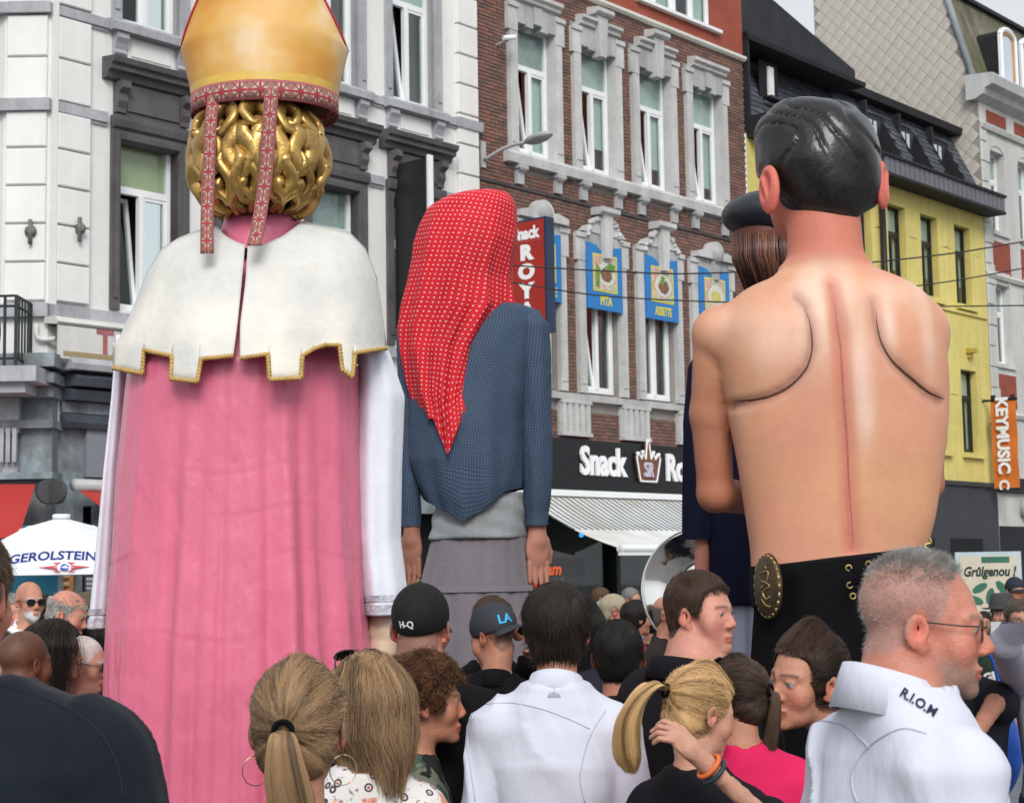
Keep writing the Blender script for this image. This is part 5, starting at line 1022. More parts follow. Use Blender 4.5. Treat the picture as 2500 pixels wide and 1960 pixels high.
V, Fc = lathe([(0, -.02), (.115, -.02), (.128, -.012), (.132, 0), (.1, .012), (0, .012)], 36); V = (V@rotx(pi/2).T)*np.array([.62, 1, 1]); V[:, 1] *= -1; mo = pobj('medallion', V@Rm.T@np.diag([1., 1, 1])+mc2, Fc[:, ::-1], M_br, BAR)
bd = MB()
for i in range(22):
    a = 2*pi*i/22; c = np.array([.62*.122*cos(a), -.012, .122*sin(a)]); t = np.array([-.62*sin(a), 0, cos(a)]); bd.tube([Rm@(c-t*.011)+mc2-np.array(BAR.location), Rm@(c+t*.011)+mc2-np.array(BAR.location)], .0055, 6)
for pts in ([(-.03, .05), (.02, .06), (.01, .02), (-.03, .02)], [(-.01, .02), (.03, -.0), (-.02, -.02), (.0, -.05), (.03, -.04)], [(-.035, -.01), (-.02, .0)], [(.0, .08), (.01, .07)], [(-.03, -.05), (.0, -.075), (.03, -.08)]): bd.tube([Rm@np.array([x*.9, -.02, z])+mc2-np.array(BAR.location) for x, z in catmull(pts, 3)], .004, 5)
obj('relief', mesh('relief', np.concatenate(bd.V), bd.F, True), M_brh, mo)
for x, y in ((1806, 1208), (1808, 1245), (1815, 1268), (1848, 1200), (1848, 1240), (1860, 1222)):
    p = Q(x, y, 6.62); th = np.linspace(0, 2*pi, 12); V, Fc = tube([p+np.array([.011*cos(a), 0, .011*sin(a)]) for a in th], .0035, 5, False); pobj('eyelet', V, Fc, M_brh, BAR)
for (a, b) in (((1806, 1208), (1848, 1240)), ((1848, 1200), (1808, 1245)), ((1810, 1245), (1860, 1222))): V, Fc = tube([Q(*a, 6.615), Q(*b, 6.61)], .004, 5); pobj('lace', V, Fc, M_blk, BAR)
V, Fc = tube(catmull([Q(1972, 1190, 6.85), Q(1976, 1172, 6.83), Q(1966, 1160, 6.83), Q(1980, 1155, 6.83), Q(1978, 1145, 6.83)], 5), .007, 6); pobj('cord_tie', V, Fc, M_brh, BAR)

# ---------------------------------------------------------------- the man in the beret behind him
D = 8.6; BER = thing('giant_figure', 'giant man figure in black beret and navy coat behind the bare-backed giant', 'giant figure', (Q(1590, 1000, D)[0], D, 0), 0, 'processional giants towering over the crowd')
M_navy = mat('navy_coat', (.009, .010, .028), .85, .15, 3, .25, 14, spec=.1, bdist=.02)
S = ribs([(690, 1570, 1700, .12), (725, 1510, 1740, .2), (810, 1472, 1770, .25), (1000, 1490, 1760, .27), (1285, 1500, 1750, .28)], D, 1.); V, Fc, uv = shell(S, 80, 50, lambda A, Z: .012*np.sin(A*5+Z*4)); pobj('coat', V, Fc, M_navy, BER, solid=.02)
arm([(735, 1490, 1535), (780, 1464, 1535), (900, 1453, 1530), (1147, 1452, 1527)], 8.55, M_navy, BER, fr=.03); arm([(735, 1705, 1760), (780, 1702, 1780), (900, 1702, 1785), (1147, 1708, 1785)], 8.6, M_navy, BER, fr=.03)
V, Fc = tube(catmull([Q(1496, 1120, 8.55), Q(1497, 1180, 8.55), Q(1496, 1240, 8.56)], 6), .045, 16); pobj('arm', V, Fc, M_gskin, BER, col=np.tile((.55, .22, .17), (len(V), 1))); giant_hand(BER, Q(1496, 1245, 8.56), .27, M_gskin, (.55, .22, .17), -.5, flip=-1)
S = ribs([(1270, 1520, 1740, .24), (1400, 1520, 1745, .26), (1700, 1515, 1750, .27)], D, 1.); S[np.argmin(S[:, 0]), 0] = .03; V, Fc, uv = shell(S, 90, 30, lambda A, Z: .02*np.sin(A*12)); st = np.tile((.42, .44, .54), (len(V), 1)); a_ = np.repeat(np.arange(90), 30); st[(a_ % 6) < 2] = (.28, .29, .40); pobj('trousers', V, Fc, mat('striped_trousers', (1, 1, 1), .85, .1, 4, attr='Col'), BER, col=st)
hc4 = Q(1625, 520, D)
def head4(p): return smin(ell(p, hc4, (.16, .19, .21)), rcone(p, hc4, hc4+np.array([.02, 0, -.35]), .1, .11), .06)
V, Fc = snets(head4, *(np.arange(hc4[i]-(.4 if i == 2 else .25), hc4[i]+.27, .013).astype(np.float32) for i in range(3))); nz = (V[:, 2] < hc4[2]-.2); cc = np.where(nz[:, None], (.5, .2, .15), (.11, .04, .025)); pobj('head', V, Fc, M_gskin, BER, col=cc)
hb = MB(); rr2 = random.Random(4)
for i in range(150):
    u = -1.35+2.7*i/149+rr2.uniform(-.01, .01); x = hc4[0]+.167*sin(u); y = hc4[1]-.2*cos(u); z0_ = hc4[2]+.03
    hb.tube([(x, y, z0_), (x*1.0+rr2.uniform(-.01, .01), y-.006, z0_-.12), (hc4[0]+(x-hc4[0])*.8+.03, hc4[1]+(y-hc4[1])*.85, z0_-.26-rr2.uniform(0, .05))], [.0035, .0045, .0025], 4, tuple(np.array([(.13, .05, .03), (.035, .02, .016), (.22, .095, .065)][rr2.choices((0, 1, 2), (4, 5, 2))[0]])))
o = obj('hair', mesh('hair', np.concatenate(hb.V)-np.array(BER.location), hb.F, True, None, np.concatenate(hb.C)), mat('painted_hair', (1, 1, 1), .4, .1, 6, attr='Col', coat=.2), BER)
bc = Q(1640, 458, D); V, Fc = snets(lambda p: smin(ell(p, bc, (.255, .26, .125)), ell(p, bc+np.array([.03, 0, -.05]), (.19, .21, .09)), .04), *(np.arange(bc[i]-.32, bc[i]+.32, .014).astype(np.float32) for i in range(3))); pobj('beret', V, Fc, mat('dark_beret', (.022, .026, .034), .45, .15, 4, .1, 30, coat=.15), BER)
ec = Q(1566, 518, 8.62); V, Fc = snets(lambda p: ear_shape(p@rotz(.4), np.zeros(3), 1, .62), *(np.arange(-.1, .1, .008).astype(np.float32) for i in range(3))); pobj('ear', V+ec, Fc, M_gskin, BER, col=np.tile((.5, .15, .1), (len(V), 1)))
# ================================================================ people
def head_sdf(q, o):
    """q in head space (metres of an adult head): x right, y forward, z up, origin between the ears"""
    fat, jaw, nose = o.get('fat', 0), o.get('jaw', 1.), o.get('nose', 1.)
    a = q.copy(); a[:, 0] = np.abs(a[:, 0])                                # the two sides alike
    d = ell(q, (0, -.018, .042), (.0745, .094, .083))
    d = smin(d, ell(q, (0, .040, -.012), (.058+.01*fat, .052, .082)), .025)
    d = smin(d, ell(q, (0, .038, -.078), (.045*jaw+.014*fat, .048, .036+.006*fat)), .025)
    d = smin(d, ell(q, (0, .074, -.103), (.020*jaw, .016, .014)), .02)
    d = smin(d, ell(a, (.040, .056, -.030), (.022+.012*fat, .024, .026+.01*fat)), .02)
    d = smin(d, rcone(a, (.008, .087, .019), (.044, .066, .020), .009, .008), .012)   # brow
    d = smax(d, -ell(a, (.032, .096, .000), (.017, .014, .011)), .012)
    d = smin(d, ell(a, (.0315, .0755, .001), (.0125, .0125, .0115)), .003)
    d = smin(d, rcone(a, (.024, .088, .0085), (.042, .078, .0075), .0035, .003), .004)  # lid
    d = smin(d, rcone(q, (0, .084, .008), (0, .104*1.0+.006*(nose-1), -.030), .0075, .0105*nose), .010)
    d = smin(d, ell(a, (.012*nose, .094, -.036), (.009*nose, .012, .008)), .006)
    d = smin(d, ell(q, (0, .086, -.067), (.024, .012, .0065)), .006); d = smin(d, ell(q, (0, .084, -.0785), (.020, .012, .0065)), .006)
    d = smax(d, -ell(q, (0, .099, -.0725), (.022, .010, .0016+.006*o.get('mouth', 0))), .003)
    if fat: d = smin(d, ell(q, (0, .02, -.11), (.05, .05, .025)), .03)
    e = ell(a-np.array([0, 0, 0], np.float32), (.0775, -.012+0*0, -.008), (.0085, .020, .032)); ex = a[:, 0]-.0775
    e2 = ell(np.stack([a[:, 0]-.0835-.25*(-(a[:, 1]+.012)), a[:, 1]+.014, a[:, 2]+.004], 1), (0, 0, 0), (.0065, .0215, .031))
    e = smin(e2, rcone(a, (.072, -.002, -.03), (.077, -.004, -.034), .007, .006), .008); e = smax(e, -ell(a, (.0925, -.008, -.001), (.012, .0115, .018)), .003)
    return smin(d, e, .006)
def zline(q, o):
    """height of the hairline above which hair grows"""
    y = q[:, 1]; b = o.get('nape', -.085); f = o.get('front', .062)
    return np.interp(y, [-.12, -.055, -.034, -.012, .012, .030, .050, .075, .1], [b, b+.012, -.03, .030, -.005, .0+o.get('temple', 0)*.6, .045+o.get('temple', 0), f, f+.01])
def arm_pts(s, b, sg, kind):
    """shoulder, elbow, wrist in body space for one side"""
    sh = np.array([sg*.168*b, -.01, -.015]); pos = {'hang': ((.225, -.03, -.30), (.25, .05, -.55)), 'front': ((.235, -.02, -.30), (.10, .22, -.36)), 'bent': ((.30, -.05, -.28), (.22, .18, -.30))}
    if isinstance(kind, str): e, w_ = pos[kind]; return sh, np.array([sg*e[0]*b, e[1], e[2]*s]), np.array([sg*w_[0]*b, w_[1], w_[2]*s])
    return sh, np.array(kind[0]), np.array(kind[1])
NP = [0]
def person(px, py, hh, yaw, label, D=None, hs=1., byaw=None, pitch=0., roll=0., skin=(.52, .25, .16), hair=(.05, .03, .02), style='short', top=(.02, .02, .025), kind='tee', pants=(.03, .035, .05), build=1., o=None, arms=('hang', 'hang'), group=None, res=None, lean=0., topname=None, beard=None, grey=None, hairlen=.02, sleeve=None, fold=.004, extras=None, bare=False):
    o = dict(o or {}); D = D or .245*hs*F/hh; byaw = yaw if byaw is None else byaw; c = P(px, py, D); NP[0] += 1; seed = NP[0]
    near = D < 5.6; mid = D < 9; res = res or (.0042 if D < 3.4 else .005 if near else .0075 if mid else .011)
    hz = c[2]; s = (hz+.115*hs)/1.75
    if s < .55: s = .55
    b = build*(.75+.25*s)
    fwd = np.array([sin(radians(byaw)), cos(radians(byaw)), 0]); ho = .025+lean                # head sits slightly forward of the neck
    root = thing('person', label, 'person', tuple((c-fwd*ho)[:2])+(0,), -radians(byaw), group)
    Rh = rotz(-radians(yaw-byaw)) @ rotx(-radians(pitch)) @ roty(radians(roll)); hc_ = np.array([0, ho, hz])
    hd = lambda p: ((p-hc_.astype(np.float32)) @ Rh.astype(np.float32))/hs            # body space -> head space
    h2b = lambda q: (np.asarray(q)*hs) @ Rh.T + hc_
    zn = hz-.155*hs-.012+o.get('neckup', 0); zs = zn-.092*s                                          # base of neck, shoulder joints
    ak = [a if isinstance(a, str) or len(a[0]) == 3 else 'hang' for a in arms]; shl_, ell_, wr_ = arm_pts(s, b, -1, ak[0]); shr_, elr_, wrr_ = arm_pts(s, b, 1, ak[1])
    AP = [[v+np.array([0, 0, zs]) for v in (shl_, ell_, wr_)], [v+np.array([0, 0, zs]) for v in (shr_, elr_, wrr_)]]
    for i in (0, 1):
        if not isinstance(arms[i], str) and len(arms[i][0]) == 4:                 # elbow and wrist given as (x, y, depth, 0) in the view
            for k in (0, 1): AP[i][k+1] = rotz(radians(byaw)) @ (P(*arms[i][k][:3])-np.array(root.location))
    TSc = np.array([(zn-.005, 0, -.02, .06*b, .058*b), (zn-.055*s, 0, -.018, .105*b, .075*b), (zs+.0, 0, -.012, .160*b, .094*b), (zs-.10*s, 0, -.01, .178*b, .118*b), (zs-.22*s, 0, -.002, .165*b, .12*b), (zs-.36*s, 0, .005, .150*b*o.get('waist', 1), .112*b*o.get('belly', 1)), (zs-.50*s, 0, 0, .168*b, .122*b), (zs-.60*s, 0, 0, .165*b, .12*b)])
    zh = zs-.52*s
    def torso(p, g=0.):
        T_ = TSc.copy(); T_[:, 3:] += g; T_[0, 0] += g; d = lofted(p, T_, 2.4)
        tr = np.minimum(rcone(p, (-.04*b, -.02, zn-.022), (-.150*b, -.012, zs+.006), .046*b+g, .052*b+g), rcone(p, (.04*b, -.02, zn-.022), (.150*b, -.012, zs+.006), .046*b+g, .052*b+g)); return smin(d, tr, .06)
    def limb(p, A, r=(.052, .042, .036, .027), g=0., upto=1.):
        a, e, w_ = A; d = rcone(p, a, e, r[0]*b+g, r[1]*b+g) if upto >= .5 else rcone(p, a, a+(e-a)*upto*2, r[0]*b+g, (r[0]+(r[1]-r[0])*upto*2)*b+g*1.6)
        if upto > .5: d = smin(d, rcone(p, e, e+(w_-e)*(upto-.5)*2, r[2]*b+g, r[3]*b+g), .02)
        return d
    def legs(p, g=0.):
        d = None
        for sg in (-1, 1):
            k = rcone(p, (sg*.085*b, 0, zh), (sg*.09*b, .012, zh*.52), .088*b+g, .058*b+g); k = smin(k, rcone(p, (sg*.09*b, .012, zh*.52), (sg*.095*b, -.01, .08), .058*b+g, .04*b+g), .03); d = k if d is None else np.minimum(d, k)
        return d
    def skinf(p):
        out = np.full(len(p), .5, np.float32); m = p[:, 2] > hz-.26*hs
        q = hd(p[m]); dh = head_sdf(q, o)*hs; nkk = rcone(p[m], h2b((0, -.028, -.05)), (0, -.012, zn-.03), .053*hs*o.get('neck', 1), .060*b*o.get('neck', 1)); out[m] = smin(dh, nkk, .018)
        m2 = p[:, 2] < zn+.08; t = torso(p[m2]); t = smin(t, np.minimum(limb(p[m2], AP[0]), limb(p[m2], AP[1])), .02); t = np.minimum(t, smin(legs(p[m2]), t+.0, .02)); out[m2] = smin(out[m2], t, .03); return out
    e0 = max(abs(v[0]) for A in AP for v in A)+.09; cb = max(.02, res*2.2); R1 = .125*hs
    ys0 = min(v[1] for A in AP for v in A)-.1; ys1 = max(v[1] for A in AP for v in A)+.1; ys0 = min(ys0, -.19*build); ys1 = max(ys1, .19*build, ho+.15)
    hx = hc_[0]
    gx = axis_grid([(-e0, -R1, cb), (-R1, R1, res), (R1, e0, cb)]); gy = axis_grid([(ys0, ho-.14*hs, cb), (ho-.14*hs, ho+.135*hs, res), (ho+.135*hs, max(ys1, ho+.2*hs), cb)]); ztop = hz+.15*hs
    gz = axis_grid([(-.0, hz-.15*hs, cb), (hz-.15*hs, ztop, res)])
    if max(v[2] for A in AP for v in A) > ztop-.1: gz = axis_grid([(0., hz-.15*hs, cb), (hz-.15*hs, ztop, res), (ztop, ztop+.35, cb)])
    V, Fc = snets(skinf, gx, gy, gz); q = hd(np.array(V, np.float32)); sk = np.array(skin); n = fbm(q, 28., 2, seed)[:, None]
    cc = sk*(1+.10*n); inh = (q[:, 2] > -.125)&(np.abs(q).max(1) < .16)
    def blend(w_, col):
        nonlocal cc; w_ = (np.clip(w_, 0, 1)*inh)[:, None]; cc = cc*(1-w_)+np.array(col)*w_
    ax = np.abs(q[:, 0]); G = lambda cx, cy, cz, r: np.exp(-((ax-cx)**2+(q[:, 1]-cy)**2+(q[:, 2]-cz)**2)/(r*r))
    red = sk*np.array([1.12, .72, .68]); blend(G(.04, .07, -.03, .03)*.55, red); blend(G(0, .108, -.034, .02)*.7, red); blend(G(.085, -.012, -.005, .03)*.8, red)
    fr = q[:, 1] > .045; blend(((np.abs(q[:, 2]+.0735) < .0105-.25*np.abs(q[:, 0])*.35)&(ax < .024)&(q[:, 1] > .07))*.85, sk*np.array([.85, .45, .42]))
    ey = ((ax-.0315)/.0118)**2+((q[:, 2]-.0005)/.0055)**2; blend(fr*(ey < 1), (.40, .36, .33)); blend(fr*(((ax-.0315)**2+(q[:, 2]-.0005)**2) < .0064**2), o.get('eye', (.05, .04, .03))); blend(fr*np.clip(1.6-np.abs(ey-1.1)*3, 0, 1)*.5*(q[:, 2] > 0), sk*.25)
    hcol = np.array(hair); gc = np.array(grey if grey is not None else hair)
    bw = np.clip(1.25-((np.abs(q[:, 2]-.0235+.18*(ax-.03)**2*20))/.0055), 0, 1)*(ax > .010)*(ax < .05)*fr; blend(bw*o.get('brow', .8), o.get('browc', hcol*.8))
    above = q[:, 2]-zline(q, o); wig = .012*n[:, 0]
    if style in ('buzz', 'shaved'): blend(np.clip((above+wig)/.012, 0, 1)*o.get('buzz', .85), hcol*(1+.3*n))
    elif style == 'fringe': blend(np.clip((above+wig)/.012, 0, 1)*np.clip((.052-q[:, 2]+.3*np.minimum(0, -q[:, 1]-.05))/.02, 0, 1)*.8, gc)
    elif style not in ('bald',): blend(np.clip((above+wig)/.01, 0, 1), hcol*.7)
    if beard: bcol, bs_ = beard; zb = np.interp(q[:, 1], [.0, .03, .06, .09], [-.02, -.035, -.045, -.05]); lipf = ((ax/.021)**2+((q[:, 2]+.073)/.010)**2) > 1; blend(np.clip((zb-q[:, 2]+wig)/.03, 0, 1)*np.clip((q[:, 1]-.005+.01*n[:, 0])/.03, 0, 1)*lipf*bs_*(q[:, 2] > -.13), np.array(bcol)*(1+.35*n))
    Vs = [V]; Fs = [Fc]; Cs = [cc]; nV = len(V)
    for A, sg in ((AP[0], -1), (AP[1], 1)):                                      # hands, rooted inside the wrists
        if D > 12 and not (extras and 'hands' in extras): pass
        dr = (A[2]-A[1])/np.linalg.norm(A[2]-A[1]); z_ = -dr; up_ = np.array([0, 1., 0]) if abs(dr[1]) < .8 else np.array([0, 0, 1.]); xx = np.cross(up_, z_); xx /= np.linalg.norm(xx); yy = np.cross(z_, xx); Rm_ = np.stack([xx, yy, z_], 1)
        H1, H2 = (HVn, HFn) if (extras and 'finehand' in extras) else (HVc, HFc); hv = (H1*np.array([-sg, 1, 1])*s) @ rotz(-sg*1.2).T @ Rm_.T + A[2]+dr*.03; hf = (H2 if sg < 0 else H2[:, ::-1]); Vs.append(hv); Fs.append(hf+nV); Cs.append(np.tile(sk, (len(hv), 1))); nV += len(hv)
    body = obj('body', mesh('body', np.concatenate(Vs), np.concatenate(Fs), True, None, np.concatenate(Cs)), M_skin, root)
    # ---- clothes
    cr = .0075 if D < 3.4 else .009 if near else .015 if mid else .022; slv = sleeve if sleeve is not None else (.42 if kind in ('tee', 'polo') else 0. if kind == 'tank' else .96)
    zhem = zs-.60*s; th = .013 if kind != 'tank' else .009; zneck = zn+(.004 if kind in ('tee', 'polo', 'shirt', 'jacket') else -.035)
    def shirtf(p):
        d = torso(p, th)
        if slv > 0: la = np.minimum(limb(p, AP[0], g=th+.004, upto=slv), limb(p, AP[1], g=th+.004, upto=slv)); d = smin(d, la, .04*np.clip((p[:, 2]-zs+.13)/.12, .12, 1))
        q = p*np.array([1, 1, .38], np.float32); f = fbm(q, 15., 2, seed*3); f2 = np.abs(vn(p*np.array([1, 1, .55], np.float32)+.25*np.stack([p[:, 2], p[:, 0], p[:, 1]], 1), 6.5, seed+40)); f3 = vn(p*np.array([1, 1, .22], np.float32), 8., seed+9); r4 = np.clip(1-np.abs(vn(p*np.array([1, 1, .5], np.float32)+.35*np.stack([p[:, 2], p[:, 0]*0, p[:, 0]], 1), 7., seed+70))*2.2, 0, 1)**2; d = d-fold*(f*.08+r4*.9+(1-f2*2.4)*.2+f3*.75*np.clip((zs+.02-p[:, 2])/.15, .15, 1))
        if kind == 'shirt':                                                       # yoke seam
            d = d+.0016*np.exp(-((p[:, 2]-(zs-.065*s)+.03*np.abs(p[:, 0])/.16)/.004)**2)*(p[:, 1] < 0)+.0014*np.exp(-((np.abs(p[:, 0])-.185*b)/.004)**2)*(p[:, 2] > zs-.15)
        cut = zneck-(.004 if kind in ('shirt', 'polo', 'jacket') else 0)-.35*np.maximum(p[:, 1]-.0, -.02)-(.03 if kind == 'tank' else 0)
        nc = np.linalg.norm(p[:, :2]-np.array([0, -.012]), axis=1)
        d = np.maximum(d, np.where(nc < (.074*(1+(o.get('neck', 1)-1)*.6) if kind != 'tank' else .135)*b, p[:, 2]-cut, -1)); d = np.maximum(d, zhem-p[:, 2])
        if kind == 'tank': d = smax(d, -rcone(np.abs(p*np.array([1, 1, 1])), (.205*b, -.01, zs), (.205*b, -.01, zs-.06), .045, .04), .01)
        return d
    g0 = lambda a, b_, st_: np.arange(a, b_, st_, dtype=np.float32); zt_ = max(zn+.06, max(v[2] for A in AP for v in A[:2 if slv > .45 else 1])+.1)
    V, Fc = snets(shirtf, g0(-e0-.02, e0+.03, cr), g0(ys0-.05, ys1+.06, cr), g0(zhem-.03, zt_, cr)); tn = topname or {'tee': 'tshirt', 'polo': 'polo_shirt', 'shirt': 'shirt', 'tank': 'top', 'jacket': 'jacket'}[kind]
    tm = top if not isinstance(top, tuple) else mat('cloth_%02d_%02d_%02d' % tuple(int(v*99) for v in top), top, .82, .07, 5, .22, 30, sheen=.0, bdist=.012, spec=.12)
    coll_ = None; sh_o = obj(tn, mesh(tn, V, Fc, True), tm, root)
    if kind in ('polo', 'shirt', 'jacket'):
        hgt = {'jacket': .05, 'polo': .024}.get(kind, .032); nkf = 1+(o.get('neck', 1)-1)*.75; prof = [(.0, -.022), (.001, hgt*.6), (.002, hgt+.003), (.005, hgt+.003), (.012, hgt*.5), (.030, -.036), (.0285, -.036)]; nu_ = 40; a = np.linspace(radians(105), radians(435), nu_); V = []
        for t in a:
            fz = .020+.026*sin(t)+.02*max(0, sin(t)) if kind != 'shirt' else .010+.030*sin(t)+.018*max(0, sin(t))                                              # lower in front
            for r_, z_ in prof: V.append((((.056*nkf+.008)*b+r_)*cos(t)*1.04, -.016*nkf+((.058*nkf+.008)*b+r_)*sin(t), zn+.010+z_*1.0-fz+.006*(sin(t) < 0)))
        coll_ = obj('collar', mesh('collar', V, grid_faces(nu_, len(prof)), True), tm, sh_o); coll_.modifiers.new('t', 'SOLIDIFY').thickness = .0025
    if D < 13 or bare:
        pf = lambda p: np.maximum(legs(p, .02)-.004*fbm(p, 9., 2, seed+5), np.maximum(p[:, 2]-(zhem+.12), (.06 if not bare else zh*.5)-p[:, 2])); pf2 = lambda p: np.minimum(pf(p), np.maximum(lofted(p, TSc+np.array([0, 0, 0, .016, .016]), 2.4), np.maximum(p[:, 2]-(zhem+.12), zh-.1-p[:, 2])))
        V, Fc = snets(pf2, g0(-.26*b, .27*b, .024), g0(-.2*b, .2*b, .024), g0(.0, zhem+.16, .03)); pm = mat('cloth_%02d_%02d_%02d' % tuple(int(v*99) for v in pants), pants, .85, .1, 5, .2, 30); obj('trousers' if not bare else 'shorts', mesh('trousers', V, Fc, True), pm, root)
        for sg in (-1, 1):
            V, Fc = snets(lambda p: np.maximum(smin(ell(p, (sg*.095*b, .05, .035), (.048, .13, .045)), ell(p, (sg*.095*b, -.02, .06), (.045, .055, .06)), .02), .001-p[:, 2]), g0(-.2, .2, .016), g0(-.12, .22, .016), g0(-.01, .15, .014)); obj('shoe', mesh('shoe', V, Fc, True), M_blk, root)
    ctx = dict(collar=coll_, root=root, h2b=h2b, Rh=Rh, hs=hs, o=o, D=D, hz=hz, zn=zn, zs=zs, b=b, s=s, AP=AP, hair=hcol, grey=grey, seed=seed, body=body, shirt=sh_o, hc=hc_, near=near, mid=mid, ho=ho, top=tm)
    if style not in ('bald', 'buzz'): HAIR(ctx, style, hairlen)
    if style == 'buzz' and D < 3.4:                                             # cropped hair as real short strands
        rng = np.random.default_rng(seed); qa = q.astype(float); ok = np.nonzero((above > -.004)&inh&(np.abs(qa[:, 0]) < .079)&~((np.abs(qa[:, 0]) > .071)&(np.abs(qa[:, 1]+.012) < .03)&(qa[:, 2] < .03))&(qa[:, 2] > -.1))[0]
        k = rng.choice(ok, 15000); r0 = qa[k]+rng.normal(0, res*.5, (len(k), 3)); r0 = push(r0, .0); nn = (r0-np.array([0, -.018, .03])); nn /= np.linalg.norm(nn, axis=1)[:, None]; tp = np.clip((r0[:, 2:]-.07)/.045, 0, 1); keep_ = rng.uniform(0, 1, len(k)) < np.clip((r0[:, 2]-zline(r0, o))/.03, .1, 1)*(.55+.45*tp[:, 0]); r0, nn, tp = r0[keep_], nn[keep_], tp[keep_]
        Ls = (.0026+o.get('toplen', .004)*tp)*rng.uniform(.6, 1.3, (len(r0), 1)); dd = nn*(.45+.4*tp)+np.array([0, .25, -.5])*(1-tp)+np.array([0, .55, .3])*tp+rng.normal(0, .28, (len(r0), 3)); dd /= np.linalg.norm(dd, axis=1)[:, None]; gcol = tuple(np.array(grey if grey is not None else hair))
        strands('hair', h2b(np.stack([r0-nn*.001, r0+dd*Ls*.5, r0+dd*Ls+np.array([0, 0, -.1])*Ls], 1)), .00030, hair_mat('crop_%d' % seed, gcol, tuple(v*.6 for v in gcol)), root)
    for e in (extras or []):
        if callable(e): e(ctx)
    return ctx
# ---------------------------------------------------------------- hair
def hair_mat(name, c, c2=None):
    if name in MATS: return MATS[name]
    m, nt, b, tc = base(name); c2 = c2 or tuple(v*.4 for v in c); i = nd(nt, 'ShaderNodeAttribute', attribute_name='tint'); fr_ = i.outputs['Fac']
    nt.links.new(rmp(nt, fr_, [(.05, c2), (.5, c), (.95, tuple(min(1, v*1.6) for v in c))]), b.inputs['Base Color']); setin(b, **{'Roughness': .42, 'Specular IOR Level': .35}); MATS[name] = m; return m
def strands(name, pts, rad, m, parent, kind='stuff', tint=None):
    """pts (n, k, 3) -> one hair curves object"""
    n, k, _ = pts.shape; hcv = bpy.data.hair_curves.new(name); hcv.add_curves([k]*n); hcv.position_data.foreach_set('vector', pts.astype(np.float32).ravel())
    a = hcv.attributes.get('radius') or hcv.attributes.new('radius', 'FLOAT', 'POINT'); r = np.tile(np.linspace(1, .35, k), (n, 1))*rad; a.data.foreach_set('value', r.astype(np.float32).ravel()); rt = pts[:, 0]; sd_ = np.random.default_rng(n); base_ = fbm(rt, 1/.018, 2, 4)*.9 if tint is None else tint; tv = np.clip(.5+base_*.55+sd_.normal(0, .16, n), 0, 1); ta = hcv.attributes.new('tint', 'FLOAT', 'CURVE'); ta.data.foreach_set('value', tv.astype(np.float32)); hcv.materials.append(m); return obj(name, hcv, None, parent, None, kind)
def push(p, g, c=((0, -.018, .042), (.0745, .094, .083))):
    c, r = np.array(c[0]), np.array(c[1])+g; v = (p-c)/r; l = np.linalg.norm(v, axis=-1, keepdims=True); return np.where(l < 1, c+(p-c)/np.maximum(l, 1e-6), p)
FACE_E = ((0, .040, -.012), (.058, .052, .082)); NECK_E = ((0, -.026, -.13), (.056, .056, .13))
def cull(P_):
    bad = ((P_[..., 1] > .038)&(np.abs(P_[..., 0]) < .066)&(P_[..., 2] < .052)&(P_[..., 2] > -.16)).any(1); return P_[~bad]
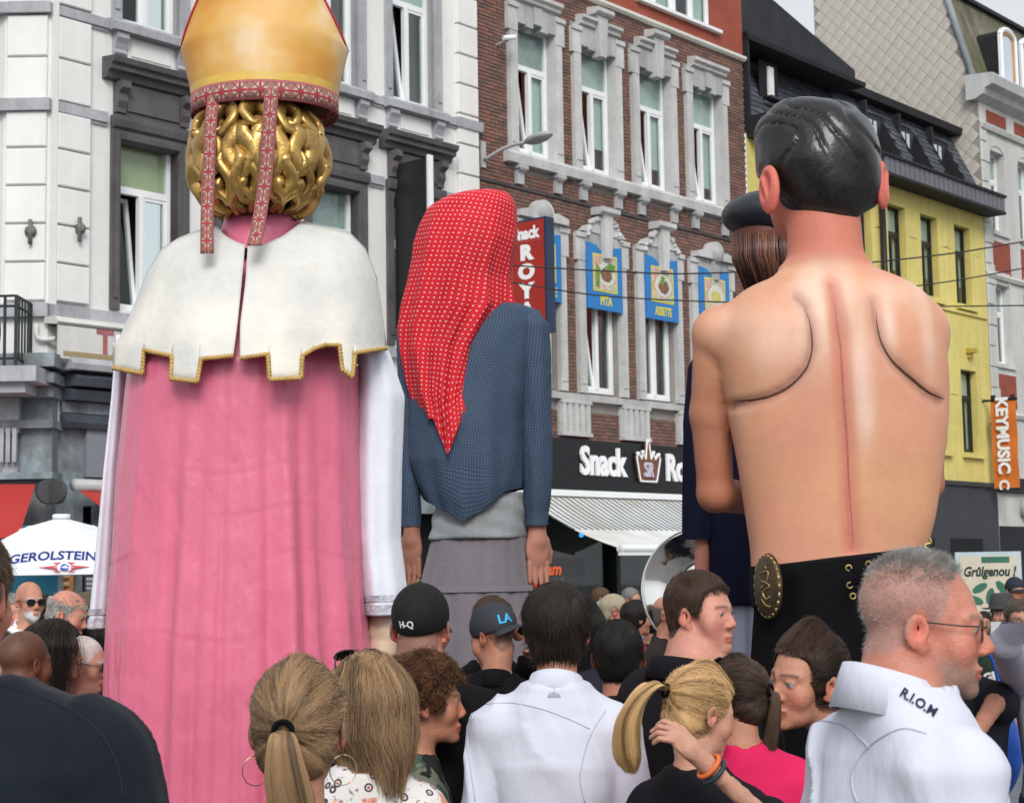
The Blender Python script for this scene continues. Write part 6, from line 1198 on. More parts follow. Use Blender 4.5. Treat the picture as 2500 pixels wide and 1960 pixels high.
def HAIR(X, style, L):
    o, hs, near, mid, D = X['o'], X['hs'], X['near'], X['mid'], X['D']; rng = np.random.default_rng(X['seed']); col = X['hair']; g = X['grey']
    t = {'short': .010, 'crop': .005, 'mop': .024, 'bob': .020, 'long': .016, 'pony': .008, 'curly': .018, 'capped': .006, 'fringe': .004}[style]*o.get('vol', 1.)
    st = .0055 if near else .008 if mid else .012
    def f(q):
        d = ell(q, (0, -.018, .042), (.0745+t, .094+t, .083+t*1.1)); tn_ = t*(.25 if style == 'mop' else .7); d = smin(d, ell(q, (0, -.045, -.03), (.060+tn_, .055+tn_, .055+tn_)), .03); ln = zline(q, o)
        if style in ('mop',): ln = np.interp(q[:, 1], [-.12, -.05, -.02, .02, .05, .075], [-.088, -.075, -.028, -.022, -.01, .035])
        if style in ('bob', 'long'): ln = np.interp(q[:, 1], [-.12, -.05, .0, .03, .05, .08], [-.12, -.11, -.10, -.06, .03, .064])
        w_ = .10*t*np.sin(q[:, 0]*60+np.sin(q[:, 2]*25)*2)+t*.35*fbm(q, 18., 2, X['seed']); d = d-w_
        d = smax(d, (ln-q[:, 2]+.004*vn(q, 90., 3))*.9, .006)
        if style == 'mop': d = smax(d, -q[:, 2]-.078+.3*np.maximum(0, np.abs(q[:, 0])-.03), .01)
        if style == 'fringe': d = smax(d, q[:, 2]-.055-.25*np.maximum(0, -q[:, 1]-.04), .006)
        if style == 'capped': d = smax(d, q[:, 2]-.03, .006)
        if style == 'short' and o.get('recede'): d = smax(d, -ell(q, (.045, .07, .075), (.04, .05, .03)), .006); 
        return d
    gr = [np.arange(-.125, .125, st, dtype=np.float32), np.arange(-.155, .13, st, dtype=np.float32), np.arange(-.14, .165, st, dtype=np.float32)]
    V, Fc = snets(f, *gr); n_ = fbm(V, 30., 2, 5); cm = 'hair_base_%d' % X['seed']; hm = mat(cm, tuple(np.array(g if g is not None else col)*.7), .6, .10, 20, .5, 60, b3=(3, 3, .5), bdist=.006, spec=.25)
    root = X['root']; ho = obj('hair', mesh('hair', X['h2b'](V), Fc, True), hm, root); X['hairobj'] = ho
    nst = int({True: 11000}.get(D < 5.8, 2600 if D < 10 else 0)*o.get('dens', 1.))
    m = hair_mat('strand_%d' % X['seed'], tuple(np.array(g if g is not None else col)), tuple(np.array(o['low'])) if 'low' in o else None)
    rad = o.get('rad', max(.00034, .000115*D)*1.)*1.0
    N = np.cross(V[Fc[:, 2]]-V[Fc[:, 0]], V[Fc[:, 3]]-V[Fc[:, 1]]); N /= np.linalg.norm(N, axis=1)[:, None]+1e-9; C = V[Fc].mean(1)
    outer = ((C-np.array([0, -.018, .03]))*N).sum(1) > .02; Ci, Ni = C[outer], N[outer]; out = (lambda q: X['h2b'](q))
    if nst and len(Ci) and (D < 6 or style in ('short', 'crop', 'capped', 'fringe', 'mop')) and style in ('short', 'crop', 'mop', 'capped', 'fringe', 'bob', 'curly'):
        k = rng.integers(0, len(Ci), nst); r0 = Ci[k]+rng.normal(0, st*.5, (nst, 3)); nn = Ni[k]; K = 7 if style != 'curly' else 16; p = [r0-nn*.004]; Lk = L*rng.uniform(.5, 1.3, (nst, 1))
        crown = np.array(o.get('whorl', (0.01, -.06, .115))); fl = r0-crown; fl -= nn*(fl*nn).sum(1, keepdims=True); fl /= np.linalg.norm(fl, axis=1, keepdims=True)+1e-6
        dirn = fl*o.get('flow', .9)+nn*o.get('out', .35)+np.array([0, 0, -.25])*o.get('grav', 1)+np.array(o.get('sweep', (0, 0, 0)))+rng.normal(0, o.get('mess', .18), (nst, 3)); dirn /= np.linalg.norm(dirn, axis=1, keepdims=True)
        if style == 'mop': pass
        if style == 'curly':
            ph = rng.uniform(0, 6.28, (nst, 1)); e1 = np.cross(dirn, rng.normal(size=(nst, 3))); e1 /= np.linalg.norm(e1, axis=1, keepdims=True); e2 = np.cross(dirn, e1); Rr = rng.uniform(.004, .010, (nst, 1)); pts = []
            for i in range(K): tt = i/(K-1); a = ph+tt*rng.uniform(5, 9, (nst, 1)); pts.append(r0+dirn*Lk*tt+Rr*tt**.5*(e1*np.cos(a)+e2*np.sin(a)))
            pts = np.stack(pts, 1)
        else:
            for i in range(1, K):
                d = dirn+np.array([0, 0, -.12])*i*o.get('grav', 1)+rng.normal(0, .06, (nst, 3)); d /= np.linalg.norm(d, axis=1, keepdims=True); q = p[-1]+d*Lk/(K-1); q = push(q, t*.9); p.append(push(q, .004, FACE_E) if style not in ('mop', 'bob') else q)
            pts = np.stack(p, 1)
        pts = cull(pts); pts = pts[(pts[..., 2] > -.098).all(1)] if style == 'mop' else pts
        strands('strands', out(pts), rad*(1.4 if style == 'curly' else 1), m, ho)
    if style == 'pony':
        T = np.array(o.get('tie', (0, -.125, .02))); k = rng.integers(0, len(Ci), nst); r0 = Ci[k]+rng.normal(0, .004, (nst, 3)); lv = rng.uniform(0, 1, (nst, 1)); pts = []; K = 10
        for i in range(K):
            tt = (i/(K-1)); tt = tt*.97; q = r0*(1-tt)+(T+rng.normal(0, .003, (nst, 3)))*tt; q[:, 2] += .075*sin(pi*tt)*np.clip(r0[:, 1]/.05, 0, 1)*np.clip((r0[:, 2]-.02)/.03, 0, 1); q = push(q, t+.001+.005*lv*np.sin(pi*tt)); q = push(q, .012, ((0, -.045, -.03), (.062, .058, .055))); pts.append(q+rng.normal(0, .0006, (nst, 3)))
        an = np.arctan2(r0[:, 2]-T[2], r0[:, 0]-T[0]); P_ = np.stack(pts, 1); tn = fbm(np.stack([np.cos(an)*9, np.sin(an)*9, r0[:, 1]*6], 1), 1., 2, 3)*1.2; bad = ((P_[..., 1] > .045)&(np.abs(P_[..., 0]) < .066)&(P_[..., 2] < .07)).any(1); strands('strands', out(P_[~bad]), rad, m, ho, tint=tn[~bad])
        tl = o.get('tail', [(0, -.13, .02), (0, -.15, .0), (.005, -.15, -.08), (.015, -.14, -.2), (.02, -.135, -.3)]); wd = o.get('tailw', [.012, .022, .034, .036, .02]); c = catmull(tl, 5); ww = np.interp(np.linspace(0, 1, len(c)), np.linspace(0, 1, len(wd)), wd); nt_ = int(1.6*o.get('tailn', 1600)*(1 if near else .5)); th = rng.uniform(0, 6.28, nt_); rr_ = np.sqrt(rng.uniform(.05, 1, nt_)); wob = rng.normal(0, 1, (nt_, 3))*.004
        cxv = c[None, :, :]+(np.stack([np.cos(th)*rr_, np.sin(th)*rr_*.55, np.zeros(nt_)], 1)[:, None, :]*ww[None, :, None])+wob[:, None, :]*np.linspace(0, 1, len(c))[None, :, None]**2+o.get('wave', .0)*np.sin(np.linspace(0, 9, len(c))[None, :, None]+th[:, None, None])*np.array([1, .5, 0])
        pl = np.clip(rng.uniform(.75, 1.02, nt_), 0, 1); idx = (np.linspace(0, 1, len(c))[None, :]*pl[:, None]*(len(c)-1)); i0 = np.clip(np.floor(idx).astype(int), 0, len(c)-2); fr = (idx-i0)[..., None]; ar = np.arange(nt_)[:, None]; cxv = cxv[ar, i0]*(1-fr)+cxv[ar, i0+1]*fr
        V2, F2 = tube(c, ww*.5, 12, True, .6); tt_ = fbm(np.stack([th*2.2, rr_*2, th*0], 1), 1., 2, 7)*1.1; po = obj('ponytail', mesh('ponytail', out(V2), F2, True), hm, root); strands('strands', out(cxv), rad, m, po, tint=tt_)
        V3, F3 = tube(np.array([T+np.array([.017*cos(a), -.008-.0*a, .017*sin(a)]) for a in np.linspace(0, 2*pi, 16)]), .0055, 6, False); obj('hair_band', mesh('hair_band', out(V3), F3, True), M_blk, root)
    if style in ('long', 'bob') and D < 10:
        ga = o.get('gather', 0); ln = o.get('length', .34 if style == 'long' else .17); part = np.array(o.get('part', (.0, .03, .125))); k = rng.integers(0, len(Ci), max(nst, 3200)); r0 = Ci[k]+rng.normal(0, .004, (len(k), 3)); n = len(k); pts = [r0]; K = 18; stp = (ln*rng.uniform(.75, 1.1, (n, 1)))/(K-1)
        bk = o.get('back', -.0)
        for i in range(1, K):
            q = pts[-1]; fl = q-part; fl[:, 2] = 0; fl /= np.linalg.norm(fl, axis=1, keepdims=True)+1e-6; w_ = np.clip((q[:, 2:]-.02)/.08, 0, 1); d = fl*w_*.9+np.array([0, 0, -1.])+np.array([0, -.25, 0])*bk*(q[:, 2:] > -.1)+rng.normal(0, .05, (n, 3))+o.get('wave', .12)*np.stack([np.sin(i*.8+q[:, 2]*20+r0[:, 1]*40), np.cos(i*.7+r0[:, 0]*40), np.zeros(n)], 1)*np.linspace(.2, 1, K)[i]
            d[:, 0] -= ga*(q[:, 0]-.02)*(q[:, 2] < -.06)*6; d /= np.linalg.norm(d, axis=1, keepdims=True); q = q+d*stp; q = push(q, t*1.0); q = push(q, .02, NECK_E); q = push(q, .012, FACE_E); q = push(q, .0, ((0, -.02, -.33), (.21*X['b']/hs, .135, .155))); pts.append(q)
        P_ = cull(np.stack(pts, 1)); strands('strands', out(P_), rad*1.1, m, ho)
HVc, HFc = hand_mesh(.0085, spread=.12, curl=.25); HVn, HFn = hand_mesh(.0055, spread=.10, curl=.75)
# ---------------------------------------------------------------- things people wear
def cap(colr, back=False, logo=None, lcol=(.8, .8, .8), yaw=0., name='cap', tilt=0.):
    def f(X):
        m = mat('cap_%02d_%02d_%02d' % tuple(int(v*99) for v in colr), colr, .8, .1, 8, .2, 60); sg = -1 if back else 1; c = np.array([0, -.018, .044])
        fn = lambda q: smax(ell(q, (0, -.018, .046), (.0845, .105, .094)), .008-q[:, 2]+(.26*q[:, 1] if not back else .05*q[:, 1]), .004)
        V, Fc = snets(fn, *(np.arange(a, b, .006, dtype=np.float32) for a, b in ((-.1, .1), (-.135, .1), (-.03, .15)))); r = rotx(radians(tilt)); co = obj(name, mesh(name, X['h2b'](V@r.T), Fc, True), m, X['root'])
        V = []; n, k = 15, 6                                                     # visor
        for i in range(n):
            a = radians(-62+124*i/(n-1))
            for j in range(k): e = j/(k-1); rx, ry = .083+.006*e, .104+.062*e*cos(a)**.7; V.append((rx*sin(a), -.018+sg*ry*cos(a), .008+(.02 if back else .018)*sg*cos(a)*0+(.018 if not back else .006)-.022*e-.018*(sin(a)**2)))
        vo = obj('visor', mesh('visor', X['h2b'](np.array(V)@r.T), grid_faces(n, k), True), m, co); md = vo.modifiers.new('t', 'SOLIDIFY'); md.thickness = .004
        V, Fc = lathe([(0, .006), (.006, .004), (.007, 0)], 10, (0, -.018, .139)); obj('button', mesh('button', X['h2b'](V@r.T), Fc, True), m, co)
        for lg, az, z0, sz in (logo or []):
            V, Fc = text(lg, sz, .0008, sz*.03, align='CENTER'); a = radians(az)+(V[:, 0]/.09); zz = z0+V[:, 1]; rr_ = np.sqrt(np.maximum(.05, 1-((zz-.046)/.094)**2))
            Vq = np.stack([(.0855*rr_+V[:, 2]+.001)*np.sin(a), -.018-(.1060*rr_+V[:, 2]+.001)*np.cos(a), zz], 1); obj('logo', mesh('logo', X['h2b'](Vq@r.T), Fc), mat('logo_%02d_%02d' % (int(lcol[0]*99), int(lcol[2]*99)), lcol, .6, .05, 5), co)
    return f
def glasses(dark=True, colr=(.02, .02, .02), up=None, pitch=0., lens=None, w_=1.):
    def f(X):
        fm = mat('spectacle_frame_%02d' % int(colr[0]*99), colr, .3, .05, 5); mb = MB(); R_ = rotx(radians(pitch)); of = np.array(up if up is not None else (0, 0, 0)); T_ = lambda pts: [X['h2b'](R_@(np.array(p)*np.array([w_, 1, 1]))+of) for p in pts]; lo = MB()
        for sg in (-1, 1):
            a = np.linspace(0, 2*pi, 20); ring = [(sg*.034+.027*np.sign(cos(t))*abs(cos(t))**.8, .096-.18*(abs(sg*.034+.027*cos(t))-.0)*.35, .0+.019*np.sign(sin(t))*abs(sin(t))**.8) for t in a]; mb.tube(T_(ring), .0016 if not dark else .0024, 5)
            mb.tube(T_([(sg*.061, .088, .008), (sg*.074, .06, .008), (sg*.078, .0, .012), (sg*.077, -.022, -.006)]), .0022 if dark else .0014, 5)
            lo.add(np.array(T_(ring[:-1])), [list(range(19))])
        mb.tube(T_([(-.008, .1, .004), (0, .103, .007), (.008, .1, .004)]), .0018, 5); g = mb.build('sunglasses' if dark else 'glasses', fm, X['root'], smooth=True)
        lo.build('lens', mat('dark_lens', (.012, .012, .014), .08, .05, 3) if dark else M_glass, g)
    return f
def hoop(X):
    for sg in (-1, 1):
        c = np.array([sg*.083, -.004, -.045]); V, Fc = tube([c+np.array([.026*sin(a)*.9, .012*sin(a), -.028+.028*cos(a)]) for a in np.linspace(0, 2*pi, 28)], .0011, 6); obj('earring', mesh('earring', X['h2b'](V), Fc, True), mat('gold_ring', (.6, .45, .25), .25, .1, 5, metal=1.), X['root'])
def fedora(colr, name='hat'):
    def f(X):
        V, Fc = lathe([(.0, .128), (.05, .13), (.072, .118), (.086, .05), (.09, .03), (.12, .022), (.135, .03), (.135, .026), (.09, .022)], 28, (0, -.015, .01), 1.15); obj(name, mesh(name, X['h2b'](V), Fc, True), mat('felt_%02d' % int(colr[0]*99), colr, .9, .15, 6, .2, 60), X['root'])
    return f
SKL, SKM, SKR, SKB = (.54, .28, .195), (.46, .215, .135), (.55, .235, .165), (.17, .07, .036)
NAVY, BLK, WHT = (.008, .010, .018), (.006, .006, .008), (.72, .75, .84)
def floral_mat():
    m, nt, b, tc = base('floral_print'); co = tc.outputs['Object']; v = nd(nt, 'ShaderNodeTexVoronoi'); v.inputs['Scale'].default_value = 26; nt.links.new(co, v.inputs['Vector']); d = v.outputs['Distance']
    ring = rmp(nt, d, [(.16, 0.), (.2, 1.), (.27, 1.), (.31, 0.)]); c = mixc(nt, ring, (.68, .65, .63), (.06, .05, .06)); c = mixc(nt, rmp(nt, d, [(.1, 1.), (.16, 0.)]), c, (.5, .07, .05)); w2 = noise(nt, co, 60, 3); c = mixc(nt, rmp(nt, w2, [(.6, 0.), (.66, .8)]), c, (.12, .10, .10)); c = mixc(nt, rmp(nt, noise(nt, co, 17, 2), [(.58, 0.), (.64, .8)]), c, (.62, .18, .10)); nt.links.new(c, b.inputs['Base Color']); setin(b, **{'Roughness': .8, 'Specular IOR Level': .15}); return m
def camo_mat():
    m, nt, b, tc = base('camouflage_cloth'); co = tc.outputs['Object']; c = mixc(nt, rmp(nt, noise(nt, co, 11, 2), [(.50, 0.), (.52, 1.)]), (.045, .085, .06), (.15, .16, .12)); c = mixc(nt, rmp(nt, noise(nt, co, 14, 2, .5, (1.1, 1, .9)), [(.56, 0.), (.58, 1.)]), c, (.02, .022, .02)); nt.links.new(c, b.inputs['Base Color']); setin(b, **{'Roughness': .85, 'Specular IOR Level': .12}); return m
g1 = 'people in the crowd around the giants'
M_wshirt = mat('white_cotton', (.60, .62, .71), .85, .02, 4, .35, 6, bdist=.03, spec=.12, b3=(1.2, 1.2, .5))
BLOND, BLOW = (.27, .17, .09), (.055, .033, .018)
# right: the man in the white shirt with glasses
rl = person(2258, 1532, 345, 103, 'person in white shirt with collar lettering, glasses, cropped grey hair and stubble, in profile', byaw=70, lean=.015, skin=(.53, .215, .15), hair=(.22, .21, .20), style='buzz', grey=(.30, .29, .28), top=M_wshirt, kind='shirt', build=.98, o=dict(jaw=1.1, nose=1.12, neck=1.42, mouth=.35, buzz=.38, nape=-.058, front=.088, toplen=.014, neckup=.042, temple=.045, browc=(.2, .14, .1)), beard=((.17, .135, .115), .72), group=g1, fold=.018, pitch=3, extras=[glasses(False, (.02, .02, .02))])
ws = person(1362, 1541, 216, 10, 'person with dark brown mop of hair and plain white shirt, seen from behind', hair=(.020, .012, .008), style='mop', top=M_wshirt, kind='shirt', build=.98, skin=SKM, group=g1, fold=.019, hairlen=.045, o=dict(out=.06, mess=.09, low=(.007, .005, .004), vol=.62), sleeve=.97)
person(732, 1783, 312, 4, 'person with blonde ponytail and hoop earrings in front of the pink robe', hs=.97, hair=BLOND, style='pony', top=(.30, .19, .13), kind='tank', build=.82, skin=SKM, group=g1, o=dict(tie=(-.004, -.128, .012), low=BLOW, tail=[(-.004, -.13, .012), (0, -.158, .0), (.008, -.16, -.07), (.024, -.152, -.16), (.042, -.145, -.27)], tailw=[.012, .026, .040, .044, .03], tailn=3600, dens=1.9), extras=[hoop])
person(893, 1722, 240, -32, D=4.15, label='person with long loose blonde hair, sunglasses on head and floral blouse', hs=.98, byaw=0, hair=BLOND, style='long', top=floral_mat(), kind='tee', build=.86, skin=SKM, group=g1, o=dict(low=(.05, .03, .016), length=.26, part=(.0, .03, .12), dens=1.7, wave=.25, back=.5, vol=.5, gather=.8), extras=[glasses(True, (.015, .015, .015), up=(0, -.012, .052), pitch=50)])
person(1046, 1716, 200, 88, 'curly haired boy in profile wearing a camouflage shirt', hs=.94, hair=(.105, .046, .018), style='curly', top=camo_mat(), kind='tee', build=.85, skin=(.44, .195, .12), group=g1, hairlen=.03, o=dict(nose=.85, jaw=.92, low=(.03, .013, .006), front=.055, rad=.0007, vol=1.0))
person(1031, 1537, 200, 14, 'person in black cap with small white letters and black polo shirt', hair=(.06, .045, .035), style='buzz', top=BLK, kind='polo', build=1.22, skin=SKR, group=g1, o=dict(neck=1.25, buzz=.6), extras=[cap((.008, .008, .009), False, [('H-Q', -9, .010, .027)], (.75, .75, .75))])
person(1203, 1556, 148, -52, 'person in dark grey cap worn backwards with blue letters, black shirt', byaw=0, pitch=18, hair=(.06, .04, .03), style='buzz', top=BLK, kind='polo', build=1.0, skin=SKM, group=g1, o=dict(buzz=.6), extras=[cap((.035, .04, .05), True, [('LA', -26, .03, .05)], (.05, .42, .75))])
person(1206, 1530, 138, 15, 'brown haired person behind the grey cap with one arm raised', hair=(.075, .04, .02), style='short', top=BLK, kind='tee', build=1.0, skin=SKM, group=g1, hairlen=.025, arms=('hang', ((1305, 1600, 7.1, 0), (1262, 1545, 6.95, 0))), o=dict(mess=.2))
person(1510, 1606, 176, 6, 'person with short black hair, glasses and black t-shirt, from behind', hair=(.008, .007, .006), style='short', top=(.010, .010, .013), kind='polo', build=.98, skin=(.46, .20, .13), group=g1, hairlen=.012, o=dict(mess=.08, out=.1, vol=.8), extras=[glasses(False, (.02, .02, .02))])
person(1714, 1499, 196, 126, 'heavy set person with round reddish face and navy polo, looking back', byaw=55, skin=(.54, .25, .185), hair=(.05, .028, .016), style='short', top=NAVY, kind='polo', build=1.38, o=dict(fat=1., jaw=1.1, neck=1.35, front=.082, temple=.022, browc=(.05, .03, .02), eye=(.05, .05, .05), mess=.08, out=.12), group=g1, hairlen=.014, roll=2)
def bracelet(colr, t, r=.031):
    def f(X):
        A = X['AP'][1]; dr = A[2]-A[1]; dr = dr/np.linalg.norm(dr); c = A[2]-dr*t; u = np.cross(dr, [0, 0, 1.]); u /= np.linalg.norm(u); v = np.cross(dr, u); V, Fc = tube([c+r*(u*cos(a)+v*sin(a)) for a in np.linspace(0, 2*pi, 20)], .006, 6, False); obj('bracelet', mesh('bracelet', V, Fc, True), mat('bracelet_%02d' % int(colr[0]*99), colr, .5, .1, 20), X['root'])
    return f
person(1712, 1742, 200, 66, D=4.25,label='blonde ponytailed child in black t-shirt with one hand raised to the hair', byaw=28, hs=.87, pitch=14, hair=(.42, .27, .125), style='pony', top=(.008, .008, .013), kind='tee', build=.80, skin=SKL, group=g1, o=dict(tie=(.0, -.120, .04), low=(.16, .08, .025), tail=[(0, -.125, .04), (.0, -.165, .052), (-.0, -.205, .01), (-.0, -.225, -.07), (.0, -.21, -.16), (.0, -.19, -.2)], tailw=[.014, .036, .050, .052, .046, .02], wave=.008, tailn=3000, dens=1.4), arms=('hang', ((1880, 2010, 4.0, 0), (1722, 1862, 3.95, 0))), extras=['finehand', bracelet((.70, .16, .04), .012), bracelet((.03, .05, .06), .03)])
person(1792, 1704, 172, -58, D=4.45, label='brown ponytailed person in bright pink top with sunglasses on head', byaw=-5, hs=.78, hair=(.050, .028, .016), style='pony', top=(.62, .02, .10), kind='tee', build=.88, skin=SKM, group=g1, o=dict(tie=(0, -.125, .03), low=(.018, .011, .008), tail=[(0, -.13, .03), (0, -.15, .01), (-.01, -.145, -.07), (-.02, -.13, -.16), (-.02, -.12, -.22)]), extras=[glasses(True, (.10, .05, .04), up=(0, -.012, .052), pitch=50)])
person(1966, 1664, 236, -124, D=4.75, hs=1.10, label='brown haired person in black top glancing left with wide eyes', byaw=-115, lean=.09, hair=(.045, .022, .013), style='pony', top=BLK, kind='tee', build=.74, skin=(.48, .225, .145), group=g1, o=dict(low=(.010, .006, .004), eye=(.12, .18, .2), vol=1.15, mouth=.3, dens=1.5, front=.08, temple=.018, tie=(0, -.12, .05), tail=[(0, -.12, .05), (0, -.14, .02), (0, -.13, -.04)]), roll=-6)
nv = person(-102, 1462, 362, 12, 'large foreground person in navy shirt at the left edge, from behind', hair=(.08, .05, .03), style='short', top=mat('navy_jersey', (.008, .012, .019), .85, .08, 3, .3, 12, sheen=.05, bdist=.02, spec=.15), kind='polo', build=1.5, skin=SKR, group=g1, fold=.016)
person(64, 1622, 160, 38, 'brown skinned person with shaved head in dark shirt, from behind', hair=(.035, .02, .014), style='buzz', top=(.02, .022, .028), kind='tee', build=1.1, skin=SKB, group=g1, o=dict(neck=1.3, buzz=.45, front=.07))
person(206, 1622, 134, 92, 'white haired older person in profile with sunglasses on a cord', pitch=8, hair=(.55, .55, .54), style='buzz', grey=(.62, .62, .62), top=(.05, .05, .055), kind='polo', build=1.15, skin=(.58, .28, .21), group=g1, o=dict(fat=.5, neck=1.25, front=.085, buzz=.7, browc=(.6, .6, .6)), extras=[glasses(True, (.1, .1, .1))])
person(137, 1592, 138, 78, 'person with dark brown bob beside the sunglasses wearer', hair=(.018, .011, .008), style='bob', top=(.03, .03, .035), kind='tee', build=.9, skin=SKM, group=g1, o=dict(length=.2))
person(166, 1503, 116, 94, 'balding older person in profile with grey side hair, eyes lowered', pitch=16, hair=(.4, .4, .4), style='fringe', grey=(.42, .41, .39), top=(.25, .27, .3), kind='shirt', build=1.1, skin=SKR, group=g1, o=dict(fat=.6, neck=1.2, browc=(.3, .28, .26)))
person(117, 1502, 94, 42, 'person with short dark hair turned away beside the balding profile', hair=(.02, .012, .009), style='short', top=BLK, kind='tee', skin=SKL, group=g1)
person(73, 1470, 98, 140, 'bald person with white beard and dark sunglasses', hair=(.5, .5, .5), style='bald', top=(.75, .75, .78), kind='shirt', skin=(.50, .23, .15), group=g1, beard=((.62, .61, .60), .95), extras=[glasses(True, (.02, .02, .02))])
person(28, 1497, 90, 138, 'grey haired person at the left edge looking right', hair=(.3, .28, .26), style='short', top=(.02, .02, .03), kind='polo', skin=SKR, group=g1, o=dict(fat=.5))
person(-6, 1600, 112, 100, 'fair person with tousled brown hair cut off by the left edge', hair=(.06, .035, .02), style='mop', top=(.2, .2, .22), kind='tee', skin=SKL, group=g1, hairlen=.03)
person(218, 1490, 84, 96, 'person with grey brown hair behind the balding profile', hair=(.14, .10, .07), style='short', top=(.3, .3, .28), kind='tee', skin=SKR, group=g1)
person(214, 1575, 110, 60, 'person with pale blonde hair between the older profiles', hair=(.34, .28, .2), style='bob', top=(.5, .45, .4), kind='tee', build=.9, skin=SKL, group=g1)
person(250, 1565, 112, 70, 'dark haired person half hidden by the pink robe', hair=(.02, .013, .01), style='bob', top=BLK, kind='tee', build=.9, skin=SKM, group=g1, D=8.9)
person(1412, 1540, 152, 20, 'person with long black hair and dark grey t-shirt behind the white shirt', hair=(.007, .006, .006), style='long', top=(.018, .019, .023), kind='tee', build=1.05, skin=SKM, group=g1, o=dict(length=.2))
person(1836, 1532, 100, 42, 'person in dark cap and dark shirt beside the black trousers', hair=(.03, .02, .02), style='buzz', top=(.012, .013, .02), kind='polo', skin=SKM, group=g1, extras=[cap((.012, .014, .026))])
person(1543, 1464, 56, 122, 'grey haired person in light blue shirt holding a hand to the mouth', hair=(.22, .22, .22), style='short', top=(.30, .36, .48), kind='shirt', skin=SKM, group=g1, arms=('hang', ((.25, .05, -.28), (.02, .17, .06))))
person(1487, 1502, 74, 108, 'person in grey cap and glasses with a red scarf collar', hair=(.3, .3, .3), style='buzz', top=(.42, .05, .05), kind='polo', skin=SKR, group=g1, extras=[cap((.26, .29, .33)), glasses(False, (.05, .05, .05))])
person(1503, 1492, 78, 92, 'ruddy person with thin white blonde hair in profile', hair=(.5, .43, .3), style='short', top=(.05, .05, .06), kind='tee', skin=(.58, .22, .16), group=g1)
person(1470, 1462, 54, 100, 'person with tousled brown hair far behind the white haired profile', hair=(.11, .06, .03), style='short', top=(.1, .1, .12), kind='tee', skin=SKM, group=g1)
person(1556, 1512, 82, 70, 'person with dark shoulder length hair in the middle distance', hair=(.014, .01, .009), style='bob', top=(.25, .03, .05), kind='tee', build=.9, skin=SKM, group=g1)
person(1588, 1520, 80, 8, 'person with thick black hair seen from behind near the sousaphone', hair=(.009, .008, .007), style='short', top=(.03, .03, .035), kind='tee', skin=SKM, group=g1)
person(1634, 1502, 92, 118, 'balding person below the sousaphone bell', hair=(.2, .17, .14), style='fringe', top=(.04, .03, .03), kind='polo', skin=SKR, group=g1, o=dict(fat=.6))
person(1015, 1437, 50, 118, 'fair haired child peering past the white sleeve', hs=.85, hair=(.3, .19, .09), style='short', top=(.3, .2, .15), kind='tee', build=.8, skin=SKL, group=g1)
# right edge
person(2447, 1498, 88, 196, 'moustached person in grey hat photographing with a phone', hair=(.02, .014, .011), style='capped', top=(.34, .30, .24), kind='shirt', skin=(.48, .245, .165), group=g1, sleeve=.5, beard=((.03, .02, .02), .75), arms=('hang', ((2402, 1650, 11.6, 0), (2428, 1592, 11.35, 0))), extras=[fedora((.05, .05, .052))])
gt = person(2490, 1516, 102, 186, 'person in dark green t-shirt with white print at the right edge', hair=(.1, .08, .06), style='crop', top=(.022, .040, .022), kind='tee', build=1.12, pants=(.16, .19, .23), skin=SKM, group=g1, arms=('front', 'front'), extras=[glasses(False, (.05, .03, .02))])
person(2412, 1455, 58, 185, 'person in orange t-shirt and red cap in the distance', hair=(.08, .05, .03), style='buzz', top=(.65, .14, .03), kind='tee', skin=SKM, group=g1, extras=[cap((.65, .04, .02))])
person(2384, 1456, 46, 190, 'small dark haired person in lilac t-shirt in the distance', hair=(.03, .02, .02), style='short', top=(.35, .3, .5), kind='tee', skin=SKM, group=g1)
person(2404, 1522, 56, 200, 'short dark haired person below the red cap', hair=(.02, .015, .012), style='short', top=(.2, .22, .26), kind='tee', skin=SKM, group=g1, hs=.9)
bt = person(2330, 1560, 150, 172, 'person in black t-shirt with white print and tattooed forearm behind the white shirt', hair=(.05, .03, .02), style='short', top=(.012, .014, .019), kind='tee', build=1.15, pants=(.015, .015, .018), skin=(.40, .18, .115), group=g1, arms=(((2432, 1712, 6.6, 0), (2372, 1805, 6.35, 0)), 'hang'), bare=True)
person(2585, 1500, 150, 200, 'person in lilac grey hoodie with a raised sleeve at the right edge', hair=(.06, .04, .03), style='short', top=(.40, .39, .48), kind='jacket', skin=SKM, group=g1, arms=('hang', ((2455, 1572, 6.2, 0), (2515, 1455, 6.0, 0))))
person(2480, 1444, 64, 170, 'person in navy cap at the right edge beyond the hat', hair=(.03, .02, .02), style='buzz', top=(.1, .1, .12), kind='tee', skin=SKM, group=g1, extras=[cap((.02, .025, .04))])
person(2338, 1452, 40, 180, 'tiny distant person with dark hair near the green board', hair=(.03, .02, .02), style='short', top=(.5, .5, .52), kind='tee', skin=SKM, group=g1)
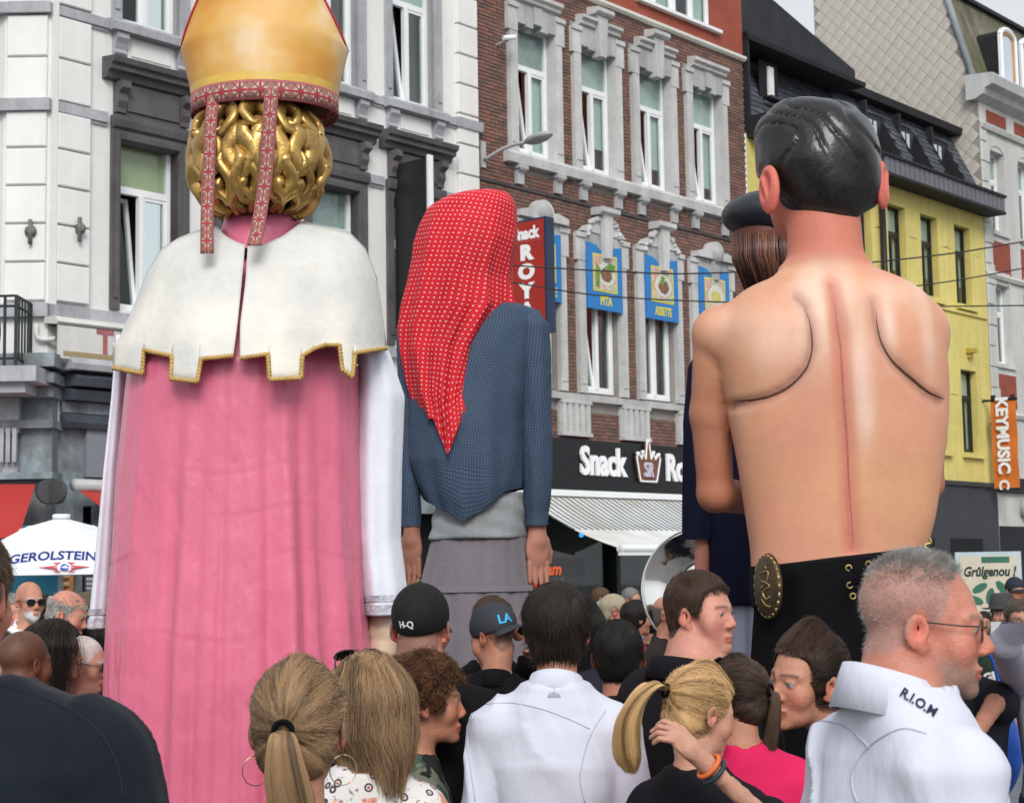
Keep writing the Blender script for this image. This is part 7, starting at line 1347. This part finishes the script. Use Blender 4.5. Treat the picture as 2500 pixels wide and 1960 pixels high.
# ================================================================ signs, parasols, instrument, small things
RZF = atan2(UU[1], UU[0])
def facade(nm, label, cat, s, d, z, group=None): p = OO+UU*s+NN*d; return thing(nm, label, cat, (p[0], p[1], z), RZF, group)
M_bpan = mat('blue_panel', (.025, .19, .50), .45, .05, 2); M_yel2 = mat('yellow_print', (.66, .58, .06), .5, .06, 4)
def food_mat(name, seed):
    m, nt, b, tc = base(name); co = tc.outputs['Object']; n = noise(nt, co, 9+seed, 4, .6); v = nd(nt, 'ShaderNodeTexVoronoi'); v.inputs['Scale'].default_value = 16; nt.links.new(co, v.inputs['Vector'])
    c = rmp(nt, n, [(.33, (.10, .24, .05)), (.45, (.55, .5, .35)), (.55, (.5, .22, .1)), (.68, (.65, .6, .5))]); nt.links.new(mixc(nt, .35, c, v.outputs['Color']), b.inputs['Base Color']); return m
def meat_mat():
    m, nt, b, tc = base('print_food'); v = nd(nt, 'ShaderNodeTexVoronoi'); v.inputs['Scale'].default_value = 26; nt.links.new(tc.outputs['Object'], v.inputs['Vector']); nt.links.new(rmp(nt, v.outputs['Distance'], [(.1, (.36, .20, .10)), (.5, (.18, .08, .04))]), b.inputs['Base Color']); return m
M_meat = meat_mat()
for i, c in enumerate(cen):
    lab = ['blue hanging panel half hidden behind the red sign board', 'blue hanging panel with food picture and yellow word PITA', 'blue hanging panel with yellow word ASSIETTE', 'blue hanging panel nearest the bare-backed giant'][i]
    o = facade('food_panel', lab, 'sign', c, .085, 6.1, 'blue food panels on the brick house')
    pts = [(-.5, 0), (.47, 0), (.47, 1.13), (.25, 1.1), (.12, 1.02), (-.12, 1.02), (-.25, 1.1), (-.5, 1.13)]; MB().prism(pts, -.02, .02).build('panel', M_bpan, o)
    MB().box(-.35, .32, -.026, -.021, .31, .95).build('picture_frame', M_yel2, o); MB().box(-.32, .29, -.031, -.027, .34, .92).build('picture', food_mat('food_print_%d' % i, i), o)
    r = random.Random(i); th = np.linspace(0, 2*pi, 24, endpoint=False); cx_, cz_ = (.0, .62)
    MB().prism([(cx_+.25*cos(t), cz_+.20*sin(t)) for t in th], -.034, -.032).build('plate', mat('print_plate', (.62, .62, .56) if i != 3 else (.4, .43, .42), .6, .1, 6), o)
    MB().prism([(cx_+(.16+.02*r.uniform(-1, 1))*cos(t), cz_-.02+(.12+.02*r.uniform(-1, 1))*sin(t)) for t in th], -.037, -.035).build('dish', M_meat if i != 3 else mat('print_sauce', (.55, .52, .16), .6, .15, 8), o)
    if i == 1: MB().prism([(-.05, .73), (.2, .66), (.26, .79), (.1, .81)], -.0385, -.0375).prism([(-.3, .4), (-.2, .36), (-.16, .7), (-.28, .78)], -.0385, -.0375).build('salad', mat('print_salad', (.14, .30, .05), .6, .25, 12), o)
    if i == 2: MB().prism([(-.1, .66), (.0, .63), (.05, .76), (-.06, .8)], -.0385, -.0375).build('salad', MATS['print_salad'], o)
    tx = ['E', 'PITA', 'ASSIETTE', None][i]
    if tx:
        V, Fc = text(tx, .2, .003, .006, align='CENTER'); obj('lettering', mesh('lettering', np.stack([V[:, 0]*(.62 if i == 2 else .8)+(.3 if i == 0 else 0), -.023-V[:, 2], V[:, 1]*1.05+.085], 1), Fc), M_yel2, o)
# projecting light box Snack ROYA
sv = W(1309, 660, .87)[0]; z1 = P(1300, 555, 26.4)[2]; z0 = P(1300, 790, 26.4)[2]-.25
o = facade('light_box', 'red projecting sign board with white blackletter words Snack Roya', 'sign', sv+.05, .34, z0); hgt = z1-z0
MB().box(-.10, .10, -.78, .0, 0, hgt).build('case', mat('navy_case', (.02, .035, .08), .4, .1, 3), o); MB().box(-.106, -.101, -.74, -.03, .03, hgt-.03).build('face', mat('red_face', (.36, .03, .022), .4, .06, 2), o)
def side_text(tx, size, zc, yc, sx=1., bold=.012, m=M_lw):
    V, Fc = text(tx, size, .003, bold, align='CENTER'); obj('lettering', mesh('lettering', np.stack([-.108-V[:, 2]*1, yc-V[:, 0]*sx, V[:, 1]+zc], 1), Fc), m, o)
side_text('Snack', .26, hgt-.30, -.38, .85)
for k, ch in enumerate('ROYAL'): side_text(ch, .31, hgt-.62-.30*k, -.38, 1.25, .02)
MB().box(-.109, -.107, -.10, -.09, .03, hgt-.36).box(-.109, -.107, -.70, -.06, hgt-.345, hgt-.335).build('line', mat('pale_red_line', (.5, .12, .1), .5, .05, 3), o)
# black sign seen end-on on the corner house
sk = W(985, 500, .3)[0]; o = facade('sign_box', 'tall black projecting sign box on the white corner house', 'sign', sk+.15, .06, 5.2); MB().box(-.08, .08, -.62, 0, 0, 2.55).build('case', M_black, o); MB().box(-.05, .05, -.66, -.62, 0, 2.6).build('white_edge', M_pvc, o); MB().tube([(0, -.62, 2.45), (0, .05, 2.45)], .02, 6).tube([(0, -.62, .2), (0, .05, .2)], .02, 6).build('bracket', M_iron, o)
# wall street lamp, CCTV
s_, z_ = W(1178, 372, 0); o = facade('street_lamp', 'grey street lamp on a bracket arm on the brick wall', 'lamp', s_, 0, z_-.25); MB().box(-.05, .05, -.03, 0, 0, .42).build('wall_plate', M_alu, o)
zA, zB = .12, P(1330, 345, 25.6)[2]-(z_-.25); MB().tube(catmull([(0, -.03, zA), (0, -.5, zA+.12), (0, -.95, zB-.02)], 6), .03, 8).build('arm', M_alu, o, smooth=True)
V, Fc = lathe([(.0, -.07), (.12, -.065), (.17, -.02), (.175, .0), (.15, .05), (.08, .085), (.0, .095)], 20); V = V*np.array([.8, 1.55, .85]); V = V@rotx(radians(-6)).T+np.array([0, -1.15, zB]); obj('lamp_head', mesh('lamp_head', V, Fc, True), mat('lamp_grey', (.34, .35, .35), .4, .12, 5), o)
s_, z_ = W(1240, 95, .25); o = facade('security_camera', 'small white security camera by the first brick house window', 'camera', s_, 0, z_); MB().tube([(-.1, -.24, -.01), (.12, -.3, .04)], .04, 10).build('housing', M_pvc, o, smooth=False); MB().tube([(0, 0, -.05), (0, -.25, -.03)], .02, 6).build('bracket', M_alu, o)
# orange hanging banner
s_ = W(2462, 1080, .6)[0]; z1 = P(2462, 968, 38.5)[2]; z0 = P(2465, 1190, 38.5)[2]; o = facade('banner', 'orange hanging banner with vertical white lettering KEYMUSIC', 'banner', s_, .2, z0); hh_ = z1-z0
n = 12; V = [(0+.02*sin(k*1.1), -y*.62, hh_*k/n) for k in range(n+1) for y in (0, 1)]; q = obj('cloth', mesh('cloth', V, [(2*k, 2*k+1, 2*k+3, 2*k+2) for k in range(n)]), mat('orange_cloth', (.62, .17, .03), .7, .08, 2), o); q.modifiers.new('t', 'SOLIDIFY').thickness = .015
V, Fc = text('KEYMUSIC', .42, .003, .018); L_ = V[:, 0].max(); obj('lettering', mesh('lettering', np.stack([-.05-V[:, 2], -.16-V[:, 1]*.95+.0, hh_*1.03-V[:, 0]*(hh_*.86/L_)], 1), Fc), M_lw, o); V, Fc = text('C', .34, .003, .012); obj('lettering', mesh('lettering', np.stack([-.05-V[:, 2], -.16-V[:, 1], .22-V[:, 0]], 1), Fc), M_lw, o)
MB().tube([(0, .2, hh_), (0, -.66, hh_)], .03, 6).tube([(0, .2, .0), (0, -.66, .0)], .025, 6).box(-.03, .03, -.12, -.02, hh_, hh_+.12).box(-.03, .03, -.6, -.5, hh_, hh_+.1).build('rod', M_iron, o)
# green and cream board
p = P(2345, 1485, 17); o = thing('board', 'cream sign board with green script and leaves behind the hat wearer', 'sign', (p[0], p[1], 0)); z0 = p[2]-.1; wd = 145/F*17
MB().box(-.03, wd+.03, 0, .03, z0, z0+.66).build('frame', mat('pale_blue_frame', (.42, .52, .56), .5, .08, 4), o); MB().box(.01, wd-.01, -.006, -.001, z0+.04, z0+.62).build('face', mat('cream_face', (.55, .50, .40), .7, .08, 3), o); MB().box(.0, .03, .02, .05, 0, z0).box(wd-.03, wd, .02, .05, 0, z0).build('post', M_iron, o)
M_grn = mat('green_print', (.035, .14, .09), .6, .1, 5); V, Fc = text('Grûlgenou !', .12, .001, .004, shear=.25, align='CENTER'); obj('lettering', mesh('lettering', np.stack([V[:, 0]*.9+wd/2, -.009-V[:, 2], V[:, 1]*1.1+z0+.42], 1), Fc), mat('dark_green_print', (.012, .035, .028), .6, .1, 5), o)
MB().box(wd*.38, wd*.85, -.0095, -.007, z0+.55, z0+.61).build('green_band', M_grn, o)
for k, (x, z, a) in enumerate(((.2, .3, .5), (.3, .22, 1.3), (.42, .3, 2.2), (.15, .18, 2.8), (.45, .17, .3))): MB().prism([(x+.085*cos(t)*cos(a)-.04*sin(t)*sin(a), z0+z+.085*cos(t)*sin(a)+.04*sin(t)*cos(a)) for t in np.linspace(0, 2*pi, 10, endpoint=False)], -.010-.0006*k, -.007).build('leaf_print', M_grn, o)
# white parasol with blue lettering
Dp = 18.; ap = P(150, 1262, Dp); o = thing('parasol', 'white cafe parasol with blue lettering GEROLSTEINER and red star', 'parasol', (ap[0], ap[1], 0), radians(15)); M_can = mat('white_canvas', (.74, .76, .80), .8, .03, 3, .15, 20)
zt = ap[2]; R8 = 1.55; zl = P(136, 1386, Dp-R8*.92)[2]; zv = P(136, 1403, Dp-R8*.92)[2]; A8 = np.radians(22.5+45*np.arange(8))
def oct(r, z): return np.stack([r*np.cos(A8), r*np.sin(A8), np.full(8, z)], 1)
me = MB(); rings = [oct(.36, zt-.10), oct(.8, (zt-.1)*.52+zl*.48-.015), oct(R8, zl), oct(R8+.015, zv)]
for a, b in zip(rings[:-1], rings[1:]): me.add(np.concatenate([a, b]), [(k, (k+1) % 8, (k+1) % 8+8, k+8) for k in range(8)])
q = me.build('canopy', M_can, o); q.modifiers.new('t', 'SOLIDIFY').thickness = .006
me = MB(); a = oct(.05, zt-.015); b = oct(.46, zt-.13); c = oct(.47, zt-.155); me.add(np.concatenate([a, b, c]), [(k, (k+1) % 8, (k+1) % 8+8, k+8) for k in range(8)]+[(k+8, (k+1) % 8+8, (k+1) % 8+16, k+16) for k in range(8)]); me.build('vent', M_can, o)
V, Fc = lathe([(0, -.02), (.09, -.02), (.095, .015), (.085, .03), (0, .03)], 16, (0, 0, zt)); obj('finial', mesh('finial', V, Fc, True), M_can, o); MB().tube([(0, 0, 0), (0, 0, zt-.02)], .03, 10).build('pole', M_pvc, o, smooth=True); MB().box(-.3, .3, -.3, .3, 0, .08).build('base', M_iron, o)
yf = -R8*cos(radians(22.5)); M_blu = mat('blue_print', (.03, .08, .40), .6, .05, 5)
V, Fc = text('GEROLSTEINER', .155, .001, .004, shear=.12, align='CENTER'); xx = V[:, 0]*.95; t_ = np.clip((zv+.5-0)*0, 0, 1); zz = V[:, 1]*.8+(zv+.155)-.22*(xx/.62)**2*.30
def onface(xx, zz, o_=.03):
    y = np.where(zz < zl, yf-.004-o_, yf+(zz-zl)/max(1e-3, (rings[1][0][2]-zl))*((R8-.8)*cos(radians(22.5)))-o_); return np.stack([xx, y, zz], 1)
obj('lettering', mesh('lettering', onface(xx, zz), Fc), M_blu, o)
sm = MB(); c0 = (.03, zv+.075)
for k in range(8):
    a = 2*pi*k/8; L_ = .19 if k in (0, 4) else .12 if k in (1, 3, 5, 7) else .1; ex, ez = cos(a), sin(a); b0 = .055; sm.add([(c0[0]+b0*cos(a-.35)*1.3, 0, c0[1]+b0*sin(a-.35)), (c0[0]+b0*cos(a+.35)*1.3, 0, c0[1]+b0*sin(a+.35)), (c0[0]+L_*ex*1.3, 0, c0[1]+L_*ez*.5)], [(0, 2, 1)])
V = np.concatenate(sm.V); obj('star', mesh('star', onface(V[:, 0], V[:, 2], .034), sm.F), mat('red_print', (.55, .07, .09), .6, .05, 5), o)
lm_ = MB().prism([(c0[0]-.04, c0[1]-.02), (c0[0]+.03, c0[1]-.03), (c0[0]+.05, c0[1]+.01), (c0[0], c0[1]+.035), (c0[0]-.03, c0[1]+.02)], 0, .001); V = np.concatenate(lm_.V); obj('emblem', mesh('emblem', onface(V[:, 0], V[:, 2], .038), lm_.F[:1]), M_blu, o)
# dark parasol by the snack bar
ap = P(1240, 1318, 21.5); o = thing('parasol', 'dark grey parasol with orange lettering before the snack bar', 'parasol', (ap[0], ap[1], 0)); h = .93; zl = P(1417, 1362, 21)[2]; zv = P(1417, 1405, 21)[2]; M_dcan = mat('dark_canvas', (.035, .036, .04), .85, .1, 3)
V = [(0, 0, ap[2]), (-h, -h, zl), (h, -h, zl), (h, h, zl), (-h, h, zl), (-h, -h, zv), (h, -h, zv), (h+.02, h, zv), (-h, h, zv)]; q = obj('canopy', mesh('canopy', V, [(0, 1, 2), (0, 2, 3), (0, 3, 4), (0, 4, 1), (1, 5, 6, 2), (2, 6, 7, 3), (3, 7, 8, 4), (4, 8, 5, 1)]), M_dcan, o); q.modifiers.new('t', 'SOLIDIFY').thickness = .006
MB().tube([(0, 0, 0), (0, 0, ap[2]-.02)], .025, 8).build('pole', M_alu, o, smooth=True); MB().tube([(.66, -.6, 0), (.66, -.6, zv+.05)], .022, 8).build('strut', M_pvc, o); V, Fc = text('VanDam', .2, .001, .006, shear=.2); obj('lettering', mesh('lettering', np.stack([V[:, 0]*.75+.12, -h-.008-V[:, 2], V[:, 1]+zv+.02], 1), Fc), mat('orange_print', (.62, .10, .02), .6, .05, 5), o)
# sousaphone
c = P(1474, 1398-118+ -0, 11.0); c = P(1690, 1394, 11.); c = P(1686, 1402, 11.); bx, by = 1367*K_, 1120*K_
Rr = .40; ctr = P(1367*K_+Rr/11*F, 1120*K_+Rr/11*F*1.02, 11.); o = thing('sousaphone', 'silver sousaphone bell reflecting the crowd above the heads', 'sousaphone', (ctr[0], ctr[1]+.4, 0))
prof = [(.40, .0), (.403, -.008), (.39, .004), (.31, .045), (.22, .10), (.15, .18), (.105, .30), (.08, .45), (.07, .6)]
V, Fc = lathe([(r, -z) for r, z in prof], 56); V = V@rotx(radians(84)).T@rotz(radians(-14)).T; mch = mat('silver_plate', (.80, .80, .78), .08, .04, 5, metal=1.); obj('bell', mesh('bell', V+ctr-np.array(o.location), Fc, True), mch, o)
ed = np.array([(0, 0, -.6), (0, 0, -.75), (.05, 0, -.9), (.25, .02, -1.0)])@rotx(radians(84)).T@rotz(radians(-14)).T+ctr-np.array(o.location); e2 = [(ed[-1][0]+.25, ed[-1][1]+.05, ed[-1][2]-.35), (ed[-1][0]+.05, ed[-1][1]-.25, ed[-1][2]-.75), (ed[-1][0]-.35, ed[-1][1]-.25, ed[-1][2]-.6)]
V, Fc = tube(catmull(list(ed)+e2, 8), np.linspace(.07, .035, 8*6+1), 14); obj('tubing', mesh('tubing', V, Fc, True), mch, o)
V, Fc = tube([np.array([.401*cos(t), .401*sin(t), 0])@rotx(radians(84)).T@rotz(radians(-14)).T+ctr-np.array(o.location) for t in np.linspace(0, 2*pi, 56)], .011, 8, False); obj('rim', mesh('rim', V, Fc, True), mch, o)
# phone in the hat wearer's hand, blue bag
q = tag(MB().box(-.037, .037, -.004, .004, -.075, .075).build('phone', mat('phone_back', (.55, .56, .56), .3, .05, 4)), 'pale phone held up by the hat wearer', 'phone'); q.location = P(2432, 1545, 11.28); q.rotation_euler = (.1, 0, .1)
bv, bf = snets(lambda p: smax(ell(p, (0, 0, 0), (.17, .12, .22))+.012*fbm(p, 7., 2, 3), p[:, 2]-.16, .02), *(np.arange(-.26, .27, .02, dtype=np.float32) for _ in range(3))); bo = tag(obj('bag', mesh('bag', bv, bf, True), mat('blue_nylon', (.02, .11, .55), .45, .1, 5, .3, 20)), 'bright blue bag hanging beside the tattooed arm', 'bag'); bo.location = P(2405, 1830, 7.4)
V, Fc = tube(catmull([(-.1, 0, .14), (-.05, .02, .4), (.05, .02, .4), (.1, 0, .14)], 6), .012, 6); obj('strap', mesh('strap', V, Fc, True), MATS['blue_nylon'], bo)
# lettering on clothes: laid on the garment's own surface
def on_cloth(X, tx, size, px, py, D0, m, shear=0., rot=0., sx=1., nm='print', bold=.004):
    """letters near a view point, dropped along the sight line onto the garment (or its collar) and set 2 mm proud of it"""
    V, Fc = text(tx, size, .0, bold, shear=shear, align='CENTER'); bpy.context.view_layer.update(); sh = X['shirt']; iv = sh.matrix_world.inverted(); R2 = np.array([[cos(rot), -sin(rot)], [sin(rot), cos(rot)]]); out = []
    c = P(px, py, D0); o_ = iv @ Vector((0, 0, CAMH)); tg = [q for q in (sh, X['collar']) if q is not None]; last = None
    for x, y, _ in V:
        x, y = R2@np.array([x*sx, y]); t = iv @ Vector(c+np.array([x, 0, y])); d = (t-o_).normalized(); best = None
        for q in tg:
            hit, loc, nrm, _i = q.ray_cast(o_, d)
            if hit and (best is None or (loc-o_).length < best[0]): best = ((loc-o_).length, loc-d*.004)
        last = best[1] if best else (last if last is not None else t); out.append(last)
    obj(nm, mesh(nm, np.array([v[:] for v in out]), Fc), m, sh)
M_prt = mat('white_print', (.62, .62, .60), .8, .1, 10); M_ink = mat('navy_thread', (.02, .02, .05), .8, .1, 10)
on_cloth(gt, 'GREAT DAY', .07, 2482, 1648, gt['D']-.15, M_prt, rot=.2); on_cloth(gt, 'SINCE', .03, 2482, 1668, gt['D']-.15, M_prt); on_cloth(gt, '(8)', .13, 2486, 1700, gt['D']-.15, M_prt, rot=pi/2, bold=.01)
on_cloth(bt, 'AC', .16, 2345, 1690, bt['D']-.15, M_prt, rot=1.2, bold=.008); on_cloth(bt, 'R', .12, 2340, 1745, bt['D']-.15, M_prt, rot=.4)

def seam(X, pts, D0, m, r=.0019):
    bpy.context.view_layer.update(); sh = X['shirt']; iv = sh.matrix_world.inverted(); o_ = iv @ Vector((0, 0, CAMH)); out = []
    for x, y in catmull(np.array(pts, float), 7):
        t = iv @ Vector(P(x, y, D0)); hit, loc, nr, _ = sh.ray_cast(o_, (t-o_).normalized())
        if hit: out.append(np.array(loc[:])+np.array(nr[:])*r*.2)
    if len(out) > 3: obj('seam', mesh('seam', *tube(out, r, 6), True), m, sh)
M_seam = mat('white_seam', (.50, .52, .61), .85, .05, 6, spec=.1)
seam(ws, [(1152, 1728), (1200, 1717), (1260, 1716), (1330, 1732), (1395, 1757), (1440, 1778)], 4.5, M_seam); seam(ws, [(1478, 1735), (1446, 1785), (1424, 1850), (1416, 1905), (1428, 1958)], 4.5, M_seam); seam(ws, [(1158, 1735), (1142, 1800), (1150, 1880), (1160, 1955)], 4.5, M_seam)
seam(rl, [(1975, 1762), (2020, 1760), (2070, 1776), (2124, 1824)], 2.9, M_seam); seam(rl, [(2262, 1790), (2200, 1778), (2130, 1815), (2088, 1870), (2080, 1915), (2094, 1958)], 2.9, M_seam)
on_cloth(rl, 'R.I.O.M', .022, 2238, 1722, 2.85, M_ink, rot=radians(-33), bold=.0006)
seam(nv, [(4, 1672), (70, 1690), (150, 1722), (215, 1762), (262, 1815), (290, 1880), (300, 1950)], 2.8, mat('navy_seam', (.018, .023, .034), .85, .05, 6, spec=.1), .002)
